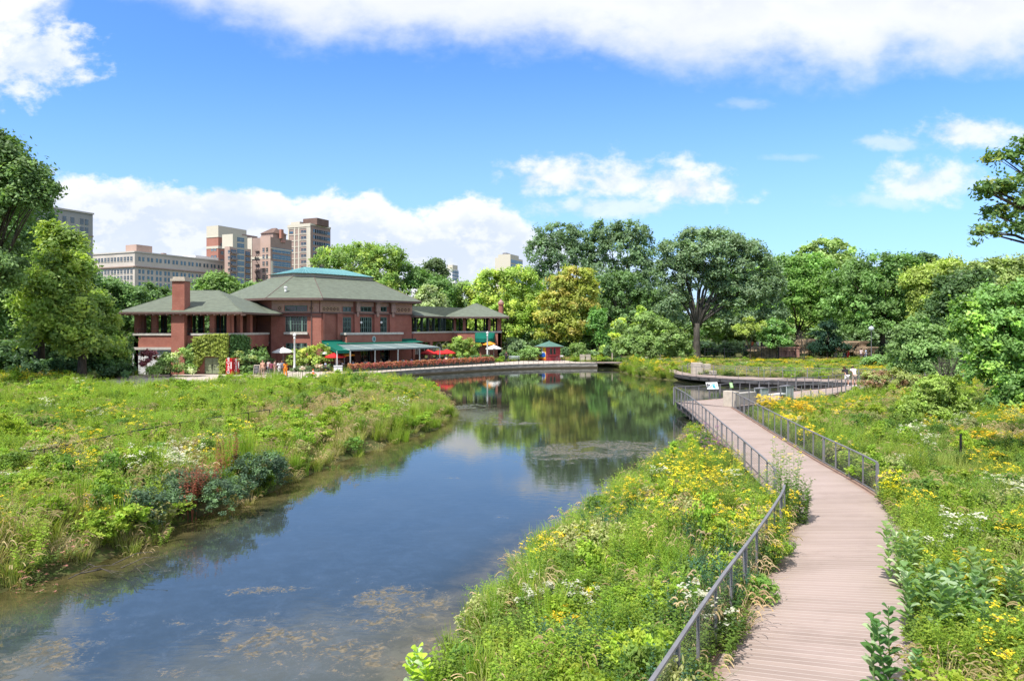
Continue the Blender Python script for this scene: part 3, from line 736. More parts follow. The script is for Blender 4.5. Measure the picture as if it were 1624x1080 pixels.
win_f = [op(fr, 543.5, 557, 503, 527.6), op(fr, 570.5, 589.5, 503, 527.6), op(fr, 602, 613.5, 503, 527.6)]
trn_f = [op(fr, 543.5, 557, 486.5, 494.5), op(fr, 570.5, 589.5, 486.5, 494.5), op(fr, 602, 613.5, 486.5, 494.5)]
low_f = [op(fr, 556, 566, 552, 578), op(fr, 572, 588, 552, 578), op(fr, 600, 618, 552, 578)]
fr.wall(wall, G0, ZE, 0.5, win_f + trn_f + low_f)
win_c = [op(ch, 452.5, 487, 501.5, 526.5)]; trn_c = [op(ch, 451.5, 487, 484.5, 493.8)]; low_c = [op(ch, 453, 487, 544, 560)]
ch.wall(wall, G0, ZE, 0.5, win_c + trn_c + low_c)
en.wall(wall, G0, ZE, 0.5, [])
for i in (1, 2, 3, 4, 5): Face(hc(*oct_[i]), hc(*oct_[i+1])).wall(wall, G0, ZE, 0.5, [])
# corner buttresses and pilasters
def pil(f, x0, x1, t, z0, z1, mb=wall): f.box(mb, f.s(x0), f.s(x1), 0.002, t, z0, z1)
ztop = ZE - 1.95
fr.box(wall, 0.0, fr.s(514), 0.002, 0.22, G0, ztop - 0.03)
for a, b in ((560, 568.5), (591.5, 600.5), (616, 624.5), (533, 541)): pil(fr, a, b, 0.35, G0, ztop + 0.0)
ch.box(wall, 0.0, ch.s(441), 0.002, 0.22, G0, ztop - 0.03); ch.box(wall, ch.s(493.5), ch.L, 0.002, 0.2, G0, ztop - 0.03)
obj('brick_wall', wall, 'brick', B)
# frieze band, string courses, diamond panels
for f in (fr, ch, en):
    f.box(trim, -0.02, f.L + 0.02, 0.004, 0.3, ztop - 0.02, ztop + 0.12)
    f.box(trim, -0.02, f.L + 0.02, 0.004, 0.24, ztop - 0.42, ztop - 0.32) if f is not fr else None
obj('string_course', trim, 'fascia', B)
def frieze_cells(f, spans):
    for a, b in spans: f.box(frz, f.s(a), f.s(b), 0.003, 0.10, ztop + 0.13, ZE - 0.32)
frieze_cells(fr, [(507.5, 541), (626, 653)]); frieze_cells(ch, [(431, 450.5), (488.5, 506.5)])
for (a, b) in ((541.5, 543), (558, 560), (568.5, 570), (590, 592), (600.5, 602), (614, 616)): pass
f_ = ch; f_.box(frz, f_.s(450.6), f_.s(488.4), 0.003, 0.10, ztop + 0.13, win_c[0][2] * 0 + trn_c[0][2] - 0.002); f_.box(frz, f_.s(450.6), f_.s(488.4), 0.003, 0.10, trn_c[0][3] + 0.002, ZE - 0.32)
for w in trn_f:
    fr.box(frz, w[0] - 0.25, w[1] + 0.25, 0.003, 0.10, ztop + 0.13, w[2] - 0.002); fr.box(frz, w[0] - 0.25, w[1] + 0.25, 0.003, 0.10, w[3] + 0.002, ZE - 0.32)
obj('frieze', frz, 'frieze', B)
def diamonds(f, px0, px1, n, y0, y1):
    """ring ornaments in a panel"""
    mb = MB(); a0, a1 = f.s(px0), f.s(px1); xm = (px0 + px1) / 2; z0, z1 = f.z(xm, y1), f.z(xm, y0)
    pan = MB(); f.box(pan, a0, a1, 0.101, 0.13, z0, z1); obj('ornament_panel', pan, M['panel'], B)
    w = (a1 - a0) / n; r = min(w, z1 - z0) * 0.42
    for k in range(n):
        c = a0 + w * (k + 0.5); zc = (z0 + z1) / 2
        for q in range(4):
            an0, an1 = q * math.pi / 2, (q + 1) * math.pi / 2
            p0 = (c + r * math.cos(an0), zc + r * math.sin(an0)); p1 = (c + r * math.cos(an1), zc + r * math.sin(an1))
            i0 = (c + r * .55 * math.cos(an0), zc + r * .55 * math.sin(an0)); i1 = (c + r * .55 * math.cos(an1), zc + r * .55 * math.sin(an1))
            mb.quad(f.P(p0[0], 0.16, p0[1]), f.P(p1[0], 0.16, p1[1]), f.P(i1[0], 0.16, i1[1]), f.P(i0[0], 0.16, i0[1]))
            mb.quad(f.P(p0[0], 0.131, p0[1]), f.P(p1[0], 0.131, p1[1]), f.P(p1[0], 0.16, p1[1]), f.P(p0[0], 0.16, p0[1]))
    obj('diamond_ornament', mb, M['ring'], B)
M['panel'] = mat('panel_terracotta', (0.38, 0.24, 0.15), 0.8); M['ring'] = mat('ornament_dark', (0.10, 0.05, 0.045), 0.8)
diamonds(fr, 510, 537.5, 5, 486, 494.5); diamonds(fr, 628.5, 650, 4, 488, 495.5)
diamonds(ch, 440.5, 447.5, 1, 484.5, 493.5); diamonds(ch, 490.5, 497.5, 1, 484.5, 493.5)
# bracket capitals on the pilasters
for a, b in ((560, 568.5), (591.5, 600.5), (616, 624.5)):
    mb = MB(); s0, s1 = fr.s(a), fr.s(b); fr.box(mb, s0 + 0.15, s1 - 0.15, 0.36, 0.62, ztop + 0.3, ZE - 0.35); fr.box(mb, s0 + 0.3, s1 - 0.3, 0.36, 0.5, ztop - 0.35, ztop + 0.29)
    fr.box(mb, s0, s1, 0.36, 0.9, ZE - 0.34, ZE - 0.2); obj('capital', mb, 'cream', B)
# windows
def window(f, o, nx, rows, frame='frame_green', glass='glass_dark', mull=None, t=-0.12, bar=0.07, parent=B):
    a0, a1, z0, z1 = o; fm = MB(); w = a1 - a0; h = z1 - z0
    f.box(fm, a0, a0 + bar, t, t + 0.08, z0, z1); f.box(fm, a1 - bar, a1, t, t + 0.08, z0, z1)
    f.box(fm, a0 + bar, a1 - bar, t, t + 0.08, z0, z0 + bar); f.box(fm, a0 + bar, a1 - bar, t, t + 0.08, z1 - bar, z1)
    for k in range(1, nx):
        c = a0 + w * k / nx; f.box(fm, c - bar*0.35, c + bar*0.35, t + 0.002, t + 0.075, z0 + bar, z1 - bar)
    for r in rows:
        c = z0 + h * r; f.box(fm, a0 + bar, a1 - bar, t + 0.004, t + 0.07, c - bar*0.35, c + bar*0.35)
    for (m0, m1) in (mull or []):
        f.box(fm, a0 + w*m0, a0 + w*m1, t + 0.006, t + 0.12, z0 + bar, z1 - bar)
    wo_ = obj('window', fm, frame, parent)
    g = MB(); g.quad(f.P(a0, t - 0.01, z0), f.P(a1, t - 0.01, z0), f.P(a1, t - 0.01, z1), f.P(a0, t - 0.01, z1))
    obj('pane', g, glass, wo_)
for i, o in enumerate(win_f): window(fr, o, 4 if i != 1 else 6, (0.33, 0.72), bar=0.09, mull=[(0.47, 0.53)] if i != 1 else [(0.3, 0.35), (0.65, 0.7)])
for i, o in enumerate(trn_f): window(fr, o, 2 if i != 1 else 3, (), bar=0.1)
for o in low_f: window(fr, o, 3, (0.5,), t=-0.3, frame='frame_green')
window(ch, win_c[0], 8, (0.5, 0.68, 0.84), 'frame_green', mull=[(0.2, 0.27), (0.73, 0.8)], bar=0.05)
window(ch, trn_c[0], 2, (), 'frame_green', bar=0.1); window(ch, low_c[0], 6, (0.6,), 'frame_green', mull=[(0.22, 0.3), (0.7, 0.78)])
mb = MB(); ch.box(mb, ch.s(451), ch.s(488.5), 0.003, 0.3, win_c[0][2] - 0.32, win_c[0][2] - 0.02); obj('window_sill', mb, 'limestone', B)
mb = MB(); ch.box(mb, ch.s(494), ch.s(495.2), 0.21, 0.31, G0, ZE); obj('downspout', mb, 'fascia', B)
for px in (568.3, 600.2):
    mb = MB(); c = fr.P(fr.s(px), 0.62, fr.z(px, 511.5)); mb.ball(c, 0.17, 8); l = obj('globe_light', mb, 'white', B, True)
    mb = MB(); mb.tube([fr.P(fr.s(px), 0.36, c[2] - 0.5), fr.P(fr.s(px), 0.6, c[2] - 0.45), (c[0], c[1], c[2] - 0.15)], 0.03, 6); obj('bracket', mb, 'metal_dark', l)
# balcony over the terrace
bal = MB(); b0, b1 = fr.s(537), fr.s(634) ; zb = fr.z(585, 530.5)
fr.box(bal, b0 + 0.2, b1 - 0.9, 0.36, 1.5, zb - 1.25, zb); obj('balcony', bal, 'brick', B)
mb = MB(); fr.box(mb, b0, b1 - 0.7, 0.37, 1.62, zb + 0.002, zb + 0.27); obj('balcony_coping', mb, 'limestone', B)
mb = MB(); c = fr.P(fr.s(590) - 0.9, 1.53, zb - 0.62); n = 16
ring = [fr.P(fr.s(590) - 0.9 + 0.3 * math.cos(2*math.pi*k/n), 1.58, zb - 0.6 + 0.42 * math.sin(2*math.pi*k/n)) for k in range(n)]
mb.face(ring); ring2 = [fr.P(fr.s(590) - 0.9 + 0.3 * math.cos(2*math.pi*k/n), 1.501, zb - 0.6 + 0.42 * math.sin(2*math.pi*k/n)) for k in range(n)]
for k in range(n): mb.quad(ring2[k], ring2[(k+1) % n], ring[(k+1) % n], ring[k])
obj('oval_emblem', mb, 'frame_pale', B)
mb = MB(); ring = [fr.P(fr.s(590) - 0.9 + 0.17 * math.cos(2*math.pi*k/n), 1.60, zb - 0.6 + 0.26 * math.sin(2*math.pi*k/n)) for k in range(n)]
mb.face(ring); obj('oval_emblem', mb, 'teal', B)

# main roof
def ring_pts(exp, z, pts=oct_):
    return [(*hc(u_ * (1 + exp / 12.8), v_ * (1 + exp / 10.5)), z) for u_, v_ in pts]
ro = ring_pts(1.3, ZE)
rt_ = [(-4.9, -4.6), (5.2, -4.6), (6.4, -3.2), (6.4, 3.2), (5.2, 4.6), (-4.9, 4.6), (-7.2, 2.6), (-7.2, -3.2)]
ZR = 12.95
ri = [(*hc(*p), ZR) for p in rt_]
mb = MB()
for i in range(8): mb.quad(ro[i], ro[(i+1) % 8], ri[(i+1) % 8], ri[i])
rf = obj('main_roof', mb, 'slate', B)
mb = MB()
for i in range(8):
    a, b = ro[i], ro[(i+1) % 8]
    mb.quad((a[0], a[1], ZE - 0.28), (b[0], b[1], ZE - 0.28), (b[0], b[1], ZE - 0.002), (a[0], a[1], ZE - 0.002))
mb.face([(p[0], p[1], ZE - 0.27) for p in ro][::-1]); obj('eaves', mb, 'fascia', rf)
hips = MB()
for i in (0, 1, 7): hips.tube([ro[i], ri[i]], 0.05, 5)
obj('hip_ridge', hips, 'fascia', rf)
mb = MB(); Rr = ri
for i in range(8):
    a, b = ri[i], ri[(i+1) % 8]
    mb.quad((a[0], a[1], ZR - 0.05), (b[0], b[1], ZR - 0.05), (b[0], b[1], ZR + 0.45), (a[0], a[1], ZR + 0.45))
obj('parapet_band', mb, 'stone_pale', rf)
sk0 = [(*hc(p[0] * 1.0, p[1] * 1.05), ZR + 0.46) for p in rt_]; sk1 = [(*hc(-3.4, 0), ZR + 1.65), (*hc(3.6, 0), ZR + 1.65)]
mb = MB(); mb.quad(sk0[0], sk0[1], sk1[1], sk1[0]); mb.tri(sk0[1], sk0[2], sk1[1]); mb.tri(sk0[2], sk0[3], sk1[1]); mb.tri(sk0[3], sk0[4], sk1[1]); mb.quad(sk0[4], sk0[5], sk1[0], sk1[1])
mb.tri(sk0[5], sk0[6], sk1[0]); mb.tri(sk0[6], sk0[7], sk1[0]); mb.tri(sk0[7], sk0[0], sk1[0])
skl = obj('skylight', mb, 'teal', B)
mb = MB()
def lerp(a, b, t): return tuple(a[k] + (b[k]-a[k])*t for k in range(3))
for k in range(17):
    t = k / 16; mb.tube([lerp(sk0[0], sk0[1], t), lerp(sk1[0], sk1[1], t)], 0.03, 4)
for k in range(5): mb.tube([lerp(sk0[7], sk0[0], k/5), sk1[0]], 0.03, 4); mb.tube([lerp(sk0[6], sk0[7], k/5), sk1[0]], 0.03, 4)
mb.tube([sk1[0], sk1[1]], 0.06, 4); obj('seam', mb, 'teal_light', skl)
mb = MB(); mb.face([(p[0], p[1], ZR + 0.455) for p in [(q[0] + (q[0]-Ctr.x)*0.04, q[1] + (q[1]-Ctr.y)*0.04) for q in sk0]]); obj('skylight_gutter', mb, 'greenpost', skl)
mb = MB(); q = (*hc(-10.4, -6.5),); mb.lathe((q[0], q[1], 10.6), [(0.16, 0), (0.16, 0.5), (0.26, 0.52), (0.2, 0.7)], 8); obj('roof_vent', mb, 'white', B)

# wings
def pier(f, a, w, t0, t1, z0, z1, mt='brick'):
    mb = MB(); f.box(mb, a - w/2, a + w/2, t0, t1, z0, z1); return obj('pier', mb, mt, B)
ZL = 5.35; ZW = 7.65
# left pavilion: front parallel to the picture
LW = Face((-43.2, 78.0), (-32.4, 78.0)); LS = Face((-32.4, 78.0), (-31.3, 87.8)); LB = Face((-31.4, 90.5), (-43.2, 90.5)); LE = Face((-43.2, 90.5), (-43.2, 78.0))
mb = MB()
LW.wall(mb, 3.75, ZL - 0.26, 0.5, [], 0, LW.s(279)); LW.wall(mb, G0, ZL - 0.26, 0.5, [(LW.s(324), LW.s(349), G0, LW.z(336, 567))], LW.s(279))
LS.wall(mb, G0, ZL - 0.26, 0.5, [(LS.s(401), LS.s(429), G0, 3.6)])
LE.wall(mb, G0, ZL - 0.26, 0.5, []); LB.wall(mb, G0, 4.0, 0.5, [])
obj('loggia_wall', mb, 'brick', B)
mb = MB(); LW.wall(mb, G0, 3.45, 0.56, [], -0.2, LW.s(280)); obj('basement_wall', mb, 'whitewall', B)
mb = MB(); LW.box(mb, -0.3, LW.s(276), -0.6, 0.35, 3.46, 3.74); obj('stone_course', mb, 'limestone', B)
mb = MB()
LW.box(mb, -0.1, LW.s(274.5), -0.55, 0.12, ZL - 0.26, ZL); LW.box(mb, LW.s(302), LW.L + 0.1, -0.55, 0.12, ZL - 0.26, ZL); LS.box(mb, 0.1, LS.L, -0.55, 0.12, ZL - 0.262, ZL - 0.002)
LE.box(mb, 0, LE.L - 0.6, -0.55, 0.1, ZL - 0.258, ZL - 0.004); obj('coping', mb, 'limestone', B)
mb = MB(); mb.prism([(-43, 78.3), (-32.6, 78.3), (-31.3, 88), (-31.4, 90.3), (-43, 90.3)], 3.9, 4.1); obj('loggia_floor', mb, 'concrete', B)
for px0, px1 in ((212.5, 219), (240, 248), (332, 339.5)): 
    a, b = LW.s(px0), LW.s(px1); pier(LW, (a+b)/2, b-a, -0.5, -0.02, ZL, ZW + 0.1)
mb = MB(); LW.box(mb, LW.s(359.5), LW.L, -0.55, 0.0, ZL, ZW + 0.1); obj('pier', mb, 'brick', B)
for a in (1.0, 3.0, 5.4): pier(LS, a, 0.55, -0.5, -0.02, ZL, ZW + 0.1)
for a in (0.4, 2.6, 5.0, 7.4, 9.6, 11.2): pier(LB, a, 0.5, -0.5, 0, 4.1, ZW + 0.1)
for a in (1.4, 3.8, 6.2, 8.6, 11): pier(LE, a, 0.5, -0.5, 0, 4.0, ZW + 0.1)
for px in (221, 225, 262, 257, 308, 316, 320, 346, 352, 357): # slender dark posts and mullions inside
    x = pxx(px, 82.5); mb = MB(); mb.box(x - 0.12, x + 0.12, 82.4, 82.65, 4.1, ZW); obj('post', mb, 'greenpost', B)
mb = MB(); mb.tube([(-43, 77.7, ZL + 0.45), (-32.6, 77.7, ZL + 0.45)], 0.025, 5); obj('hand_rail', mb, 'greenpost', B)
def hip_roof(name, x0, x1, y0, y1, ze, ridge, th=0.22, mt='slate'):
    """hipped roof over an eaves rectangle; ridge is two (x, y, z) points"""
    mb = MB(); c = [(x0, y0, ze), (x1, y0, ze), (x1, y1, ze), (x0, y1, ze)]; r0, r1 = ridge
    mb.quad(c[0], c[1], r1, r0); mb.tri(c[1], c[2], r1); mb.quad(c[2], c[3], r0, r1); mb.tri(c[3], c[0], r0)
    o = obj(name, mb, mt, B)
    mb = MB(); mb.prism([(p[0], p[1]) for p in c], ze - th, ze - 0.004); obj('eaves', mb, 'fascia', o)
    mb = MB()
    for a, b in ((c[0], r0), (c[1], r1)): mb.tube([a, b], 0.05, 5)
    mb.tube([r0, r1], 0.05, 5); obj('hip_ridge', mb, 'slate', o)
    k = int((x1 - x0) / 0.75); raf = MB()
    for i in range(k + 1):
        x = x0 + 0.15 + (x1 - x0 - 0.3) * i / k; raf.box(x - 0.06, x + 0.06, y0 + 0.08, y0 + 1.2, ze - th - 0.17, ze - th - 0.002)
    obj('rafter_tail', raf, 'cream', o)
    return o
hip_roof('loggia_roof', -44.4, -30.3, 76.7, 92.0, 7.75, ((-40.2, 84.4, 10.55), (-36.2, 84.4, 10.55)))
# short roof linking the left wing to the hall
mb = MB(); q0 = (-33.5, 80.0, 7.74); q1 = (-29.4, 86.6, 7.74); q2 = (-33.6, 90.4, 9.4); q3 = (-36.2, 84.6, 9.6)
mb.quad(q0, q1, q2, q3); mb.tri(q1, (-29.4, 90, 7.74), q2); lr = obj('link_roof', mb, 'slate', B)
mb = MB(); mb.face([(-33.5, 80.0, 7.70), (-29.4, 86.6, 7.70), (-29.4, 90, 7.70), (-36, 90, 7.70)]); mb.quad((-33.5, 80, 7.55), (-29.4, 86.6, 7.55), (-29.4, 86.6, 7.738), (-33.5, 80, 7.738)); obj('eaves', mb, 'fascia', lr)
# dark back of the linking loggia
mb = MB(); mb.box(-34.5, -31.4, 91.2, 91.6, G0, 7.7); obj('loggia_wall', mb, 'brick', B)
# brick chimney breast
mb = MB(); LW.box(mb, LW.s(276.5), LW.s(297) , 0.003, 0.75, G0, ZW + 0.4); LW.box(mb, LW.s(277), LW.s(296.5), -0.75, 0.62, ZW + 0.4, 11.25); obj('chimney', mb, 'brick', B)
mb = MB(); LW.box(mb, LW.s(275), LW.s(298.5), -0.9, 0.8, 11.252, 11.5); LW.box(mb, LW.s(277.5), LW.s(296), -0.7, 0.55, 11.502, 11.75); obj('chimney_cap', mb, 'stone_pale', B)
# double doors under the ivy
dz0, dz1 = G0 + 0.1, LW.z(336, 567)
dd = MB(); a0, a1 = LW.s(324), LW.s(349); am = (a0 + a1) / 2
LW.box(dd, a0, am - 0.02, -0.2, -0.1, dz0, dz1); LW.box(dd, am + 0.02, a1, -0.2, -0.1, dz0, dz1)
for k in range(5):
    z = dz0 + (dz1 - dz0) * (k + 0.5) / 5
    for s0, s1 in ((a0 + 0.08, am - 0.1), (am + 0.1, a1 - 0.08)): LW.box(dd, s0, s1, -0.098, -0.07, z - 0.14, z + 0.14)
dr = obj('double_door', dd, 'door_green', B); mb = MB(); LW.box(mb, am - 0.06, am + 0.06, -0.098, -0.04, 1.6, 1.75); obj('handle', mb, 'metal_dark', dr)
# arch under the link
mb = MB(); c0 = (LS.s(401) + LS.s(429)) / 2; rr = 2.2
pts = [(c0 + rr * math.cos(a), 1.0 + 2.0 * math.sin(a)) for a in [math.pi * k / 10 for k in range(11)]]
mb.tube([LS.P(a, -2.6, z) for a, z in pts], 0.18, 6); obj('arch', mb, 'stone_pale', B)

# right wing: link loggia then square pavilion
LK = Face((Bq.x + 0.2, Bq.y + 0.2), (-9.75, 113.0)); RP = Face((-9.75, 113.0), (-1.85, 113.0)); RE = Face((-1.85, 113.0), (-1.85, 122)); RB = Face((-1.85, 122), (-13, 122))
mb = MB(); LK.wall(mb, 3.75, ZL - 0.26, 0.5, []); RP.wall(mb, G0, ZL - 0.26, 0.5, [(0.35, 4.4, G0, 2.7)]); RE.wall(mb, G0, ZL - 0.26, 0.5, []); RB.wall(mb, 3.6, ZL - 0.26, 0.4, [])
for a, b in ((0, 0.6), (5.6, 6.4), (LK.L - 0.4, LK.L)): LK.box(mb, a, b, -0.5, -0.004, G0, 3.75)
obj('loggia_wall', mb, 'brick', B)
mb = MB(); LK.box(mb, 0, LK.L - 0.1, -0.55, 0.12, ZL - 0.26, ZL); RP.box(mb, -0.05, RP.L + 0.1, -0.55, 0.12, ZL - 0.262, ZL - 0.002); RE.box(mb, 0.1, RE.L, -0.55, 0.1, ZL - 0.264, ZL - 0.004); obj('coping', mb, 'limestone', B)
mb = MB(); mb.prism([(-14, 102), (-10, 113.4), (-2.1, 113.4), (-2.1, 121.7), (-16, 121.7), (-18, 108)], 3.9, 4.1); obj('loggia_floor', mb, 'concrete', B)
mb = MB()
for k in range(4): 
    c0 = 1.8 + k * 3.0
    mb.tube([LK.P(c0 + 1.2 * math.cos(math.pi * i / 8), -1.2, 1.9 + 1.6 * math.sin(math.pi * i / 8)) for i in range(9)], 0.14, 6)
obj('arch', mb, 'stone_pale', B)
mb = MB(); LK.box(mb, 0, LK.L, -5.5, -5.2, G0, 3.7); obj('arcade_back', mb, 'brick', B)
for px0, px1 in ((719.5, 723), (734, 738.5), (774, 778)):
    a, b = RP.s(px0), RP.s(px1); pier(RP, (a+b)/2, b-a, -0.45, -0.02, ZL, ZW + 0.1)
mb = MB(); RP.box(mb, RP.L - 0.6, RP.L, -0.6, -0.003, ZL, ZW + 0.1); obj('pier', mb, 'brick', B)
for a in (1.2, 3.2, 5.2, 7.2, 9.2, 11.2): pier(LK, a, 0.28, -0.45, -0.1, ZL, ZW + 0.1, 'greenpost')
for a in (0.6, 2.6, 4.6, 6.4, 8.6, 10.6): pier(RB, a, 0.45, -0.4, 0, 4.1, ZW + 0.1, 'greenpost')
for a in (2.4, 4.8, 7.2): pier(RE, a, 0.45, -0.45, 0, 4.1, ZW + 0.1, 'brick')
for px in (729, 768, 783, 787): x = pxx(px, 117); mb = MB(); mb.box(x - .12, x + .12, 117, 117.25, 4.1, ZW); obj('post', mb, 'greenpost', B)
mb = MB(); mb.tube([LK.P(0.3, -0.2, ZL + 0.45), LK.P(LK.L, -0.2, ZL + 0.45), RP.P(RP.L, -0.2, ZL + 0.45)], 0.03, 5); obj('hand_rail', mb, 'greenpost', B)
hip_roof('pavilion_roof', -11.3, -0.45, 111.6, 123.4, 7.72, ((-6.4, 117.3, 10.05), (-6.0, 117.3, 10.05)))
# link roof: a ridge running from the hall to the right pavilion
lk0 = Face((Bq.x + 0.9, Bq.y + 0.6), (-10.1, 111.9)); mb = MB()
a, b = lk0.P(-1.0, 0.0, 7.70), (-10.5, 112.3, 7.70); c, dd_ = (-8.2, 116.6, 9.3), lk0.P(-1.0, -4.6, 9.3); e, f2 = lk0.P(lk0.L + 2, -9, 7.7), lk0.P(-1.0, -9, 7.7)
mb.quad(a, b, c, dd_); mb.quad(dd_, c, e, f2); lr = obj('link_roof', mb, 'slate', B)
mb = MB(); lk0.box(mb, -1.0, lk0.L, -9, -0.01, 7.46, 7.69); obj('eaves', mb, 'fascia', lr)
mb = MB(); mb.lathe((pxx(794.5, 116), 116, 8.2), [(0.42, 0), (0.42, 1.6), (0.55, 1.62), (0.5, 1.85), (0.12, 2.4)], 10); obj('chimney', mb, 'brick', B)
mb = MB(); mb.lathe((pxx(794.5, 116), 116, 10.0), [(0.5, 0.06), (0.5, 0.2), (0.15, 0.62), (0.1, 0.75)], 10); obj('chimney_cap', mb, 'cream', B)
# green entrance canopy with lettering on the right pavilion
mb = MB(); cx0, cx1 = RP.s(753), RP.s(785); zc = RP.z(770, 538)
prof = [(0, 1.35), (0.9, 1.25), (1.9, 0.85), (2.8, 0.0)]
n = 10
for k in range(n):
    t0, t1 = k / n, (k + 1) / n
    def cp(t, q): a = math.pi * t; return RP.P(cx0 + (cx1 - cx0) * (0.5 - 0.5 * math.cos(a)), 0.01 + q * math.sin(a) * 2.4, zc + 0.15 + (1 - q) * 1.0)
    mb.quad(cp(t0, 1), cp(t1, 1), cp(t1, 0.35), cp(t0, 0.35)); mb.quad(cp(t0, 0.35), cp(t1, 0.35), cp(t1, 0), cp(t0, 0))
    lo = lambda t: (*cp(t, 1)[:2], zc - 0.45)
    mb.quad(lo(t0), lo(t1), cp(t1, 1), cp(t0, 1))
ec = obj('entrance_canopy', mb, 'awn_green', B)
def text(name, s, size, loc, rot, mt, parent=None, ext=0.01, align='CENTER', **k):
    cu = bpy.data.curves.new(name, 'FONT'); cu.body = s; cu.size = size; cu.extrude = ext; cu.align_x = align; cu.align_y = 'CENTER'
    o = bpy.data.objects.new(name, cu); COL.objects.link(o)
    if parent is not None: o.parent = parent; loc = Vector(loc) - world_loc(parent)
    o.location = loc; o.rotation_euler = rot; cu.materials.append(M[mt])
    for a, b in k.items(): o[a] = b
    return o

# terrace canopy (green wall awning and grey pull-out canvases) with posts
n_ = Vector((d_.y, -d_.x, 0))
aw = MB(); z1 = 4.15; z0 = 3.86
fr.box(aw, -0.3, fr.L + 0.4, 0.36, 0.55, z1 - 0.1, z1 + 0.2)
aw.quad(fr.P(-0.3, 2.2, z0), fr.P(fr.L + 0.4, 2.2, z0), fr.P(fr.L + 0.4, 0.5, z1), fr.P(-0.3, 0.5, z1))
aw.quad(fr.P(-0.3, 0.5, z1), fr.P(-0.3, 0.5, z1 - 0.4), fr.P(-2.9, 7.3, 2.85), fr.P(-2.9, 7.3, 3.22))
aw.quad(fr.P(-0.32, 0.5, z1 - .01), fr.P(-2.9, 7.3, 3.25), fr.P(-1.1, 7.3, 3.25), fr.P(1.0, 0.5, z1 - .01))
aw.quad(fr.P(-2.9, 7.3, 3.25), fr.P(-2.9, 7.3, 2.9), fr.P(-1.1, 7.3, 2.9), fr.P(-1.1, 7.3, 3.25))
ta = obj('terrace_awning', aw, 'awn_green', B)
gc = MB(); nb_ = 4
for k in range(nb_):
    s0, s1 = -1.1 + 14.9 * k / nb_, -1.1 + 14.9 * (k + 1) / nb_ - 0.08
    sag = [0, 0.12, 0.0]
    for q in range(4):
        t0, t1 = q / 4, (q + 1) / 4; zz = lambda t: 3.80 - 0.48 * t - 0.10 * math.sin(math.pi * t)
        gc.quad(fr.P(s0, 2.0 + 5.5 * t0, zz(t0)), fr.P(s0, 2.0 + 5.5 * t1, zz(t1)), fr.P(s1, 2.0 + 5.5 * t1, zz(t1)), fr.P(s1, 2.0 + 5.5 * t0, zz(t0)))
    gc.quad(fr.P(s0, 7.5, 3.32), fr.P(s0, 7.5, 3.15), fr.P(s1, 7.5, 3.15), fr.P(s1, 7.5, 3.32))
obj('canvas_canopy', gc, 'awn_grey', B)
for k in range(5):
    a = -1.1 + 14.9 * k / 4; mb = MB(); fr.box(mb, a - 0.05, a + 0.05, 7.4, 7.5, 0.7, 3.2); obj('canopy_post', mb, 'frame_pale', B)
    mb = MB(); mb.tube([fr.P(a, 2.0, 3.74), fr.P(a, 7.4, 3.27)], .04, 5); obj('canopy_arm', mb, 'frame_pale', B)
mb = MB(); fr.box(mb, -2.9, -2.82, 7.2, 7.28, 0.7, 3.2); obj('canopy_post', mb, 'white', B)

# ivy: leaf sheets on the left wing
def leafcloud(rs, P, size, cols, norm=None, up=0.4):
    """P (N,3) leaf centres -> quads with random tilt; cols (N,3)"""
    N = len(P); nrm = rs.normal(size=(N, 3))
    nrm /= np.linalg.norm(nrm, axis=1)[:, None] + 1e-9
    if norm is not None: nrm = nrm * 0.75 + norm
    nrm[:, 2] += up; nrm /= np.linalg.norm(nrm, axis=1)[:, None] + 1e-9
    a = rs.normal(size=(N, 3)); a -= (a * nrm).sum(1)[:, None] * nrm; a /= np.linalg.norm(a, axis=1)[:, None] + 1e-9
    b = np.cross(nrm, a); s = (size * rs.uniform(0.65, 1.35, N))[:, None] if np.isscalar(size) else (size * rs.uniform(0.65, 1.35, N))[:, None]
    v = np.empty((N, 4, 3)); v[:, 0] = P - a * s; v[:, 1] = P - b * s * 0.55 - nrm * s * .1; v[:, 2] = P + a * s; v[:, 3] = P + b * s * 0.55 - nrm * s * .1
    q = np.arange(N * 4).reshape(N, 4); return v.reshape(-1, 3), q, cols
def ivy(f, poly, n, name_label, col, seed):
    rs = np.random.RandomState(seed); pts = []
    V2 = np.array(poly); lo, hi = V2.min(0), V2.max(0)
    Q = rs.uniform(lo, hi, size=(n * 3, 2)); Q = Q[inside(Q, V2)][:n]
    t = 0.05 + 0.3 * np.abs(rs.normal(size=len(Q))) * (0.5 + 0.5 * np.sin(Q[:, 0] * 3 + np.sin(Q[:, 1] * 4) * 2) ** 2)
    P = np.array([f.P(a, tt, z) for (a, z), tt in zip(Q, t)])
    c = np.array(col)[None] * rs.uniform(0.7, 1.3, (len(P), 1)) * np.where(rs.rand(len(P), 1) < 0.3, 0.75, 1.1)
    v, q, c = leafcloud(rs, P, 0.14, c, np.array([f.n.x, f.n.y, f.n.z])[None] * 0.8)
    me = fast_mesh('ivy', v, q, c, ('leaf',)); o = bpy.data.objects.new('ivy', me); COL.objects.link(o)
    o['label'] = name_label; o['category'] = 'ivy'; return o
sx_ = LW.s
ivy(LW, [(sx_(309), 4.85), (sx_(330), 5.2), (sx_(363), 5.3), (sx_(363), .8), (sx_(350), .8), (sx_(349), 2.7), (sx_(325), 2.8), (sx_(320), 1.8), (sx_(312), 1.2), (sx_(305), 3.2)], 9000,
    'bright yellow green ivy covering the brick wall round the double doors', (0.125, 0.175, 0.02), 5)
ivy(LS, [(0.1, 5.2), (3.2, 5.1), (4.4, 4.6), (4.6, 3.0), (3.6, 1.0), (0.1, 0.8)], 4000, 'dark green ivy on the shaded side wall behind the vending machines', (0.05, 0.12, 0.03), 6)
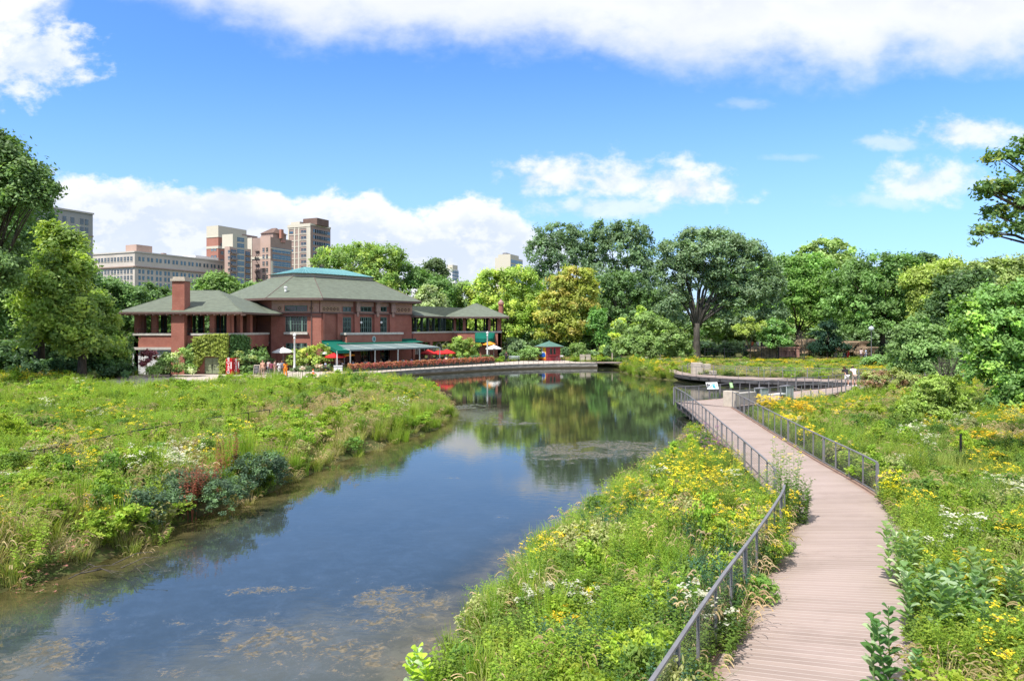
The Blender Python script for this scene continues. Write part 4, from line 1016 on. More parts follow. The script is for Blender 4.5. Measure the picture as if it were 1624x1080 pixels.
ivy(LW, [(sx_(293), 3.6), (sx_(309), 4.4), (sx_(311), .8), (sx_(287), .8), (sx_(289), 3.0)], 3500, 'dark green ivy at the foot of the brick chimney', (0.05, 0.14, 0.03), 7)
ivy(LW, [(sx_(262), 3.2), (sx_(290), 3.0), (sx_(293), 0.8), (sx_(252), .8), (sx_(255), 2.4)], 2600, 'loose pale green creeper on the white basement wall', (0.09, 0.15, 0.04), 8)

# ------------------------------------------------------------------ towers beyond the park
gd = Vector((0.404, 0.915)); gl = Vector((-0.915, 0.404))
def tower_faces(cpx, Z, wl, wr):
    c = Vector((pxx(cpx, Z), Z)); return Face(c + gl * wl, c), Face(c, c + gd * wr)
def solve_w(cpx, Z, px, d):
    c = Vector((pxx(cpx, Z), Z)); q = (px - CX) / F; return (q * c.y - c.x) / (d.x - q * d.y)
def put_windows(T, specs, glass='glass_blue'):
    """specs: list of (face, centre along, width, z0, z1); 100 as parts, rest as one"""
    rest = MB(); cache = {}
    specs = sorted(specs, key=lambda s: -s[2] * (s[4] - s[3]))
    for i, (f, a, w, za, zb, gm) in enumerate(specs):
        if i < 100:
            key = (round(w, 2), round(zb - za, 2), gm)
            if key not in cache:
                mb = MB(); hh = key[1]; mb.box(-w/2, w/2, -0.12, -0.001, 0, hh); mb.cur = 1; mb.box(-w/2 - .12, w/2 + .12, -0.22, -0.002, -0.28, -0.02)
                mb.box(-0.05, 0.05, -0.16, -0.121, 0, hh); mb.box(-w/2, w/2, -0.16, -0.122, hh*0.48, hh*0.54)
                cache[key] = mkmesh('window', mb, [gm, T['trim']])
            o = bpy.data.objects.new('window', cache[key]); COL.objects.link(o); o.parent = T['o']
            p = Vector(f.P(a, 0, za)) - T['o'].location; o.location = p; o.rotation_euler = (0, 0, math.atan2(f.d.y, f.d.x))
        else:
            f.box(rest, a - w/2, a + w/2, 0.001, 0.12, za, zb)
    if rest.v: o = obj('windows', rest, specs[-1][5], T['o']); o['kind'] = 'stuff'
def tower(label, cpx, Z, lpx, rpx, ytop, mt, trim='limestone', depth=None):
    wl = solve_w(cpx, Z, lpx, gl); wr = solve_w(cpx, Z, rpx, gd)
    L, Rf = tower_faces(cpx, Z, wl, wr); c = L.P(L.L, 0, 0); o = thing('apartment_tower', (c[0], c[1], 0), label, 'building')
    zt = pz(ytop, Z); mb = MB(); a, b, e = Vector(L.P(0, 0, 0)[:2]), Vector(c[:2]), Vector(Rf.P(Rf.L, 0, 0)[:2]); g = a + (e - b)
    mb.prism([tuple(a), tuple(b), tuple(e), tuple(g)], 0, zt); obj('wall', mb, mt, o)
    return {'o': o, 'L': L, 'R': Rf, 'zt': zt, 'trim': trim, 'Z': Z}
def grid(T, f, n, rows, w, h, z0, dz, a0=None, a1=None, pair=0, gm='glass_blue', skip=None):
    a0 = 1.2 if a0 is None else a0; a1 = f.L - 1.2 if a1 is None else a1; out = []
    for k in range(n):
        a = a0 + (a1 - a0) * (k + 0.5) / n
        for r in range(rows):
            z = z0 - r * dz
            if skip and skip(k, r): continue
            if pair: out += [(f, a - pair, w, z, z + h, gm), (f, a + pair, w, z, z + h, gm)]
            else: out.append((f, a, w, z, z + h, gm))
    return out
def slab(T, f, a0, a1, z0, z1, t, mt, name='cornice'):
    mb = MB(); f.box(mb, a0, a1, 0.002, t, z0, z1); return obj(name, mb, mt, T['o'])
def boxon(T, f, a0, a1, t0, t1, z0, z1, mt, name):
    mb = MB(); f.box(mb, a0, a1, t0, t1, z0, z1); return obj(name, mb, mt, T['o'])
M['tan'] = mat('tan_brick', (0.52, 0.47, 0.41), 0.85, var=0.08, vscale=0.1); M['greystone'] = mat('grey_stone', (0.33, 0.33, 0.31), 0.85, var=0.08, vscale=0.1)
M['redbrick'] = mat('far_red_brick', (0.38, 0.175, 0.13), 0.85, var=0.08, vscale=0.1); M['creamwall'] = mat('cream_wall', (0.56, 0.52, 0.42), 0.85, var=0.05)
M['brownwall'] = mat('brown_wall', (0.33, 0.24, 0.20), 0.85, var=0.1, vscale=0.1); M['pinktan'] = mat('pinkish_brick', (0.45, 0.32, 0.26), 0.85, var=0.08, vscale=0.1)  # brown and pinkish wall colours made paler in place of distance haze
# long tan block
T = tower('wide tan apartment block with paired windows and a brick penthouse on its roof', 213.5, 340, 147, 357, 398.5, 'tan')
zt = T['zt']; sp = grid(T, T['L'], 6, 10, 1.5, 2.0, zt - 4.6, 3.15, pair=1.25, gm='glass_dark')
sp += grid(T, T['R'], 11, 10, 1.15, 2.0, zt - 4.6, 3.15, pair=1.05)
sp = [s for s in sp if not (zt - 9.2 < s[3] < zt - 6.5)]
put_windows(T, sp)
for f in (T['L'], T['R']):
    slab(T, f, -0.3, f.L + 0.3, zt - 7.9, zt - 7.3, 0.8, 'brownwall'); slab(T, f, -0.2, f.L + 0.2, zt - 0.6, zt + 0.1, 0.4, 'limestone')
boxon(T, T['R'], 4, 13, -12, -4, zt - 0.5, zt + 4.0, 'pinktan', 'penthouse'); boxon(T, T['R'], 22, 24, -9, -7, zt - 0.5, zt + 1.6, 'brownwall', 'roof_vent')
boxon(T, T['R'], 40, 56, -14, -4, zt - .5, zt + 2.0, 'whitewall', 'penthouse')
# tall block behind the left trees
T = tower('tall grey stone block rising behind the trees at far left', 40, 262, 20, 147, 322, 'greystone')
zt = T['zt']; f = T['R']; L0 = f.L
sp = grid(T, f, 8, 14, 1.45, 2.3, zt - 5.2, 3.35, a0=f.L - 33, a1=f.L - 7.0, gm='glass_blue') + grid(T, f, 1, 14, 1.4, 2.3, zt - 5.2, 3.35, a0=f.L - 6.2, a1=f.L - 1.2, pair=1.0)
put_windows(T, sp); slab(T, f, -0.2, f.L + 0.3, zt - 0.5, zt + 0.15, 0.5, 'limestone'); slab(T, f, 0, f.L + 0.1, zt - 9.9, zt - 9.4, 0.4, 'brownwall')
# red tower with cream cap
T = tower('red brick tower with a blank cream block on top, left in the tower cluster', 346, 440, 327.2, 372, 375, 'redbrick')
zt = T['zt']; sp = grid(T, T['L'], 3, 9, 2.0, 2.0, zt - 9, 5.2, gm='glass_blue', skip=lambda k, r: k == 0 and r < 2) + grid(T, T['R'], 3, 9, 2.4, 2.0, zt - 6, 5.2)
put_windows(T, sp); boxon(T, T['L'], -0.01, T['L'].L - .01, -24, -0.01, zt, pz(357.5, 440), 'creamwall', 'cream_block')
for f in (T['L'], T['R']): slab(T, f, -0.1, f.L + 0.1, pz(394, 440), pz(390, 440), 0.25, 'creamwall'); slab(T, f, -0.1, f.L + 0.1, zt - 0.5, zt + 0.004, 0.3, 'creamwall')
boxon(T, T['R'], 20, 34, -12, 0, zt + .01, zt + 4, 'brownwall', 'penthouse')
# balcony tower
T = tower('slim brick tower with a blue glass bay between stacked balconies', 364, 380, 356, 398, 391, 'pinktan')
f = T['R']; zt = T['zt']; sl_ = f.s
boxon(T, f, sl_(369), sl_(392), -8, 0.02, zt - .5, pz(376, 395), 'creamwall', 'stair_bay')
sp = []
for r in range(17):
    z = zt + 3.6 - r * 3.35
    sp.append((f, (sl_(376) + sl_(387)) / 2, sl_(387) - sl_(376), z, z + 2.2, 'glass_blue'))
for r in range(15):
    z = zt - 3.6 - r * 3.35
    sp.append((f, (sl_(366) + sl_(374.5)) / 2, sl_(374.5) - sl_(366), z, z + 2.0, 'glass_dark')); sp.append((f, (sl_(389) + sl_(396)) / 2, sl_(396) - sl_(389), z, z + 2.0, 'glass_dark'))
    sp.append((T['L'], 3.4, 1.6, z, z + 1.6, 'glass_dark'))
# bay proud of the wall so its panes sit on it
boxon(T, f, sl_(375.4), sl_(387.6), -1, 0.0009, zt - 56, zt + 4.6, 'creamwall', 'glass_bay')
put_windows(T, [(a, b, c, z, zz, g) for a, b, c, z, zz, g in sp])
for r in range(15):
    z = zt - 3.75 - r * 3.35; boxon(T, f, sl_(365.5), sl_(375), 0.121, 1.3, z - .25, z + 0.0, 'brownwall', 'balcony'); boxon(T, f, sl_(388.5), sl_(397), 0.121, 1.3, z - .25, z + 0.0, 'brownwall', 'balcony')
    boxon(T, f, sl_(365.5), sl_(375), 1.25, 1.3, z + 0.01, z + 0.9, 'metal', 'balcony_rail'); 
# brown tower with a mansard
T = tower('brown brick tower with a hipped penthouse roof and black fire escape', 429.5, 400, 392, 462.5, 376, 'brownwall')
zt = T['zt']; fL, fR = T['L'], T['R']
boxon(T, fL, fL.s(413.5), fL.L - 0.01, 0.003, 0.4, 0, zt + 0.6, 'pinktan', 'corner_bay')
f2 = Face(fL.P(fL.s(413.5), 0.4, 0)[:2], fL.P(fL.L, 0.4, 0)[:2])
sp = grid(T, f2, 2, 14, 1.5, 2.3, zt - 8.5, 4.0, gm='glass_dark') + grid(T, fR, 5, 14, 3.0, 2.6, zt - 8.5, 4.0)
put_windows(T, sp)
esc = MB()
for r in range(13):
    z = zt - 8 - r * 4.0; a0, a1 = fL.s(405), fL.s(411.5); fL.box(esc, a0, a1, 0.01, 1.0, z, z + 0.18)
    esc.tube([fL.P(a0 if r % 2 else a1, 0.6, z), fL.P(a1 if r % 2 else a0, 0.6, z - 4.0)], 0.14, 4)
    fL.box(esc, a0, a1, 0.95, 1.0, z + 1.0, z + 1.1)
obj('fire_escape', esc, 'metal_dark', T['o']); slab(T, fL, fL.s(393), fL.s(400), 0, zt + .3, 0.3, 'creamwall', 'pilaster'); slab(T, fR, -0.05, 1.6, 0, zt - 14, 0.3, 'creamwall', 'quoin')
slab(T, fR, -0.1, fR.L + .1, pz(394.5, 400), pz(392.8, 400), 0.25, 'creamwall'); slab(T, fL, fL.s(392.5), fL.L, pz(410, 400), pz(406.5, 400), 0.45, 'creamwall')
pm = MB(); cz = zt + 0.01; a0, a1 = fL.s(408), fL.s(427); mb = MB(); fL.box(mb, a0, a1, -14, -3, cz, cz + 2.8); obj('penthouse', mb, 'brownwall', T['o'])
mb = MB(); P1, P2, P3, P4 = fL.P(a0 - .6, -2.4, cz + 2.81), fL.P(a1 + .6, -2.4, cz + 2.81), fL.P(a1 + .6, -14.6, cz + 2.81), fL.P(a0 - .6, -14.6, cz + 2.81); r1, r2 = fL.P(a0 + 3.2, -8.5, cz + 6.6), fL.P(a1 - 2.6, -8.5, cz + 6.6)
mb.quad(P1, P2, r2, r1); mb.tri(P2, P3, r2); mb.quad(P3, P4, r1, r2); mb.tri(P4, P1, r1); obj('penthouse_roof', mb, 'brick_brown', T['o'])
mb = MB(); fL.box(mb, fL.L - .2, fL.L + 1.4, -9, -7, zt, zt + 5.4); obj('chimney', mb, 'redbrick', T['o'])
mb = MB(); fR.box(mb, 8, fR.L - 6, 0.01, 0.6, zt - 2.2, zt - 0.6); obj('roof_sign', mb, 'pink', T['o'])
# dark glass tower on the right of the cluster
T = tower('tower with a cream gridded side and a dark window wall, right in the tower cluster', 492.5, 450, 456.6, 524, 355.5, 'brownwall')
zt = T['zt']; fL, fR = T['L'], T['R']
mb = MB()
for px in (456.7, 466.5, 473, 486.5): fL.box(mb, fL.s(px), fL.s(px) + 1.1, 0.002, 0.3, 0, zt)
fL.box(mb, fL.L - 1.9, fL.L, 0.002, 0.3, 0, zt)
for r in range(16): fL.box(mb, 0, fL.L, 0.002, 0.27, zt - 2.6 - r * 4.0, zt - 2.15 - r * 4.0)
fL.box(mb, -0.1, fL.L + 0.1, 0.3, 0.5, zt - 1.6, zt + 0.5); fR.box(mb, -0.1, fR.L + .1, 0.002, 0.4, zt - 0.7, zt + 0.5); obj('concrete_grid', mb, 'creamwall', T['o'])
sp = []
for r in range(14):
    z = zt - 6.0 - r * 4.0
    sp.append((fL, (fL.s(477) + fL.s(486)) / 2, fL.s(485.5) - fL.s(477.5), z + 0.5, z + 2.2, 'glass_dark'))
    if r % 3 == 0: sp.append((fL, fL.s(462), 3.0, z + 0.5, z + 2.0, 'glass_blue'))
sp += grid(T, fR, 9, 12, 2.9, 2.0, zt - 5.0, 4.0, a0=3, gm='glass_blue')
put_windows(T, sp)
boxon(T, fL, fL.s(474), fL.L + 2, -16, -4, zt, pz(344.5, 450), 'brick_brown', 'penthouse'); boxon(T, fL, fL.s(458), fL.s(472), -10, -2, zt, zt + 2.6, 'creamwall', 'penthouse')
# distant slivers behind the pavilion's right wing
T = tower('narrow white tower with a blue glass wing, far off above the trees', 717.5, 880, 708, 727, 427, 'whitewall'); zt = T['zt']
boxon(T, T['L'], 1.0, T['L'].L, -14, -0.5, zt, pz(420, 880), 'creamwall', 'penthouse')
put_windows(T, grid(T, T['L'], 2, 7, 2.4, 3.0, zt - 8, 6.0) + grid(T, T['R'], 6, 9, 6.0, 3.2, zt - 5, 4.6))
T = tower('low white block at the foot of the narrow far tower', 722, 860, 704, 734, 445, 'whitewall'); zt = T['zt']
put_windows(T, grid(T, T['L'], 5, 3, 1.6, 2.6, zt - 6, 6.0, gm='glass_dark') + grid(T, T['R'], 5, 3, 3.0, 2.6, zt - 6, 6.0, gm='glass_dark'))
T = tower('white tower with a blank wall and stepped roof behind the lime green tree', 809.5, 640, 785, 829, 408, 'creamwall'); zt = T['zt']
boxon(T, T['L'], T['L'].s(790), T['L'].L - 0.02, -20, -0.02, zt, pz(403, 640), 'creamwall', 'penthouse'); boxon(T, T['L'], T['L'].s(795), T['L'].s(801), -12, -3, pz(403, 640) + .01, pz(400, 640), 'metal', 'roof_plant')
put_windows(T, grid(T, T['R'], 6, 9, 4.6, 3.0, zt - 5, 4.4) )
T = tower('small pale roof just above the trees left of the round headed oak', 664, 900, 653, 672, 431, 'whitewall'); zt = T['zt']; put_windows(T, grid(T, T['R'], 4, 3, 3.0, 2.6, zt - 6, 5.0))
# ------------------------------------------------------------------ trees and shrubs
def crown_mesh(name, seed, lobes, n_leaf, leaf, col, col2=None, p2=0.15, clump=0.9, up=0.5, shell=0.62, clump_n=70, droop=0.0, mats=('leaf',), streak=False):
    """lobes: (x, y, z, rx, ry, rz); leaves gathered in clumps near the lobes' surfaces"""
    rs = np.random.RandomState(seed); Lb = np.array(lobes, float)
    area = (Lb[:, 3] * Lb[:, 4] + Lb[:, 3] * Lb[:, 5] + Lb[:, 4] * Lb[:, 5]); clump_n = clump_n * 1.45; nc = max(8, int(n_leaf / clump_n))
    li = rs.choice(len(Lb), nc, p=area / area.sum())
    dr = rs.normal(size=(nc, 3)); dr /= np.linalg.norm(dr, axis=1)[:, None]
    dr[:, 2] = np.where(dr[:, 2] < -0.5, -dr[:, 2] * 0.8, dr[:, 2]); dr /= np.linalg.norm(dr, axis=1)[:, None]
    rr = (shell + (1.04 - shell) * rs.rand(nc) ** 0.6); rr[rs.rand(nc) < .13] *= 1.16
    C = Lb[li, :3] + dr * Lb[li, 3:] * rr[:, None]
    # drop clumps deep inside another lobe
    keep = np.ones(nc, bool)
    for l in Lb:
        q = (C - l[:3]) / l[3:]; keep &= ~((q ** 2).sum(1) < 0.30)
    C = C[keep]; dr = dr[keep]; nc = len(C)
    per = np.maximum(4, rs.poisson(clump_n, nc)); idx = np.repeat(np.arange(nc), per); N = len(idx)
    crad = clump * rs.uniform(0.5, 1.2, nc)
    off = rs.normal(size=(N, 3)) * np.array([0.50, 0.50, 0.42])
    if droop: off[:, 2] -= droop * (off[:, 0] ** 2 + off[:, 1] ** 2)
    P = C[idx] + off * crad[idx][:, None]
    tone = rs.uniform(0.70, 1.30, nc)[idx] * rs.uniform(0.85, 1.15, N)
    c = np.array(col)[None] * tone[:, None]
    if col2 is not None:
        m = rs.rand(nc) < p2
        w = m[idx]; c[w] = np.array(col2)[None] * tone[w][:, None]
    nrm = dr[idx] * 0.55
    v, q, c = leafcloud(rs, P, leaf, c, nrm, up)
    return fast_mesh(name, v, q, c, mats)

def auto_lobes(rs, w, d, h, n, z0, shape='round'):
    out = []
    for k in range(n):
        t = (k + 0.5) / n; a = k * 2.39996 + rs.uniform(-.4, .4)
        zz = z0 + h * (0.14 + 0.74 * t)
        if shape == 'round': prof = math.sqrt(max(0.05, 1 - ((t - 0.42) / 0.62) ** 2))
        elif shape == 'vase': prof = 0.55 + 0.5 * math.sin(math.pi * min(1, t * 0.9 + 0.15))
        elif shape == 'cone': prof = 1.05 - 0.95 * t
        elif shape == 'column': prof = 0.85 - 0.35 * abs(t - 0.45)
        else: prof = 1.0 - 0.45 * t
        rad = prof * rs.uniform(0.35, 0.62); lr = rs.uniform(0.26, 0.40) * (0.72 + 0.3 * prof)
        out.append((math.cos(a) * w * rad, math.sin(a) * d * rad, zz, w * lr, d * lr, h * rs.uniform(0.13, 0.2)))
    out.append((0, 0, z0 + h * 0.55, w * 0.5, d * 0.5, h * 0.33)); return out

def trunk_mesh(seed, base_r, h_fork, lobes, lean=(0, 0), n_limb=8, flare=1.5, bark='bark'):
    rs = np.random.RandomState(seed); mb = MB(); fx, fy = lean
    path = [(0, 0, -0.3), (0, 0, 0.15), (fx * .2, fy * .2, h_fork * 0.3), (fx * .6, fy * .6, h_fork * 0.7), (fx, fy, h_fork)]
    mb.tube(path, [base_r * flare, base_r * 1.2, base_r, base_r * 0.9, base_r * 0.8], 10)
    lb = sorted(lobes, key=lambda l: -l[3] * l[5])[:n_limb]
    for l in lb:
        s = Vector((fx, fy, h_fork * rs.uniform(0.82, 1.0))); e = Vector(l[:3]) ; m1 = s.lerp(e, 0.35) + Vector((rs.uniform(-.3, .3), rs.uniform(-.3, .3), (e - s).length * 0.12)); m2 = s.lerp(e, 0.7) + Vector((0, 0, (e - s).length * 0.08))
        r = base_r * rs.uniform(0.35, 0.55); mb.tube([s - Vector((0, 0, .3)), m1, m2, e], [r, r * 0.7, r * 0.42, r * 0.15], 6)
        for q in range(3):
            p = m1.lerp(m2, rs.rand()); t = e + Vector((rs.uniform(-1, 1) * l[3], rs.uniform(-1, 1) * l[4], rs.uniform(-.3, 1) * l[5])) * 0.8
            mb.tube([p, p.lerp(t, 0.5) + Vector((0, 0, .2)), t], [r * 0.36, r * 0.22, r * 0.06], 4)
    return mkmesh('trunk', mb, [bark], smooth=True)

def tree(name, label, px, Z, lobes, n_leaf, leaf, col, base_r=0.35, fork=3.0, z0=0.6, seed=1, cat='tree', group=None, bark='bark', lean=(0, 0), n_limb=8, ground=None, **k):
    x = pxx(px, Z); o = thing(name, (x, Z, z0), label, cat, group)
    cm = crown_mesh('crown', seed, lobes, n_leaf, leaf, col, **k); c = bpy.data.objects.new('crown', cm); COL.objects.link(c); c.parent = o
    if base_r:
        t = bpy.data.objects.new('trunk', trunk_mesh(seed + 7, base_r, fork, lobes, lean, n_limb, bark=bark)); COL.objects.link(t); t.parent = o
    return o

def px_lobes(Z, px_base, z0, items, depth=0.85):
    """items: (px, py, half width px, half height px[, dy]) -> lobes in tree coordinates"""
    out = []
    x0 = pxx(px_base, Z)
    for it in items:
        px, py, hw, hh = it[:4]; dy = it[4] if len(it) > 4 else 0.0
        rx = hw / F * Z; out.append((pxx(px, Z) - x0, dy, pz(py, Z) - z0, rx, rx * depth, hh / F * Z))
    return out

DG = (0.030, 0.078, 0.022); MG = (0.062, 0.135, 0.026); BG = (0.10, 0.20, 0.03); LG = (0.22, 0.30, 0.03); GG = (0.085, 0.15, 0.062); YG = (0.36, 0.34, 0.035)
# --- left side
Z = 74
tree('broadleaf_tree', 'tall dark green tree at the far left edge with a dark forked trunk', 62, Z, px_lobes(Z, 62, .6, [(-55, 320, 80, 60, 2), (48, 325, 30, 30, -1), (-5, 350, 66, 50, -2), (35, 400, 66, 48, -3), (-30, 430, 90, 60, -2), (55, 470, 62, 46, -3.5), (20, 505, 74, 42, -3),
     (90, 512, 36, 28, -2), (-40, 500, 80, 50, 0), (62, 350, 24, 22, 0), (38, 290, 24, 18, 0)]), 62000, 0.21, (0.048, 0.108, 0.032), base_r=0.55, fork=5.5, seed=11, clump=0.95, col2=(0.085, 0.165, 0.05), p2=0.35, shell=0.5, clump_n=60)
tree('broadleaf_tree', 'tallest dark green crown leaning in from the left border', -40, 57, px_lobes(57, -40, .6, [(8, 250, 34, 30), (-20, 226, 34, 24), (38, 280, 34, 26), (62, 310, 26, 16), (-50, 300, 70, 60, 2), (30, 318, 40, 18), (78, 296, 12, 10), (-60, 420, 90, 60), (0, 340, 46, 20)]), 34000, 0.17, (0.050, 0.110, 0.032), base_r=0.45, fork=5.5, seed=10, clump=.8, col2=(0.085, 0.165, 0.05), p2=0.35, shell=.5, clump_n=50)
tree('maple_tree', 'yellow green maple between the tall dark tree and the pavilion', 130, 67, px_lobes(67, 130, .6, [(100, 392, 32, 24), (85, 372, 20, 16), (118, 430, 34, 30, -1), (105, 470, 48, 34, -2), (132, 498, 32, 26, -2), (112, 530, 50, 28, -2), (145, 545, 30, 20, -1), (90, 430, 40, 34, 0), (85, 500, 50, 40, 0)]),
     34000, 0.20, (0.095, 0.17, 0.03), base_r=0.4, fork=4, seed=12, col2=(0.17, 0.25, 0.028), p2=0.35, clump=0.85, clump_n=55)
tree('broadleaf_tree', 'fresh green low tree filling the gap left of the loggia', 185, 72, px_lobes(72, 185, .6, [(150, 480, 24, 18), (160, 505, 26, 24), (145, 530, 34, 26), (176, 540, 22, 22, -1), (188, 562, 18, 14, -1)]), 15000, 0.17, (0.085, 0.165, 0.03), base_r=0.15, fork=1.5, seed=9, clump=.6, col2=(0.15, 0.24, 0.03), p2=.35)
tree('shrub', 'rounded dark green shrub at the left corner of the pavilion', 190, 73, px_lobes(73, 190, .6, [(165, 550, 40, 26), (192, 560, 22, 18, -.5), (150, 565, 40, 20, -.5), (185, 575, 28, 12, -1)]), 12000, 0.16, (0.055, 0.12, 0.032), base_r=0.12, fork=.8, seed=13, cat='shrub', clump=.5)
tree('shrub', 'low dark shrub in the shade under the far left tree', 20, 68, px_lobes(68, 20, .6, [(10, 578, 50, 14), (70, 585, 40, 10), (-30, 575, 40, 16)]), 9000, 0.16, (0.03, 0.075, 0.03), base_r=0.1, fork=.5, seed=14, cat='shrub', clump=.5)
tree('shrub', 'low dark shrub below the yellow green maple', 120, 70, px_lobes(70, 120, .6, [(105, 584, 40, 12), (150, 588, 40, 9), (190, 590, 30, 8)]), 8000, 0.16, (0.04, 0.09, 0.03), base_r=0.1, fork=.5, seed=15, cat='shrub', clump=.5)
tree('shrub', 'purple leaved shrub by the white basement wall', 236, 75, px_lobes(75, 236, .6, [(236, 566, 11, 10), (232, 576, 12, 7), (241, 572, 9, 8)]), 1600, 0.13, (0.16, 0.05, 0.055), base_r=0.06, fork=.5, seed=16, cat='shrub', clump=.3)
tree('shrub', 'pale flowering shrub in front of the white basement wall', 270, 73.5, px_lobes(73.5, 270, .6, [(268, 574, 14, 12), (288, 570, 14, 15), (255, 586, 20, 7), (292, 584, 14, 10)]), 6000, 0.13, (0.12, 0.20, 0.05), base_r=0.08, fork=.5, seed=17, cat='shrub', clump=.4, col2=(0.34, 0.38, 0.24), p2=0.25)
tree('shrub', 'broad leaved shrub beside the vending machines', 388, 77.5, px_lobes(77.5, 388, .6, [(385, 580, 14, 12), (398, 572, 14, 13), (410, 568, 14, 12), (395, 588, 18, 8), (380, 570, 8, 9)]), 6000, 0.15, (0.06, 0.13, 0.035), base_r=0.08, fork=.5, seed=18, cat='shrub', clump=.4, col2=(0.2, 0.27, 0.09), p2=.2)
tree('shrub', 'dark shrub before the arched doorway', 412, 84, px_lobes(84, 412, .6, [(408, 565, 15, 12), (420, 572, 10, 10), (400, 575, 12, 10)]), 3500, 0.15, (0.045, 0.10, 0.03), base_r=0.08, fork=.5, seed=19, cat='shrub', clump=.4)
tree('small_tree', 'small lime green tree beside the white lamp post', 500, 84.2, px_lobes(84.2, 500, .6, [(485, 562, 20, 13), (505, 560, 20, 13), (470, 572, 16, 10), (495, 575, 26, 9), (515, 566, 13, 10), (455, 576, 12, 8)]), 9000, 0.15, (0.13, 0.195, 0.028), base_r=0.08, fork=1.0, seed=20, cat='tree', clump=.42, col2=(0.20, 0.235, 0.03), p2=.35)
tree('shrub', 'low mixed shrub bed at the foot of the lime green tree', 495, 82.6, px_lobes(82.6, 495, .6, [(480, 587, 18, 4), (505, 585, 20, 5), (525, 584, 12, 5)]), 4000, 0.12, (0.09, 0.14, 0.06), base_r=0, seed=21, cat='shrub', clump=.3, col2=(0.3, 0.24, 0.2), p2=.15)
tree('small_tree', 'small bright green tree in front of the right pavilion', 737, 103, px_lobes(103, 737, .6, [(735, 545, 15, 10), (722, 554, 16, 9), (748, 553, 15, 10), (735, 562, 24, 8), (712, 562, 8, 5)]), 7500, 0.16, (0.115, 0.185, 0.028), base_r=0.08, fork=1.2, seed=22, clump=.42, col2=(0.19, 0.24, 0.03), p2=.3)
tree('shrub', 'clipped dark green hedge bed below the bright little tree', 752, 101.5, px_lobes(101.5, 752, .6, [(738, 570, 14, 5), (755, 569, 14, 5), (770, 570, 12, 5)]), 5000, 0.12, (0.05, 0.11, 0.04), base_r=0, seed=23, cat='shrub', clump=.3)
# --- behind the pavilion
bgl = [('dark tree left behind the loggia roof', 190, 104, [(180, 470, 30, 24), (205, 480, 26, 22), (175, 500, 34, 20), (200, 505, 30, 20), (215, 515, 22, 18)], (0.07, 0.14, 0.035), 31), 
       ('mid green tree under the long tan block', 235, 112, [(205, 478, 30, 22), (240, 475, 30, 20), (225, 500, 45, 26), (262, 500, 34, 28), (250, 520, 34, 22)], (0.06, 0.125, 0.035), 32),
       ('dark bushy tree showing through the open loggia', 300, 106, [(262, 500, 30, 30), (300, 505, 40, 26), (345, 505, 36, 26), (300, 485, 44, 20), (325, 525, 60, 14)], (0.05, 0.11, 0.03), 33),
       ('round green tree rising behind the left loggia roof', 342, 128, [(342, 452, 28, 18), (322, 462, 22, 18), (362, 464, 20, 18), (340, 480, 36, 20)], (0.075, 0.16, 0.03), 34),
       ('tree with only its top showing between the roofs', 395, 135, [(395, 462, 20, 12), (382, 470, 20, 10), (408, 458, 14, 7), (395, 478, 40, 10)], (0.08, 0.16, 0.04), 35)]
for lb, px, Z, it, c, sd in bgl:
    tree('broadleaf_tree', lb, px, Z, px_lobes(Z, px, .6, it), 15000, 0.26, c, base_r=0.3, fork=4, seed=sd, clump=.85, clump_n=50)
Z = 128
tree('locust_tree', 'spreading feathery green tree behind the hall roof, its right branch reaching out', 575, Z, px_lobes(Z, 575, .6, [(535, 408, 34, 15), (575, 402, 36, 14), (612, 404, 26, 12), (560, 425, 50, 22), (605, 430, 34, 22), (575, 450, 60, 26), (625, 418, 14, 8), (520, 425, 26, 18), (632, 405, 9, 5), (600, 465, 50, 20)]),
     30000, 0.24, (0.085, 0.165, 0.03), base_r=0.4, fork=6, seed=41, clump=1.0, col2=(0.14, 0.21, 0.03), p2=.3, clump_n=45)
tree('broadleaf_tree', 'mid green tree sloping down behind the right end of the hall roof', 655, 132, px_lobes(132, 655, .6, [(640, 440, 30, 20), (668, 448, 26, 18), (655, 465, 40, 24), (690, 462, 30, 22), (690, 485, 34, 20), (660, 490, 36, 20)]), 20000, 0.26, (0.065, 0.14, 0.03), base_r=0.35, fork=4, seed=42, clump=.9, clump_n=50)
tree('oak_tree', 'small round headed dark oak standing above the trees near the far white tower', 689, 175, px_lobes(175, 689, .6, [(688, 424, 16, 10), (676, 434, 11, 8), (702, 434, 10, 8), (690, 445, 18, 12), (690, 462, 22, 14)]), 9000, 0.36, (0.055, 0.095, 0.035), base_r=0.4, fork=10, seed=43, clump=1.1, clump_n=40)
tree('broadleaf_tree', 'pale grey green tree behind the right loggia', 683, 122, px_lobes(122, 683, .6, [(682, 470, 16, 16), (672, 480, 14, 12), (695, 480, 14, 12), (683, 492, 22, 12)]), 8000, 0.22, (0.17, 0.23, 0.10), base_r=0.2, fork=4, seed=44, clump=.7)
tree('broadleaf_tree', 'mid green tree behind the ridge of the right loggia', 725, 138, px_lobes(138, 725, .6, [(715, 470, 20, 16), (735, 465, 22, 18), (712, 500, 26, 24), (740, 495, 30, 30), (700, 520, 26, 16)]), 14000, 0.26, (0.08, 0.16, 0.03), base_r=0.3, fork=4, seed=45, clump=.85)
Z = 134
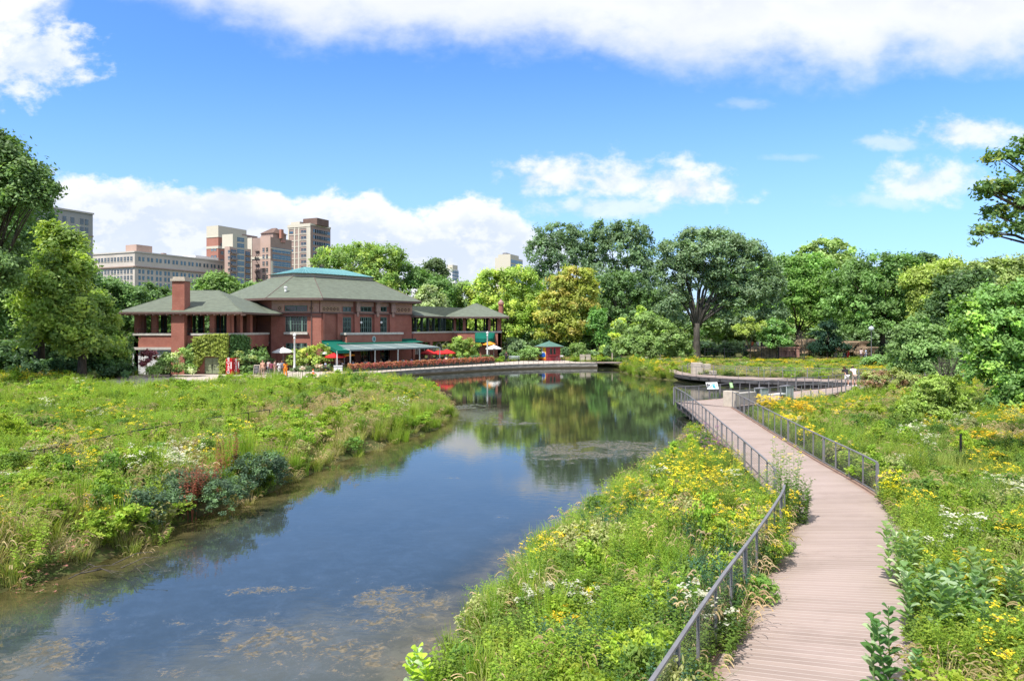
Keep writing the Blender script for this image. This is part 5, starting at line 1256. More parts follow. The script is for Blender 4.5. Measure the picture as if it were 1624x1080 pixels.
tree('maple_tree', 'large lime yellow maple behind the right pavilion', 805, Z, px_lobes(Z, 805, .6, [(785, 450, 30, 20), (822, 440, 24, 16), (845, 452, 16, 18, 1), (760, 462, 26, 18), (805, 470, 40, 22), (838, 480, 26, 20), (775, 490, 34, 20, -1), (815, 500, 38, 20, -1), (845, 508, 18, 14), (770, 520, 30, 16), (812, 528, 36, 14, -1)]),
     32000, 0.25, (0.115, 0.205, 0.024), base_r=0.35, fork=4, seed=46, clump=.95, col2=(0.19, 0.26, 0.028), p2=.3, clump_n=50)
# --- centre
Z = 150
tree('cottonwood_tree', 'left of the two tall grey green cottonwoods in the centre', 885, Z, px_lobes(Z, 885, .6, [(885, 375, 34, 20), (860, 400, 26, 24), (912, 385, 26, 24), (895, 410, 40, 28), (862, 435, 24, 26), (880, 460, 36, 26), (915, 440, 30, 34), (890, 490, 40, 20)]), 26000, 0.28, (0.085, 0.145, 0.068), base_r=0.5, fork=6, seed=51, clump=1.0, bark='bark_grey', clump_n=45)
tree('cottonwood_tree', 'right of the two tall grey green cottonwoods in the centre', 985, Z, px_lobes(Z, 985, .6, [(965, 368, 26, 18), (1000, 372, 30, 20), (945, 390, 22, 22), (1022, 395, 18, 26), (980, 400, 44, 28), (955, 430, 30, 26), (1005, 430, 38, 24), (1020, 455, 26, 28), (970, 465, 40, 24)]), 28000, 0.28, (0.090, 0.15, 0.072), base_r=0.5, fork=6, seed=52, clump=1.0, bark='bark_grey', clump_n=45)
Z = 126
tree('chestnut_tree', 'yellow and orange tinged chestnut tree with a dark trunk near the kiosk', 909, Z, px_lobes(Z, 909, .6, [(915, 438, 24, 14), (895, 455, 26, 16), (925, 460, 24, 18), (885, 478, 30, 14, -1), (912, 490, 34, 18), (880, 505, 30, 14, -1), (905, 520, 36, 12, -1.5), (872, 530, 22, 9, -1.5), (938, 522, 22, 9, -1), (940, 500, 16, 12), (895, 535, 24, 8, -1)]),
     30000, 0.27, (0.145, 0.19, 0.022), base_r=0.38, fork=4.0, seed=53, clump=.85, col2=(0.22, 0.215, 0.03), p2=.34, clump_n=42, n_limb=6)
tree('broadleaf_tree', 'dark green tree filling in right of the yellow chestnut', 985, 134, px_lobes(134, 985, .6, [(965, 455, 26, 18), (1000, 450, 30, 18), (985, 480, 44, 24), (1025, 485, 26, 30), (960, 500, 26, 26), (1000, 515, 44, 26), (945, 485, 18, 20), (975, 540, 50, 16)]), 24000, 0.26, (0.052, 0.115, 0.035), base_r=0.4, fork=4, seed=54, clump=.9)
tree('small_tree', 'small mid green tree between the chestnut and the deep green tree', 950, 122, px_lobes(122, 950, .6, [(950, 505, 16, 16), (945, 525, 18, 14), (960, 540, 16, 12)]), 6000, 0.22, (0.07, 0.17, 0.03), base_r=0.2, fork=3, seed=55, clump=.7)
Z = 105
tree('oak_tree', 'big broad crowned oak with a thick grey trunk right of centre', 1105, Z, px_lobes(Z, 1105, 1.0, [(1110, 382, 38, 20), (1145, 385, 34, 20), (1075, 400, 30, 22), (1180, 402, 32, 22), (1110, 410, 50, 24), (1065, 430, 24, 26), (1205, 425, 34, 22), (1160, 430, 44, 24), (1215, 450, 32, 20), (1190, 462, 46, 20), (1090, 440, 30, 22), (1062, 460, 18, 20),
     (1150, 458, 30, 14), (1215, 478, 26, 14), (1170, 485, 30, 12), (1145, 400, 50, 26), (1120, 440, 44, 30, 2.5), (1075, 478, 20, 14), (1140, 480, 24, 12, 2), (1225, 500, 24, 14), (1190, 506, 30, 10), (1055, 492, 16, 14), (1078, 506, 14, 10, 1), (1150, 500, 24, 8, 2)]), 66000, 0.21, (0.075, 0.125, 0.058), base_r=0.55, fork=5.6, z0=1.0, seed=56, clump=.8, bark='bark_grey', clump_n=40, n_limb=16, shell=.6, col2=(0.11, 0.165, 0.09), p2=.3)
tree('shrub', 'big soft green bush left of the thick grey oak trunk', 1030, 100, px_lobes(100, 1030, .8, [(1025, 512, 22, 16), (1010, 530, 24, 18), (1045, 525, 26, 20), (1000, 550, 28, 18, -1), (1030, 550, 36, 20, -1), (1062, 545, 26, 22, -.5), (1080, 560, 20, 12, -.5), (985, 520, 8, 12)]), 24000, 0.17, (0.095, 0.18, 0.045), base_r=0.12, fork=1.2, z0=.8, seed=57, cat='shrub', clump=.6)
tree('shrub', 'yellow green bush poking up beside the dark tree', 985, 112, px_lobes(112, 985, .8, [(983, 515, 11, 10), (990, 528, 12, 10), (975, 535, 10, 10)]), 3500, 0.18, (0.22, 0.29, 0.03), base_r=0.08, fork=1, seed=58, cat='shrub', clump=.45)
tree('small_tree', 'thin tree with a yellow green top in front of the deep green crowns', 1016, 118, px_lobes(118, 1016, .8, [(1016, 490, 6, 8), (1018, 505, 9, 10), (1012, 520, 12, 12)]), 2500, 0.2, (0.16, 0.26, 0.03), base_r=0.1, fork=3, seed=59, clump=.5)
tree('broadleaf_tree', 'dim green tree in the gap behind the big oak trunk', 1070, 135, px_lobes(135, 1070, .8, [(1065, 480, 30, 30), (1095, 500, 34, 26), (1140, 510, 40, 24), (1060, 520, 30, 24), (1180, 520, 34, 20)]), 16000, 0.28, (0.065, 0.125, 0.04), base_r=0.35, fork=4, seed=60, clump=.9)
# --- right
R_ = [('broadleaf_tree', 'broad bright green tree directly right of the big oak', 1265, 122, [(1245, 425, 30, 20), (1285, 425, 36, 20), (1250, 455, 40, 24), (1300, 455, 40, 24), (1265, 490, 50, 24), (1310, 500, 34, 20), (1230, 500, 26, 22)], (0.078, 0.175, 0.028), 28000, .25, 61, 4, .36),
      ('broadleaf_tree', 'taller tree standing up behind the bright green row', 1310, 150, [(1312, 392, 26, 14), (1285, 405, 20, 14), (1335, 402, 22, 14), (1310, 425, 44, 22)], (0.12, 0.19, 0.05), 12000, .3, 62, 8, .4),
      ('locust_tree', 'wide mid green tree behind the globe lamp', 1400, 112, [(1385, 425, 40, 22), (1430, 430, 36, 22), (1355, 450, 40, 26), (1405, 460, 50, 24), (1450, 460, 34, 26), (1350, 490, 40, 26), (1400, 495, 46, 22), (1445, 500, 36, 26), (1380, 520, 50, 14)], (0.062, 0.15, 0.035), 34000, .24, 63, 5, .42),
      ('broadleaf_tree', 'yellowish green tree between the lamp tree and the right edge', 1490, 104, [(1465, 445, 30, 20), (1500, 435, 30, 20), (1480, 475, 34, 26), (1475, 505, 30, 22), (1510, 470, 30, 24)], (0.13, 0.20, 0.032), 20000, .24, 64, 4, .35),
      ('broadleaf_tree', 'dark shaded tree deep behind the right hand linden', 1530, 92, [(1530, 460, 40, 30), (1500, 500, 34, 34), (1545, 500, 40, 34), (1510, 540, 30, 30)], (0.035, 0.085, 0.025), 16000, .24, 65, 4, .4),
      ('broadleaf_tree', 'olive green tree at the far right skyline', 1590, 98, [(1560, 435, 34, 20), (1600, 430, 34, 20), (1640, 440, 40, 26), (1580, 460, 50, 24), (1630, 480, 50, 24)], (0.115, 0.17, 0.045), 22000, .24, 66, 5, .38),
      ('broadleaf_tree', 'dark topped tree on the skyline above the yellowish tree', 1465, 150, [(1460, 412, 18, 9), (1445, 420, 20, 10), (1480, 420, 22, 9), (1510, 420, 20, 9), (1470, 435, 50, 14)], (0.045, 0.095, 0.03), 9000, .3, 67, 6, .35)]
for nm, lb, px, Z, it, c, n, lf, sd, fk, br in R_:
    tree(nm, lb, px, Z, px_lobes(Z, px, .9, it), n, lf, c, base_r=br, fork=fk, z0=.9, seed=sd, clump=.95, clump_n=48, col2=tuple(x * 1.35 for x in c), p2=.25)
tree('spruce_tree', 'dark low spruce beside the sandstone rocks', 1312, 103, px_lobes(103, 1312, 1.0, [(1312, 520, 12, 12), (1310, 535, 20, 10), (1312, 548, 28, 8), (1300, 552, 20, 6), (1330, 552, 18, 6)]), 8000, 0.16, (0.012, 0.035, 0.022), base_r=0.15, fork=1.2, z0=1.0, seed=68, clump=.6)
tree('small_tree', 'small lime yellow tree above the iron fence', 1190, 101, px_lobes(101, 1190, 1.0, [(1190, 512, 12, 8), (1178, 520, 12, 7), (1203, 518, 12, 8), (1190, 528, 20, 6), (1172, 530, 8, 5)]), 3200, 0.15, (0.18, 0.24, 0.04), base_r=0.09, fork=2.2, z0=1.0, seed=69, clump=.4, shell=.8)
tree('small_tree', 'small deep green tree right of the lime yellow one', 1232, 102, px_lobes(102, 1232, 1.0, [(1230, 518, 20, 12), (1240, 530, 22, 12), (1222, 535, 18, 12), (1235, 545, 22, 8)]), 8000, 0.17, (0.07, 0.16, 0.035), base_r=0.09, fork=1.2, z0=1.0, seed=70, clump=.45)
Z = 40
tree('linden_tree', 'large bright leafy linden at the right edge above the meadow', 1610, Z, px_lobes(Z, 1610, 1.2, [(1600, 478, 50, 22), (1555, 490, 36, 20), (1650, 470, 50, 24), (1580, 515, 60, 24, -.5), (1640, 520, 50, 26, -1), (1545, 530, 34, 20), (1570, 555, 54, 24, -.8), (1630, 565, 56, 26, -1.4), (1560, 590, 40, 22, -.8), (1605, 605, 50, 24, -1.6), (1585, 640, 40, 20, -1.4), (1650, 620, 50, 36, -1.6), (1535, 505, 22, 18)]),
     52000, 0.115, (0.072, 0.155, 0.03), base_r=0.25, fork=2.2, z0=1.2, seed=71, clump=.42, clump_n=50, col2=(0.15, 0.27, 0.03), p2=.22)
tree('small_tree', 'young soft green tree standing left of the linden', 1455, 62, px_lobes(62, 1455, 1.0, [(1455, 512, 14, 12), (1440, 530, 20, 16), (1472, 532, 24, 16), (1455, 555, 32, 18, -.5), (1485, 560, 28, 18), (1430, 560, 20, 16), (1470, 585, 36, 16, -.6), (1430, 585, 20, 12)]), 26000, 0.13, (0.085, 0.17, 0.045), base_r=0.12, fork=1.2, z0=1.0, seed=72, clump=.45)
tree('shrub', 'lime green shrub at the foot of the linden', 1485, 36, px_lobes(36, 1485, 1.0, [(1485, 618, 32, 20), (1465, 640, 28, 18), (1505, 640, 30, 18), (1480, 662, 40, 16, -.3), (1500, 680, 30, 14, -.4), (1450, 655, 18, 14)]), 13000, 0.085, (0.115, 0.20, 0.025), base_r=0.05, fork=.4, z0=1.0, seed=73, cat='shrub', clump=.25, clump_n=36)
tree('shrub', 'reddish brown tinged shrub right of the couple', 1405, 52, px_lobes(52, 1405, .9, [(1390, 606, 22, 14), (1415, 600, 26, 14), (1440, 606, 22, 14), (1400, 622, 28, 10, -.3), (1430, 622, 26, 10, -.3)]), 13000, 0.09, (0.13, 0.165, 0.045), base_r=0.05, fork=.3, z0=.9, seed=74, cat='shrub', clump=.28, col2=(0.13, 0.085, 0.04), p2=.3)
tree('shrub', 'round light green shrub below the globe lamp', 1402, 84, px_lobes(84, 1402, 1.0, [(1402, 572, 24, 10), (1385, 576, 16, 8), (1422, 578, 14, 8)]), 7000, 0.13, (0.10, 0.19, 0.05), base_r=0.05, fork=.3, z0=1.0, seed=75, cat='shrub', clump=.35)
# overhanging limb tree at the top right
Z = 23
tree('elm_tree', 'near tree at the right edge whose leafy branches hang into the sky', 1830, Z, px_lobes(Z, 1830, 1.2, [(1640, 232, 32, 16), (1605, 248, 26, 14, .4), (1650, 285, 40, 22, -.6), (1588, 300, 26, 14, .2), (1640, 325, 36, 16, -.5), (1592, 340, 24, 14, .3), (1570, 368, 18, 9, .2), (1618, 362, 20, 12, -.3), (1556, 300, 9, 7), (1548, 384, 10, 6, .2), (1890, 270, 190, 120, 2), (1920, 160, 140, 70, 1), (1790, 260, 80, 50, 2)]),
     56000, 0.085, (0.045, 0.10, 0.022), base_r=0.3, fork=5.0, z0=1.2, seed=76, clump=.27, clump_n=20, shell=.3, col2=(0.13, 0.17, 0.03), p2=.2, n_limb=12)

# --- rows filling the park behind: shared crowns, each tree its own object
protos = []
for k, (c, sh) in enumerate([((0.06, 0.13, 0.03), 'round'), ((0.085, 0.165, 0.03), 'round'), ((0.05, 0.11, 0.035), 'vase'), ((0.12, 0.19, 0.035), 'round')]):
    rs = np.random.RandomState(200 + k); lb = auto_lobes(rs, 7.0, 7.0, 11.0, 13, 2.5, sh)
    cm = crown_mesh('crown', 300 + k, lb, 13000, 0.30, c, clump=1.0, clump_n=45, col2=tuple(x * 1.3 for x in c), p2=.25)
    protos.append((cm, trunk_mesh(310 + k, 0.33, 4.0, lb)))
def back_tree(px, Z, top, k, label, group, wpx=None):
    h = pz(top, Z) - 0.6; s = h / 13.2; o = thing('park_tree', (pxx(px, Z), Z, 0.6), label, 'tree', group, rz=(px * 0.37) % 6.28)
    w = s if wpx is None else (wpx / F * Z) / 7.2
    o.scale = (w, w, s)
    for nm, me in (('crown', protos[k][0]), ('trunk', protos[k][1])):
        c = bpy.data.objects.new(nm, me); COL.objects.link(c); c.parent = o
rs = random.Random(5)
def nth(i): return ('first', 'second', 'third', 'fourth', 'fifth', 'sixth', 'seventh', 'eighth', 'ninth', 'tenth', 'eleventh', 'twelfth', 'thirteenth', 'fourteenth', 'fifteenth', 'sixteenth', 'seventeenth', 'eighteenth', 'nineteenth', 'twentieth')[i] + ' '
for i, px in enumerate(range(-60, 700, 46)):
    back_tree(px, 150 + rs.uniform(-8, 20), 474 + rs.uniform(-6, 10), i % 3, nth(i) + 'tree from the left in the row far behind the brick pavilion', 'trees far behind the brick pavilion')
for i, px in enumerate(range(690, 1080, 40)):
    back_tree(px, 175 + rs.uniform(-8, 20), 462 + rs.uniform(-8, 14), (i + 1) % 3, nth(i) + 'tree from the left in the row far behind the kiosk and chestnut', 'trees far behind the kiosk')
for i, px in enumerate(range(1170, 1800, 44)):
    back_tree(px, 160 + rs.uniform(-10, 20), 424 + rs.uniform(-8, 12), (i + (px > 1400)) % 4, nth(i) + 'tree from the left in the skyline row behind the iron fence', 'trees on the right skyline')
for i, px in enumerate(range(-160, 60, 50)):
    back_tree(px, 96 + rs.uniform(-4, 8), 380 + rs.uniform(-8, 14), 2, nth(i) + 'dark tree from the left border behind the tall far left tree', 'trees behind the far left tree')
# understory shrubs along the park edge
sp_ = []
for k, c in enumerate([(0.085, 0.16, 0.04), (0.055, 0.11, 0.04), (0.14, 0.22, 0.04), (0.10, 0.16, 0.07)]):
    rs2 = np.random.RandomState(400 + k); lb = [(rs2.uniform(-1.3, 1.3), rs2.uniform(-.7, .7), rs2.uniform(.5, 1.5), rs2.uniform(.7, 1.1), rs2.uniform(.6, .9), rs2.uniform(.5, .9)) for _ in range(7)]
    sp_.append(crown_mesh('shrub', 410 + k, lb, 4500, 0.13, c, clump=.36, clump_n=36, col2=tuple(x * 1.4 for x in c), p2=.3))
def bush(px, Z, s, k, label, group, z0=.65, sz=None):
    o = bpy.data.objects.new('shrub', sp_[k]); COL.objects.link(o); o.location = (pxx(px, Z), Z, z0); o.rotation_euler = (0, 0, px * 1.7 % 6.28); o.scale = (s, s, sz or s)
    o['label'] = label; o['category'] = 'shrub'; o['group'] = group
for i, px in enumerate((808, 822, 838, 853, 895, 915, 935, 955, 972)):
    bush(px, 113 + (i * 7 % 5), 1.0 + 0.25 * ((i * 3) % 3), (i * 3 + 1) % 4, nth(i) + 'shrub from the left in the strip behind the promenade', 'shrubs behind the promenade', sz=0.8 + .2 * (i % 3))
bush(840, 108.5, 1.3, 0, 'spreading bright green shrub just left of the kiosk', 'shrubs by the kiosk', sz=.9); bush(812, 116, 1.6, 3, 'greyish shrub at the corner of the right pavilion', 'shrubs by the pavilion corner', sz=1.9)
for i, px in enumerate(range(1075, 1560, 32)):
    bush(px, 112 + (i * 5 % 7), 1.5 + 0.4 * ((i * 2) % 3), (i * 2 + 1) % 4, nth(i) + 'shrub from the left in the undergrowth behind the iron fence', 'undergrowth behind the iron fence', 1.0, sz=1.2 + .3 * (i % 2))
for i, px in enumerate((868, 895, 925, 955, 1005, 1040)):
    bush(px, 130 + i % 3, 2.6, (i + 1) % 4, nth(i) + 'tall shrub from the left in the shade below the cottonwoods', 'shrubs below the chestnut', sz=2.2)
for i, px in enumerate((-40, 40, 90, 150, 30, 180, 110)):
    bush(px, 84 + i % 4 * 2, 2.2, 1, nth(i) + 'shrub built up in the shade between the far left trees', 'shrubs below the left trees', sz=1.9)
for i, px in enumerate((1462, 1500, 1530)):
    bush(px, 78 + i % 3 * 3, 1.6, i % 4, nth(i) + 'shrub from the left behind the young soft green tree', 'shrubs at the right meadow edge', 1.0, sz=1.6)
for i, px in enumerate(range(700, 1720, 55)):
    if i < 20: bush(px, 142 + (i * 5 % 9), 4.2, (i * 3) % 4, nth(i) + 'big bush from the left closing the park far behind', 'big bushes closing the park', sz=3.4)
# bare grey shrub
def bare(px, Z, h, w, label, seed, z0=.9, mt='bark_grey'):
    rs = random.Random(seed); mb = MB()
    def grow(p, d, l, r, n):
        q = p + d * l; mb.tube([p, p.lerp(q, .5) + Vector((rs.uniform(-.05, .05),)*3) * l, q], [r, r * .85, r * .7], 5, cap=False)
        if n == 0: return
        for _ in range(3 if n > 1 else 2):
            nd = (d + Vector((rs.uniform(-.6, .6) * w, rs.uniform(-.6, .6) * w, rs.uniform(-.1, .4)))).normalized(); grow(q, nd, l * rs.uniform(.6, .85), r * .6, n - 1)
    for _ in range(4): grow(Vector((0, 0, 0)), Vector((rs.uniform(-.4, .4), rs.uniform(-.4, .4), 1)).normalized(), h * .28, 0.06, 4)
    me = mkmesh('bare_shrub', mb, [mt]); o = bpy.data.objects.new('bare_shrub', me); COL.objects.link(o); o.location = (pxx(px, Z), Z, z0); o['label'] = label; o['category'] = 'shrub'
bare(1275, 98, 5.2, 1.2, 'leafless grey shrub in front of the pink wall', 3)
bare(1502, 50, 3.6, .8, 'thin leafless grey sapling by the young green tree', 4)
# ------------------------------------------------------------------ people
def skin_mesh(joints, edges, name, root=0, sub=2):
    """joints {key: (x, y, z, r)}"""
    keys = list(joints); me = bpy.data.meshes.new(name); me.from_pydata([joints[k][:3] for k in keys], [(keys.index(a), keys.index(b)) for a, b in edges], [])
    o = bpy.data.objects.new(name, me); COL.objects.link(o)
    m = o.modifiers.new('skin', 'SKIN')
    for i, k in enumerate(keys):
        sv_ = me.skin_vertices[0].data[i]; r = joints[k][3]; sv_.radius = (r, r) if not hasattr(r, '__len__') else r; sv_.use_root = (i == root)
    s = o.modifiers.new('sub', 'SUBSURF'); s.levels = sub; s.render_levels = sub
    dg = bpy.context.evaluated_depsgraph_get(); res = bpy.data.meshes.new_from_object(o.evaluated_get(dg)); res.name = name
    bpy.data.objects.remove(o); return res
def pose(kind, H=1.72):
    k = H / 1.72
    J = {'pel': (0, 0, .95, .135), 'waist': (0, 0, 1.08, .12), 'chest': (0, 0, 1.28, .145), 'neck': (0, 0, 1.46, .055), 'head': (0, -.01, 1.56, .085), 'top': (0, 0, 1.655, .085),
         'sl': (-.17, 0, 1.39, .06), 'el': (-.23, .02, 1.12, .042), 'wl': (-.24, -.06, .88, .028), 'hl': (-.24, -.09, .80, .03),
         'sr': (.17, 0, 1.39, .06), 'er': (.23, .02, 1.12, .042), 'wr': (.24, -.06, .88, .028), 'hr': (.24, -.09, .80, .03),
         'tl': (-.10, 0, .86, .09), 'kl': (-.11, -.01, .50, .06), 'al': (-.11, .02, .09, .04), 'fl': (-.12, -.14, .035, .035),
         'tr': (.10, 0, .86, .09), 'kr': (.11, -.01, .50, .06), 'ar': (.11, .02, .09, .04), 'fr': (.12, -.14, .035, .035)}
    def S(**kw):
        for a, b in kw.items(): J[a] = (*b, J[a][3])
    if kind == 'walk':
        S(kl=(-.11, -.18, .52), al=(-.11, -.24, .10), fl=(-.11, -.40, .05), kr=(.11, .03, .50), ar=(.11, .26, .13), fr=(.12, .16, .035), el=(-.24, .10, 1.13), wl=(-.24, .10, .88), hl=(-.24, .08, .80), er=(.24, -.08, 1.13), wr=(.23, -.24, .95), hr=(.23, -.30, .90))
    if kind == 'sit':
        for a in J: J[a] = (J[a][0], J[a][1], J[a][2] - .45, J[a][3])
        S(kl=(-.12, -.42, .50), al=(-.12, -.42, .10), fl=(-.12, -.56, .04), kr=(.12, -.42, .50), ar=(.12, -.40, .10), fr=(.13, -.54, .04), wl=(-.16, -.28, .74), hl=(-.12, -.36, .76), wr=(.16, -.28, .74), hr=(.12, -.36, .76), el=(-.25, -.04, .68), er=(.25, -.04, .68))
    if kind == 'lean':   # bent forward over a rail, forearms resting on it
        S(pel=(0, .10, .93), waist=(0, .04, 1.07), chest=(0, -.14, 1.25), neck=(0, -.30, 1.36), head=(0, -.37, 1.42), top=(0, -.43, 1.50), sl=(-.17, -.20, 1.32), sr=(.17, -.20, 1.32), el=(-.24, -.34, 1.11), er=(.24, -.34, 1.11),
          wl=(-.12, -.52, 1.12), wr=(.12, -.52, 1.12), hl=(-.07, -.58, 1.12), hr=(.07, -.58, 1.12), tl=(-.10, .12, .84), tr=(.10, .12, .84), kl=(-.11, .05, .48), kr=(.13, .10, .48), al=(-.12, .10, .09), ar=(.15, .22, .09), fl=(-.12, -.06, .035), fr=(.16, .06, .035))
    if kind == 'phone':
        S(el=(-.24, -.02, 1.12), wl=(-.14, -.24, 1.20), hl=(-.08, -.30, 1.24), er=(.24, -.02, 1.12), wr=(.14, -.24, 1.18), hr=(.06, -.30, 1.22))
    return {a: (b[0]*k, b[1]*k, b[2]*k, b[3]*k) for a, b in J.items()}
E_ = [('pel','waist'),('waist','chest'),('chest','neck'),('neck','head'),('head','top'),('chest','sl'),('sl','el'),('el','wl'),('wl','hl'),('chest','sr'),('sr','er'),('er','wr'),('wr','hr'),('pel','tl'),('tl','kl'),('kl','al'),('al','fl'),('pel','tr'),('tr','kr'),('kr','ar'),('ar','fr')]
POSES = {}
def person_meshes(kind):
    if kind in POSES: return POSES[kind]
    J = pose(kind); body = skin_mesh(J, E_, 'person')
    # fingers, thumb, nose, ears, eyes joined into the body surface mesh
    mb = MB(); mb.v = [tuple(v.co) for v in body.vertices]; mb.f = [tuple(p.vertices) for p in body.polygons]; mb.c = [None] * len(mb.f); mb.mi = [0] * len(mb.f)
    for s in ('l', 'r'):
        h = Vector(J['h' + s][:3]); w = Vector(J['w' + s][:3]); d = (h - w).normalized(); side = d.cross(Vector((0, 0, 1)))
        side = side.normalized() if side.length > .2 else Vector((0, 1, 0)); crl = d.cross(side)
        for q in range(4):
            o = h + side * (q - 1.5) * 0.018; L = (.075, .085, .08, .062)[q]
            mb.tube([o, o + d * L * .5 + crl * .006, o + d * L * .8 + crl * .022, o + d * L * .92 + crl * .04], [.009, .0085, .008, .006], 6)
        o = h - side * .026 - d * .02; mb.tube([o, o - side * .022 + d * .028, o - side * .026 + d * .055], [.010, .009, .007], 6)
    hd = Vector(J['head'][:3]); tp = Vector(J['top'][:3]); up = (tp - hd).normalized(); fw = Vector((0, -1, 0)); fw = (fw - up * fw.dot(up)).normalized(); sd = fw.cross(up); mid = hd.lerp(tp, .35)
    mb.tube([mid + fw * .075 + up * .02, mid + fw * .105 - up * .012, mid + fw * .085 - up * .02], [.008, .015, .008], 6)
    for sg in (-1, 1):
        mb.ball(mid + sd * sg * .088, .02, 6, .5, 1, 1.5)
    mb.cur = 1
    for sg in (-1, 1): mb.ball(mid + fw * .082 + sd * sg * .032 + up * .022, .011, 6)
    mb.tube([mid + fw * .083 - sd * .025 - up * .045, mid + fw * .09 - up * .047, mid + fw * .083 + sd * .025 - up * .045], [.004, .007, .004], 5)
    bm_ = mkmesh('person', mb, [M['white'], M['black']], smooth=True)
    g = lambda ks, add: {a: (*J[a][:3], J[a][3] + add) for a in ks}
    sh = g(['waist', 'chest', 'sl', 'sr'], .022); n0 = Vector(J['chest'][:3]).lerp(Vector(J['neck'][:3]), .6); sh['n0'] = (*n0, .075)
    for s in ('l', 'r'):
        a, b = Vector(J['s' + s][:3]), Vector(J['e' + s][:3]); sh['m' + s] = (*a.lerp(b, .62), .062)
    sh['pp'] = (*J['pel'][:3], J['pel'][3] + .02)
    shirt = skin_mesh(sh, [('waist', 'chest'), ('chest', 'n0'), ('chest', 'sl'), ('chest', 'sr'), ('sl', 'ml'), ('sr', 'mr'), ('waist', 'pp')], 'shirt')
    def legs(full):
        tr = g(['pel', 'tl', 'tr', 'kl', 'kr'], .018)
        for s in ('l', 'r'):
            a, b = Vector(J['k' + s][:3]), Vector(J['a' + s][:3])
            if full: tr['q' + s] = (*a.lerp(b, .85), .058)
        ed = [('pel', 'tl'), ('pel', 'tr'), ('tl', 'kl'), ('tr', 'kr')] + ([('kl', 'ql'), ('kr', 'qr')] if full else [])
        return skin_mesh(tr, ed, 'trousers' if full else 'shorts')
    hm = MB(); c = hd.lerp(tp, .55) - fw * .018; hm.ball(c, .112, 8, 1, 1.02, 1.02)
    hm.v = [v if (Vector(v) - c).dot(fw) < .05 or (Vector(v) - c).dot(up) > .06 else tuple(Vector(v) - fw * .06) for v in hm.v]
    hair = mkmesh('hair', hm, [M['black']], smooth=True)
    lm = MB(); lm.tube([c - fw * .06 + up * .02, c - fw * .10 - up * .10, c - fw * .10 - up * .24], [.085, .075, .045], 8); lh = mkmesh('hair', lm, [M['black']], smooth=True)
    sm = MB()
    for s in ('l', 'r'):
        a, f_ = Vector(J['a' + s][:3]), Vector(J['f' + s][:3]); sm.tube([a + Vector((0, .03, -.04)), a.lerp(f_, .5) + Vector((0, 0, -.02)), f_ + Vector((0, -.05, 0))], [.05, .048, .035], 8)
    shoe = mkmesh('shoes', sm, [M['black']], smooth=True)
    POSES[kind] = dict(body=bm_, shirt=shirt, trousers=legs(True), shorts=legs(False), hair=hair, long=lh, shoes=shoe); return POSES[kind]
CC = {}
def cmat(c):
    if c not in CC: CC[c] = mat('cloth_%d' % len(CC), c, 0.8, 0.2, var=0.08, vscale=8)
    return CC[c]
SK1, SK2, SK3 = (0.48, 0.27, 0.19), (0.30, 0.15, 0.09), (0.12, 0.06, 0.035)
def person(loc, rz, kind, label, top, low, shorts=False, skin=SK1, hair=(0.03, 0.02, 0.012), long=False, shoes=(0.1, 0.1, 0.1), group=None, sc=1.0):
    P = person_meshes(kind)
    def ob(nm, me, c):
        o = bpy.data.objects.new(nm, me); COL.objects.link(o)
        if not o.data.materials: o.data.materials.append(None)
        o.material_slots[0].link = 'OBJECT'; o.material_slots[0].material = cmat(c); return o
    o = ob('person', P['body'], skin); o.location = loc; o.rotation_euler = (0, 0, rz); o.scale = (sc, sc, sc); o['label'] = label; o['category'] = 'person'
    if group: o['group'] = group
    for nm, me, c in (('shirt', P['shirt'], top), ('shorts' if shorts else 'trousers', P['shorts' if shorts else 'trousers'], low), ('hair', P['hair'], hair), ('shoes', P['shoes'], shoes)) + ((('hair', P['long'], hair),) if long else ()):
        c_ = ob(nm, me, c); c_.parent = o
    return o
WH = (0.75, 0.74, 0.72)
# the couple at the rail of the branch path
person((30.15, 61.55, DZ), R(178), 'lean', 'person in a black top and white shorts leaning over the boardwalk rail', (0.02, 0.02, 0.025), WH, True, long=True, hair=(0.05, 0.025, 0.012), shoes=WH, sc=1.08)
person((30.75, 61.35, DZ), R(170), 'lean', 'person in a loose white shirt and tan shorts leaning on the boardwalk rail', WH, (0.42, 0.33, 0.26), True, sc=1.12, shoes=WH)
# walker on the promenade
person((pxx(803, 102), 102, PZ), R(160), 'phone', 'person in dark clothes standing on the promenade left of the kiosk', (0.03, 0.03, 0.035), (0.02, 0.02, 0.025), hair=(0.15, 0.08, 0.04))
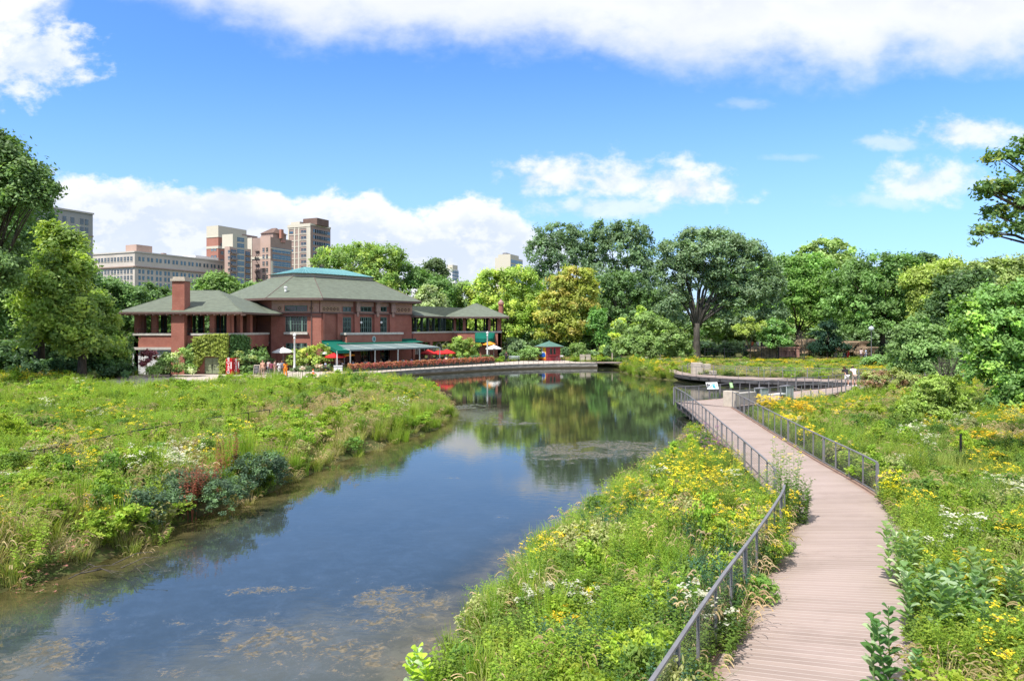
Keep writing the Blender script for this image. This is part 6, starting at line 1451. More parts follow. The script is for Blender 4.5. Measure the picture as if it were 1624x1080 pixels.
# group on the forecourt
for px, Z, kd, rz, lb, tp_, lw_, kw in [
    (416.5, 74, 'stand', 20, 'stout person in a peach shirt seen from behind on the forecourt', (0.62, 0.36, 0.25), (0.35, 0.25, 0.18), dict(hair=(0.2, 0.12, 0.07), sc=1.03)),
    (426, 76, 'stand', 160, 'person in a pale grey top left in the forecourt group', (0.45, 0.38, 0.36), (0.1, 0.1, 0.13), {}),
    (430, 73, 'walk', 200, 'person with dark hair and a maroon top in the forecourt group', (0.22, 0.06, 0.09), (0.05, 0.05, 0.06), dict(skin=SK2)),
    (436, 75.5, 'stand', 90, 'person in a dusty pink top in the middle of the forecourt group', (0.55, 0.36, 0.32), (0.4, 0.3, 0.25), dict(long=True)),
    (442.5, 73.5, 'walk', 60, 'dark skinned person in a bright white shirt in the forecourt group', WH, (0.45, 0.42, 0.42), dict(skin=SK3, shorts=True)),
    (447, 75, 'stand', 10, 'person in a blue grey shirt behind the orange clad one', (0.16, 0.18, 0.24), (0.06, 0.06, 0.08), dict(skin=SK2)),
    (452.5, 73, 'stand', 220, 'person in a long orange dress at the right end of the forecourt group', (0.80, 0.26, 0.03), (0.80, 0.26, 0.03), dict(skin=SK2, long=True))]:
    person((pxx(px, Z), Z, PZ), R(rz), kd, lb, tp_, lw_, **kw)
# visitors behind the meadow at the iron fence
for px, Z, kd, rz, lb, tp_, lw_ in [
    (1325, 103, 'stand', 0, 'person in a beige top at the left of the fence visitors', (0.5, 0.38, 0.3), (0.3, 0.25, 0.22)), (1339, 103, 'walk', 80, 'person in a white top before the dark iron fence', WH, (0.15, 0.17, 0.25)),
    (1345, 102.5, 'stand', 30, 'person in a red dress before the dark iron fence', (0.6, 0.03, 0.03), (0.6, 0.03, 0.03)), (1366, 101.5, 'stand', 120, 'person in pale clothes left of the globe lamp post', (0.6, 0.5, 0.5), (0.15, 0.1, 0.12)),
    (1373.5, 101, 'walk', 250, 'person in a light blue top right beside the globe lamp post', (0.40, 0.52, 0.68), (0.2, 0.2, 0.25)), (1420, 100, 'stand', 0, 'person in a white top half hidden by the shrub right of the lamp', WH, (0.1, 0.1, 0.12))]:
    person((pxx(px, Z), Z, 1.15), R(rz), kd, lb, tp_, lw_)
for px, lb, c in ((1184, 'person in a pale yellow top up by the lime tree', (0.6, 0.6, 0.3)), (1193, 'person in an orange red top up by the lime tree', (0.6, 0.12, 0.05)), (1202, 'person in a white top up by the lime tree', WH), (1208, 'person in dark clothes up by the lime tree', (0.05, 0.05, 0.06))):
    person((pxx(px, 108), 108, 2.2), R(px * 3), 'stand', lb, c, (0.08, 0.08, 0.1))

# ------------------------------------------------------------------ terrace: tables, diners, umbrellas, planters
def table_set():
    t = thing('cafe_table', (0, 0, 0), 'x', 'table'); mb = MB(); mb.lathe((0, 0, 0), [(0.4, .72), (0.42, .73), (0.42, .76), (0.4, .77)], 14); obj('table_top', mb, 'greenpost', t, local=True)
    mb = MB(); mb.lathe((0, 0, 0), [(.25, 0), (.24, .03), (.03, .06), (.03, .72)], 10); obj('leg', mb, 'metal_dark', t, local=True); return t
def chair_():
    t = thing('cafe_chair', (0, 0, 0), 'x', 'chair'); mb = MB(); mb.box(-.21, .21, -.21, .2, .42, .46); obj('seat', mb, 'metal_dark', t, local=True)
    mb = MB(); mb.box(-.2, .2, .18, .22, .5, .86); obj('backrest', mb, 'metal_dark', t, local=True)
    for x in (-.18, .18):
        for y in (-.18, .18): mb = MB(); mb.tube([(x, y, 0), (x, y, .42 if y < 0 else .86)], .013, 5); obj('leg', mb, 'metal_dark', t, local=True)
    return t
tab = table_set(); cha = chair_(); first = [True, True]
def FP(a, t, z): return fr.P(a, t, z)
tops = [WH, (0.35, 0.42, 0.55), (0.05, 0.05, 0.07), (0.6, 0.45, 0.4), (0.25, 0.30, 0.36), (0.5, 0.1, 0.08), (0.55, 0.55, 0.6), (0.7, 0.6, 0.45), (0.1, 0.2, 0.25)]
rs = random.Random(9); ci = 0
for i, (a, t) in enumerate([(-.2, 5.6), (1.7, 5.9), (3.6, 5.5), (5.5, 5.9), (7.4, 5.6), (9.3, 5.8), (11.2, 5.6), (13.1, 5.8), (15.4, 6.2), (17.4, 5.6), (-2.2, 5.2), (2.4, 3.2), (6.6, 3.2), (11.2, 3.2), (15.4, 3.2)]):
    p = FP(a, t, PZ); grp = 'cafe tables under the terrace canopy'; lb = nth(i) + 'round cafe table of the terrace, counted from the left, front row first'
    o = dup(tab, p, 0, lb, grp) if i else tab
    if i == 0: tab.location = p; tab['label'] = lb; tab['group'] = grp
    for q in (0, 1):
        an = math.atan2(fr.d.y, fr.d.x) + (0 if q else math.pi) + rs.uniform(-.3, .3); cp_ = (p[0] + .75 * math.cos(an), p[1] + .75 * math.sin(an), PZ); rz = an - math.pi / 2
        lb2 = ('right' if q == 0 else 'left') + ' dark cafe chair at the ' + nth(i).strip() + ' table of the terrace'; g2 = 'cafe chairs on the terrace'
        if first[1]: cha.location = cp_; cha.rotation_euler = (0, 0, rz); cha['label'] = lb2; cha['group'] = g2; first[1] = False
        else: dup(cha, cp_, rz, lb2, g2)
        if i < 11 and rs.random() < 0.9:
            c = tops[ci % len(tops)]; ci += 1
            person((cp_[0], cp_[1], PZ - .02), rz, 'sit', 'diner in a %s top at the %stable of the terrace' % (('white', 'pale blue', 'black', 'dusty pink', 'slate blue', 'red', 'light grey', 'cream', 'teal')[(ci - 1) % 9], nth(i)), c, (0.08, 0.08, 0.1), skin=(SK1, SK2, SK1)[ci % 3], hair=((0.03, .02, .012), (0.25, 0.15, 0.06), (0.08, .05, .03))[ci % 3], group='diners on the terrace')
# more diners under red umbrellas and one with bare shoulders at the left
for px, Z, lb, c in ((536.5, 84.2, 'diner in a peach top at the left end of the planters', (0.6, 0.35, 0.28)), (706, 98.6, 'diner in a white top under the rightmost red umbrella', WH), (711, 98.6, 'diner in a yellow top under the rightmost red umbrella', (0.7, 0.6, 0.2)), (693, 98.4, 'diner in a teal top under the middle red umbrella', (0.1, .4, .4))):
    person((pxx(px, Z), Z, PZ + .25), R(200), 'sit', lb, c, (0.1, 0.1, 0.12))
def umbrella(px, Z, ztop, r, mt, label):
    x = pxx(px, Z); t = thing('patio_umbrella', (x, Z, PZ), label, 'umbrella'); mb = MB(); n = 8
    rim = [(x + r * math.cos(2*math.pi*k/n + .2), Z + r * math.sin(2*math.pi*k/n + .2), ztop - r * .42) for k in range(n)]
    mid = [(x + r*.55 * math.cos(2*math.pi*k/n + .2), Z + r*.55 * math.sin(2*math.pi*k/n + .2), ztop - r * .20) for k in range(n)]
    for k in range(n):
        k2 = (k + 1) % n; mb.tri(mid[k], mid[k2], (x, Z, ztop)); mb.quad(rim[k], rim[k2], mid[k2], mid[k])
        lo = lambda p: (p[0], p[1], p[2] - .12); mb.quad(lo(rim[k]), lo(rim[k2]), rim[k2], rim[k])
    obj('canopy', mb, mt, t); mb = MB(); mb.tube([(x, Z, PZ), (x, Z, ztop + .1)], .025, 6); obj('pole', mb, 'white', t)
    mb = MB()
    for k in range(n): mb.tube([(x, Z, ztop - r * .5), mid[k]], .012, 4)
    obj('rib', mb, 'metal', t); mb = MB(); mb.lathe((x, Z, PZ), [(.25, .002), (.25, .06), (.05, .08), (.04, .25)], 10); obj('base', mb, 'metal_dark', t)
umbrella(449, 84.5, 3.55, 1.35, 'white_cloth', 'white patio umbrella left of the tall white lamp post')
umbrella(524, 85.5, 3.35, 1.3, 'white_cloth', 'white patio umbrella half hidden behind the lime green tree')
umbrella(532, 82.6, 3.0, 1.25, 'red_cloth', 'red patio umbrella at the left end of the terrace')
umbrella(546, 84.0, 3.15, 1.25, 'orange_cloth', 'orange patio umbrella beside the left red one')
umbrella(679, 96.4, 2.85, 1.25, 'red_cloth', 'left of the three red umbrellas near the right end of the canopy')
umbrella(697, 98.0, 2.75, 1.2, 'red_cloth', 'middle of the three red umbrellas near the right end of the canopy')
umbrella(709, 98.2, 2.85, 1.25, 'red_cloth', 'rightmost of the three red umbrellas near the right end of the canopy')
umbrella(783, 108, 3.2, 1.3, 'white_cloth', 'white patio umbrella beside the second lamp post')
umbrella(776, 111, 3.7, 1.1, 'orange_cloth', 'small orange umbrella behind the second lamp post')
# planter boxes with red and pink flowers
flw = []
for k in range(3):
    rs3 = np.random.RandomState(500 + k); n = 1500; P = rs3.uniform((-.95, -.28, .42), (.95, .28, .98), (n, 3)); P[:, 2] += 0.1 * np.sin(P[:, 0] * 6 + k) - .25 * (np.abs(P[:, 1]) / .28) ** 2 * rs3.rand(n)
    cols = np.array([(0.42, 0.10, 0.08), (0.45, 0.20, 0.10), (0.28, 0.10, 0.06), (0.20, 0.15, 0.05), (0.50, 0.24, 0.22), (0.10, 0.13, 0.04)])[rs3.choice(6, n, p=(.24, .2, .18, .14, .12, .12))]
    v, q, c = leafcloud(rs3, P, .075, cols, None, .6); flw.append(fast_mesh('flowers', v, q, c, ('plant',)))
pl0 = FP(-1.4, 8.35, PZ); nP = 13
for k in range(nP):
    a = -1.2 + k * 2.0; p = FP(a, 8.45, PZ) if k < 99 else None; rz = math.atan2(fr.d.y, fr.d.x)
    t = thing('flower_planter', p, nth(k) + 'planter box of red and copper flowers from the left along the terrace', 'planter', 'flower planters along the terrace', rz)
    mb = MB(); mb.box(-.98, .98, -.2, .2, 0, .45); mb.box(-1.0, 1.0, -.22, .22, .451, .5); obj('planter_box', mb, 'greenpost', t, local=True); o = bpy.data.objects.new('flowers', flw[k % 3]); COL.objects.link(o); o.parent = t

# ------------------------------------------------------------------ street furniture
def lamp(px, Z, z0, h, mt, label, globe='white', r=.2, pr=.13):
    x = pxx(px, Z); t = thing('street_lamp', (x, Z, z0), label, 'lamp'); mb = MB()
    mb.lathe((x, Z, z0), [(pr * 1.9, 0), (pr * 1.9, .25), (pr * 1.3, .45), (pr, .8), (pr * .75, h - 2 * r - .25), (pr * 1.1, h - 2 * r - .2), (pr * .8, h - 2 * r)], 12); obj('post', mb, mt, t, True)
    mb = MB(); mb.ball((x, Z, z0 + h - r * .95), r, 10); g = obj('globe', mb, globe, t, True); mb = MB(); mb.lathe((x, Z, z0 + h - .05), [(.09, 0), (.06, .06), (.01, .16)], 8); obj('finial', mb, mt, g); return t
lamp(467, 82.5, PZ, 4.55, 'white', 'white globe lamp post standing before the window of the hall'); lamp(773, 105.5, PZ, 4.6, 'white', 'white globe lamp post in front of the right pavilion')
M['globe'] = mat('smoky_globe', (0.45, 0.5, 0.52), 0.1, 0.9, var=.3); lamp(1382, 99, 1.0, 5.15, 'metal', 'slim grey globe lamp in front of the dark park trees on the right', 'globe', .38, .06)
# vending machines
def vending(px, Z, w, h, d, rz, label, txt, tz):
    x = pxx(px, Z); t = thing('vending_machine', (x, Z, PZ), label, 'vending machine', rz=rz); mb = MB(); mb.box(-w/2, w/2, -d/2, d/2, .08, h); mb.box(-w/2 + .05, w/2 - .05, -d/2 + .06, d/2 - .05, 0, .08); obj('cabinet', mb, 'red', t, local=True)
    mb = MB(); mb.box(-w/2 + .04, w/2 - .2, -d/2 - .03, -d/2 - .002, .2, h - .06); obj('front_panel', mb, 'red', t, local=True)
    mb = MB(); mb.box(w/2 - .16, w/2 - .05, -d/2 - .02, -d/2 - .002, .7, h - .4); obj('keypad', mb, 'white', t, local=True); mb = MB(); mb.box(-w/2 + .1, w/2 - .3, -d/2 - .035, -d/2 - .031, .22, .4); obj('hatch', mb, 'black', t, local=True)
    cu = bpy.data.curves.new('lettering', 'FONT'); cu.body = txt; cu.size = tz; cu.extrude = .004; cu.align_x = 'CENTER'; cu.align_y = 'CENTER'; cu.shear = .3; cu.offset = .006; o = bpy.data.objects.new('lettering', cu); COL.objects.link(o); o.parent = t; cu.materials.append(M['white'])
    me_ = bpy.data.meshes.new_from_object(o); bpy.data.objects.remove(o); o = bpy.data.objects.new('lettering', me_); COL.objects.link(o); o.parent = t
    o.location = (-.06, -d/2 - .036, h * .56); o.rotation_euler = (R(90), R(-90), 0); return t
vending(365.5, 76.4, .72, 1.86, .7, R(-6), 'red vending machine with white script lettering, left of the pair', 'Coca-Cola', .42)
vending(373.8, 77.0, .66, 1.86, .7, R(32), 'red vending machine turned to the right, right of the pair', 'Coca-Cola', .34)
# sandwich board
t = thing('sandwich_board', (pxx(407.5, 76), 76, PZ), 'black chalk sandwich board in a pale frame beside the forecourt group', 'sign'); mb = MB()
for s in (-1, 1): mb.hexa([(-.32, s * .28 - .02, 0), (.32, s * .28 - .02, 0), (.32, s * .28 + .02, 0), (-.32, s * .28 + .02, 0), (-.32, s * .04 - .02, 1.15), (.32, s * .04 - .02, 1.15), (.32, s * .04 + .02, 1.15), (-.32, s * .04 + .02, 1.15)])
obj('frame', mb, 'stone_pale', t, local=True); mb = MB(); mb.hexa([(-.26, -.30, .12), (.26, -.30, .12), (.26, -.27, .12), (-.26, -.27, .12), (-.26, -.09, 1.07), (.26, -.09, 1.07), (.26, -.06, 1.07), (-.26, -.06, 1.07)]); obj('chalk_board', mb, 'black', t, local=True)
mb = MB()
for k in range(5):
    z = .95 - k * .16; y = -.305 + (z - .12) * .221 - .003; mb.box(-.16 - .03 * (k % 2), .15 + .03 * (k % 3), y - .004, y, z - .012, z + .012)
obj('chalk_lines', mb, 'white', t, local=True)
def cone(px, Z, lb):
    t = thing('traffic_cone', (pxx(px, Z), Z, PZ), lb, 'cone'); mb = MB(); mb.lathe((0, 0, 0), [(.14, .03), (.10, .2), (.055, .5), (.03, .55)], 12); obj('cone_body', mb, 'orange', t, local=True); mb = MB(); mb.box(-.19, .19, -.19, .19, 0, .03); obj('base', mb, 'orange', t, local=True)
    mb = MB(); mb.lathe((0, 0, 0), [(.098, .25), (.082, .36)], 12); obj('white_band', mb, 'white', t, local=True)
cone(496.5, 78, 'orange traffic cone on the promenade by the fence')
# pale boxes / utility cabinets and seats on the promenade
def cabinet(px, Z, w, d, h, lb, mt='white', rz=0, name='utility_cabinet', cat='cabinet', z0=PZ):
    t = thing(name, (pxx(px, Z), Z, z0), lb, cat, rz=rz); mb = MB(); mb.box(-w/2, w/2, -d/2, d/2, .12, h); obj('body', mb, mt, t, local=True); mb = MB(); mb.box(-w/2 - .03, w/2 + .03, -d/2 - .03, d/2 + .03, h + .002, h + .06); obj('lid', mb, mt, t, local=True)
    mb = MB(); mb.box(-w/2 + .06, w/2 - .06, -d/2 + .06, d/2 - .06, 0, .118); obj('plinth', mb, 'metal_dark', t, local=True); mb = MB(); mb.box(-w/2 + .08, w/2 - .08, -d/2 - .012, -d/2 - .002, .2, h - .08); obj('door', mb, mt, t, local=True)
cabinet(536, 80.5, .95, .5, .75, 'white bench chest at the left end of the flower planters', rz=R(20)); cabinet(728.5, 97.6, .95, .5, .8, 'white low cabinet at the right end of the flower planters', rz=R(20))
def bench(loc, rz, lb, mt='white', L=1.7):
    t = thing('park_bench', loc, lb, 'bench', rz=rz); mb = MB()
    for k in range(4): mb.box(-L/2, L/2, -.2 + k * .11, -.11 + k * .11, .43, .46)
    obj('seat', mb, mt, t, local=True); mb = MB()
    for k in range(3): mb.box(-L/2, L/2, .25 + k * .012, .28 + k * .012, .55 + k * .12, .64 + k * .12)
    obj('backrest', mb, mt, t, local=True)
    for x in (-L/2 + .15, L/2 - .15): mb = MB(); mb.box(x - .03, x + .03, -.2, -.14, 0, .43); mb.box(x - .03, x + .03, .2, .25, 0, .85); mb.box(x - .03, x + .03, -.14, .2, .38, .428); obj('leg', mb, 'metal_dark', t, local=True)
bench((pxx(816, 105.5), 105.5, PZ), R(10), 'pale blue grey bench on the promenade left of the kiosk', 'frame_pale'); bench((pxx(478, 86), 86.5, PZ), R(30), 'grey bench in the shade behind the white lamp post', 'frame_pale')
# pale boxes right of the kiosk and along the far boardwalk
for px, Z, w, h, lb in ((923.5, 106, .75, 1.0, 'pale stone post left of a pair right of the kiosk'), (932.5, 106.2, .75, 1.0, 'pale stone post right of a pair right of the kiosk')):
    cabinet(px, Z, w, .7, h, lb, 'stone_pale', name='stone_post', cat='post')
def stone(px, Z, w, d, h, lb, rz=0, z0=DZ, name='stone_block'):
    mb = MB(); x = pxx(px, Z); c, s = math.cos(rz), math.sin(rz); q = lambda a, b: (x + a * c - b * s, Z + a * s + b * c)
    P = [q(-w/2, -d/2), q(w/2, -d/2), q(w/2, d/2), q(-w/2, d/2)]; e = .03; P2 = [q(-w/2 + e, -d/2 + e), q(w/2 - e, -d/2 + e), q(w/2 - e, d/2 - e), q(-w/2 + e, d/2 - e)]
    mb.hexa([(*p, z0) for p in P] + [(*p, z0 + h - e) for p in P]); mb.hexa([(*p, z0 + h - e + .001) for p in P] + [(*p, z0 + h) for p in P2]); obj(name, mb, 'concrete' if 'weathered' in lb else 'stone_pale', label=lb, category='stone block')
stone(1105, 76.8, 1.1, .9, 1.3, 'taller pale stone gate block at the left end of the far boardwalk'); stone(1121, 77.5, .7, .7, 1.1, 'smaller pale stone gate block right of the taller one'); stone(1130, 76.2, .8, .5, .45, 'low pale stone kerb block beside the far boardwalk gate blocks')
for px in (1044, 1049, 1055): stone(px, 97 - (px - 1044) * .1, .38, .4, .85, 'short pale stone post of three in the island meadow, %s' % {1044: 'leftmost', 1049: 'middle one', 1055: 'rightmost'}[px])
stone(1159.5, 45.9, .42, .95, 1.02, 'upright cream stone block at the end of the platform bench', R(38))
stone(1181, 47.6, 2.0, .5, .78, 'long weathered stone slab back beside the cream upright block', R(38))
# platform bench with grey panels
t = thing('platform_bench', (18.9, 49.2, DZ), 'white bench with tall grey mesh end panels on the viewing platform', 'bench'); rzb = R(36); t.rotation_euler = (0, 0, rzb)
mb = MB(); mb.box(-1.1, 1.1, -.25, .25, .42, .50); obj('seat', mb, 'white', t, local=True)
for a, b in ((-2.0, -1.12), (1.12, 2.0)): mb = MB(); mb.box(a, b, -.28, -.24, .02, .98); mb.box(a, b, .24, .28, .02, .98); obj('side_panel', mb, M['frame_pale'], t, local=True); mb = MB(); mb.box(a, b, -.31, .31, .981, 1.03); obj('panel_cap', mb, 'metal', t, local=True)
for a in (-1.0, 1.0): mb = MB(); mb.box(a - .04, a + .04, -.2, .2, 0, .419); obj('leg', mb, 'metal', t, local=True)
# lounge boards across the water gap (pale slanting planks)
for px, y, lb in ((1190, 58.0, 'pale slanting board lying behind the bench rail'), (1273, 62.6, 'pale slanting board farther right over the dark water')):
    x = pxx(px, y); mb = MB(); mb.hexa([(x - .9, y, .50), (x + .9, y + .3, .0), (x + .9, y + .9, .0), (x - .9, y + .6, .50), (x - .9, y, .58), (x + .9, y + .3, .08), (x + .9, y + .9, .08), (x - .9, y + .6, .58)]); obj('slanting_board', mb, 'stone_pale', label=lb, category='board')
# signs on the platform rail
def sign(px0, px1, py0, py1, Z, base, lb, kind):
    x0, x1 = pxx(px0, Z), pxx(px1, Z); z1, z0 = pz(py0, Z), pz(py1, Z); w = x1 - x0; h = max(z1 - z0, .35)
    t = thing('information_sign', ((x0 + x1) / 2, Z, DZ), lb, 'sign', rz=R(14)); z = z0 - DZ; mb = MB(); T0, T1 = z, z + h
    tilt = lambda zz: -.02 + (zz - T0) * .45
    def plate(mb, a, b, c, d, off): mb.hexa([(a, tilt(c) - off - .0, c), (b, tilt(c) - off, c), (b, tilt(c) - off + .02, c), (a, tilt(c) - off + .02, c), (a, tilt(d) - off, d), (b, tilt(d) - off, d), (b, tilt(d) - off + .02, d), (a, tilt(d) - off + .02, d)])
    plate(mb, -w/2, w/2, T0, T1, 0); obj('panel', mb, 'white' if kind == 1 else 'signgreen', t, local=True)
    if kind == 1:
        for mt, rc in (('black', [(-.45, -.3, .55, .8), (-.25, -.18, .5, .7)]), ('teal_paint', [(.02, .12, .2, .75), (.12, .24, .12, .45), (.16, .22, .5, .9), (-.1, -.04, .4, .6)]), ('frame_pale', [(-.46, -.12, .18, .42), (.28, .46, .2, .75)])):
            mb = MB()
            for a, b, c, d in rc: plate(mb, a * w, b * w, T0 + c * h, T0 + d * h, .012 + (.003 if mt == 'black' else 0))
            obj('picture', mb, mt, t, local=True)
    else:
        mb = MB(); [plate(mb, -.35 * w, .35 * w, T0 + c * h, T0 + (c + .07) * h, .006) for c in (.2, .4, .6, .78)]; obj('text_lines', mb, 'white', t, local=True)
    for a in (-w * .3, w * .3) if kind == 1 else (0,): mb = MB(); mb.box(a - .025, a + .025, .03, .08, 0, T0 + .02); obj('leg', mb, 'metal', t, local=True)
sign(1120.5, 1141, 606.5, 617, 50.3, 0, 'white information panel with teal and black pictures on the platform rail', 1); sign(1158, 1163.5, 607, 615, 51.2, 0, 'small light green notice on the platform rail', 2)
# kiosk
kx, ky = pxx(866, 107), 107.0; th = R(26.6); s_ = 2.6
K = thing('ticket_kiosk', (kx, ky, PZ), 'small red boarded kiosk with a green roof and a colourful painted left side', 'kiosk')
dR = Vector((math.cos(th), math.sin(th))); dL = Vector((-math.sin(th), math.cos(th))); c0 = Vector((kx, ky)); fr_k = Face(c0, c0 + dR * s_); fl_k = Face(c0 + dL * s_, c0); KH = PZ + 2.25
mb = MB(); mb.prism([tuple(c0), tuple(c0 + dR * s_), tuple(c0 + dR * s_ + dL * s_), tuple(c0 + dL * s_)], PZ, KH); obj('wall', mb, 'redwood', K)
for a in (.72, 1.35):
    mb = MB(); fr_k.box(mb, a, a + .34, .003, .05, PZ + 1.05, PZ + 1.95); w = obj('window', mb, 'frame_green', K); mb = MB(); fr_k.box(mb, a + .05, a + .29, .051, .06, PZ + 1.1, PZ + 1.9); obj('pane', mb, 'glass_dark', w)
mb = MB(); fl_k.box(mb, .05, s_ - .05, .003, .02, PZ + .15, KH - .1); pn = obj('painted_panel', mb, 'yellow', K)
def blob(f, pts, t, mt):
    mb = MB(); mb.face([f.P(a, t, PZ + z) for a, z in pts]); obj('painted_shape', mb, mt, pn)
blob(fl_k, [(.1, 1.6), (.9, 1.9), (1.6, 2.1), (1.5, 1.5), (2.4, 1.3), (2.5, .9), (1.4, .7), (.4, .75), (.1, 1.1)], .026, 'white'); blob(fl_k, [(.3, .75), (1.0, .62), (1.9, .5), (2.5, .75), (2.4, 1.1), (2.0, 1.5), (1.7, 1.2), (1.1, 1.45), (.8, 1.05), (.4, 1.0)], .031, 'blue'); blob(fl_k, [(.1, .2), (2.5, .2), (2.5, .38), (.1, .3)], .026, 'red_cloth')
mb = MB(); cc = c0 + dR * s_ / 2 + dL * s_ / 2; ex = .45; q = [c0 - dR * ex - dL * ex, c0 + dR * (s_ + ex) - dL * ex, c0 + dR * (s_ + ex) + dL * (s_ + ex), c0 - dR * ex + dL * (s_ + ex)]
for k in range(4): mb.tri((*q[k], KH + .02), (*q[(k+1) % 4], KH + .02), (cc.x, cc.y, KH + .85))
kr = obj('roof', mb, 'kiosk_roof', K); mb = MB(); mb.prism([tuple(p) for p in q], KH - .09, KH + .018); obj('eaves', mb, 'fascia', kr); mb = MB(); mb.lathe((cc.x, cc.y, KH + .8), [(.08, 0), (.05, .12), (.01, .25)], 8); obj('finial', mb, 'kiosk_roof', kr)
mb = MB(); fr_k.box(mb, .5, 1.9, .002, .3, PZ + .93, PZ + 1.0); obj('counter', mb, 'redwood', K)
# bicycle by the kiosk
t = thing('bicycle', (pxx(885.5, 104.6), 104.6, PZ), 'bicycle standing on the promenade right of the kiosk', 'bicycle', rz=R(25))
for x in (-.5, .5):
    mb = MB(); mb.tube([(x + .33 * math.cos(a), 0, .33 + .33 * math.sin(a)) for a in [2 * math.pi * k / 20 for k in range(21)]], .018, 5, cap=False)
    for k in range(6): a = math.pi * k / 6; mb.tube([(x + .32 * math.cos(a), 0, .33 + .32 * math.sin(a)), (x - .32 * math.cos(a), 0, .33 - .32 * math.sin(a))], .003, 3)
    obj('wheel', mb, 'black', t, local=True)
mb = MB(); [mb.tube(p, .018, 5) for p in ([(-.5, 0, .33), (-.15, 0, .75)], [(-.15, 0, .85), (-.02, 0, .32)], [(-.13, 0, .75), (.38, 0, .78)], [(-.02, 0, .32), (.4, 0, .7)], [(-.5, 0, .33), (-.02, 0, .32)], [(.36, 0, .95), (.5, 0, .33)])]; obj('frame', mb, 'metal', t, local=True)
mb = MB(); mb.box(-.28, -.05, -.06, .06, .86, .92); obj('saddle', mb, 'black', t, local=True); mb = MB(); mb.tube([(.3, -.25, 1.0), (.37, 0, .96), (.3, .25, 1.0)], .015, 5); obj('handlebar', mb, 'metal', t, local=True); mb = MB(); mb.box(.4, .75, -.2, .2, .75, 1.0); obj('basket', mb, 'white', t, local=True)
# gate pillars behind the chestnut
for px, lb in ((898, 'brick gate pillar left of the chestnut trunk'), (917, 'brick gate pillar right of the chestnut trunk')):
    x = pxx(px, 131); t = thing('gate_pillar', (x, 131, .6), lb, 'pillar'); mb = MB(); mb.box(x - .45, x + .45, 131, 131.9, 1.8, 4.6); obj('pillar_shaft', mb, 'brick', t); mb = MB(); mb.box(x - .6, x + .6, 130.85, 132.05, .6, 1.8); obj('base', mb, 'stone_pale', t)
mb = MB(); mb.box(pxx(860, 133), pxx(960, 133), 133, 133.3, .6, 1.7); o = obj('low_wall', mb, 'stone_pale', label='pale low wall running behind the brick gate pillars', category='wall')
# zoo side: pink wall, rocks, iron fence
x0, x1 = pxx(1235, 104.5), pxx(1268, 104.5); t = thing('pink_wall', (x0, 104.5, .9), 'pink masonry wall with recessed panels right behind the meadow', 'wall'); mb = MB(); fw_ = Face((x0, 104.5), (x1, 104.5)); fw_.wall(mb, .9, 2.8, .4, [(.6, 1.2, 1.7, 2.45), (1.9, 2.5, 1.7, 2.45)]); mb.box(x0 + .3, x1 - .3, 104.75, 104.88, 1.2, 2.6); obj('wall_body', mb, 'pink', t); mb = MB(); fw_.box(mb, -.1, fw_.L + .1, -.45, .08, 2.801, 2.95); obj('wall_coping', mb, 'pink', t)
def rock(px, py, Z, w, h, seed, lb):
    rs = np.random.RandomState(seed); mb = MB(); x = pxx(px, Z); zc = pz(py, Z)
    for k in range(5): mb.prism([(x + w * (.5 + .1 * rs.rand()) * math.cos(a) + rs.uniform(-.2, .2), Z + w * .5 * math.sin(a)) for a in np.linspace(0, 2 * math.pi, 8)[:-1]], zc - h / 2 + h * k / 5, zc - h / 2 + h * (k + .92) / 5)
    mb.v = [(a + .12 * w * math.sin(c * 3 + seed), b, c) for a, b, c in mb.v]; obj('rock_outcrop', mb, 'rock', label=lb, category='rock')
rock(1281, 549, 106, 3.0, 2.2, 1, 'layered sandstone outcrop right of the pink wall'); rock(1358, 548, 108, 3.4, 1.4, 2, 'long sandstone outcrop behind the fence visitors'); rock(1340, 550, 107, 3.2, 1.5, 3, 'smaller sandstone rock left of the long outcrop'); rock(1212, 558, 106, 4, 1.6, 4, 'low sandstone bank below the lime yellow tree'); rock(1372, 556, 106, 3.0, 1.2, 5, 'low sandstone rock right behind the visitors')
def iron_fence(P, lb, z0=1.25, h=1.5, step=.42):
    t = thing('iron_fence', (P[0][0], P[0][1], z0), lb, 'fence'); mb = MB(); rl = MB()
    for i in range(len(P) - 1):
        f = Face(P[i], P[i+1]); a = 0
        while a < f.L: f.box(mb, a - .014, a + .014, -.014, .014, z0, z0 + h + (.14 if int(a / step) % 2 else .05)); a += step
        for z in (z0 + .15, z0 + h - .35, z0 + h): f.box(rl, 0, f.L, -.02, .02, z - .02, z + .02)
        for a in (0, f.L / 2, f.L): pm_ = MB(); f.box(pm_, a - .05, a + .05, -.05, .05, z0 - .1, z0 + h + .25); obj('post', pm_, 'metal_dark', t)
    o = obj('pickets', mb, 'metal_dark', t); obj('rail', rl, 'metal_dark', t)
iron_fence([(pxx(a, b), b) for a, b in ((1118, 103), (1180, 102.6), (1235, 102.4), (1290, 102.6), (1345, 104.6), (1420, 104.2))], 'long black iron picket fence behind the right meadow')
# low dark post in the right meadow
mb = MB(); mb.box(pxx(1523, 27), pxx(1523, 27) + .07, 27, 27.05, .8, 1.85); obj('marker_post', mb, 'metal_dark', label='thin dark post standing in the right meadow', category='post')
for i, (px, Z) in enumerate(((1047, 99), (1020, 101), (971, 104))):
    x = pxx(px, Z); mb = MB(); mb.box(x - .07, x + .07, Z, Z + .14, .5, 2.1); obj('timber_post', mb, 'stone_pale', label=('pale timber post in the island meadow, right one', 'pale timber post behind the island flowers, centre one', 'pale timber post near the little bridge, left one')[i], category='post')
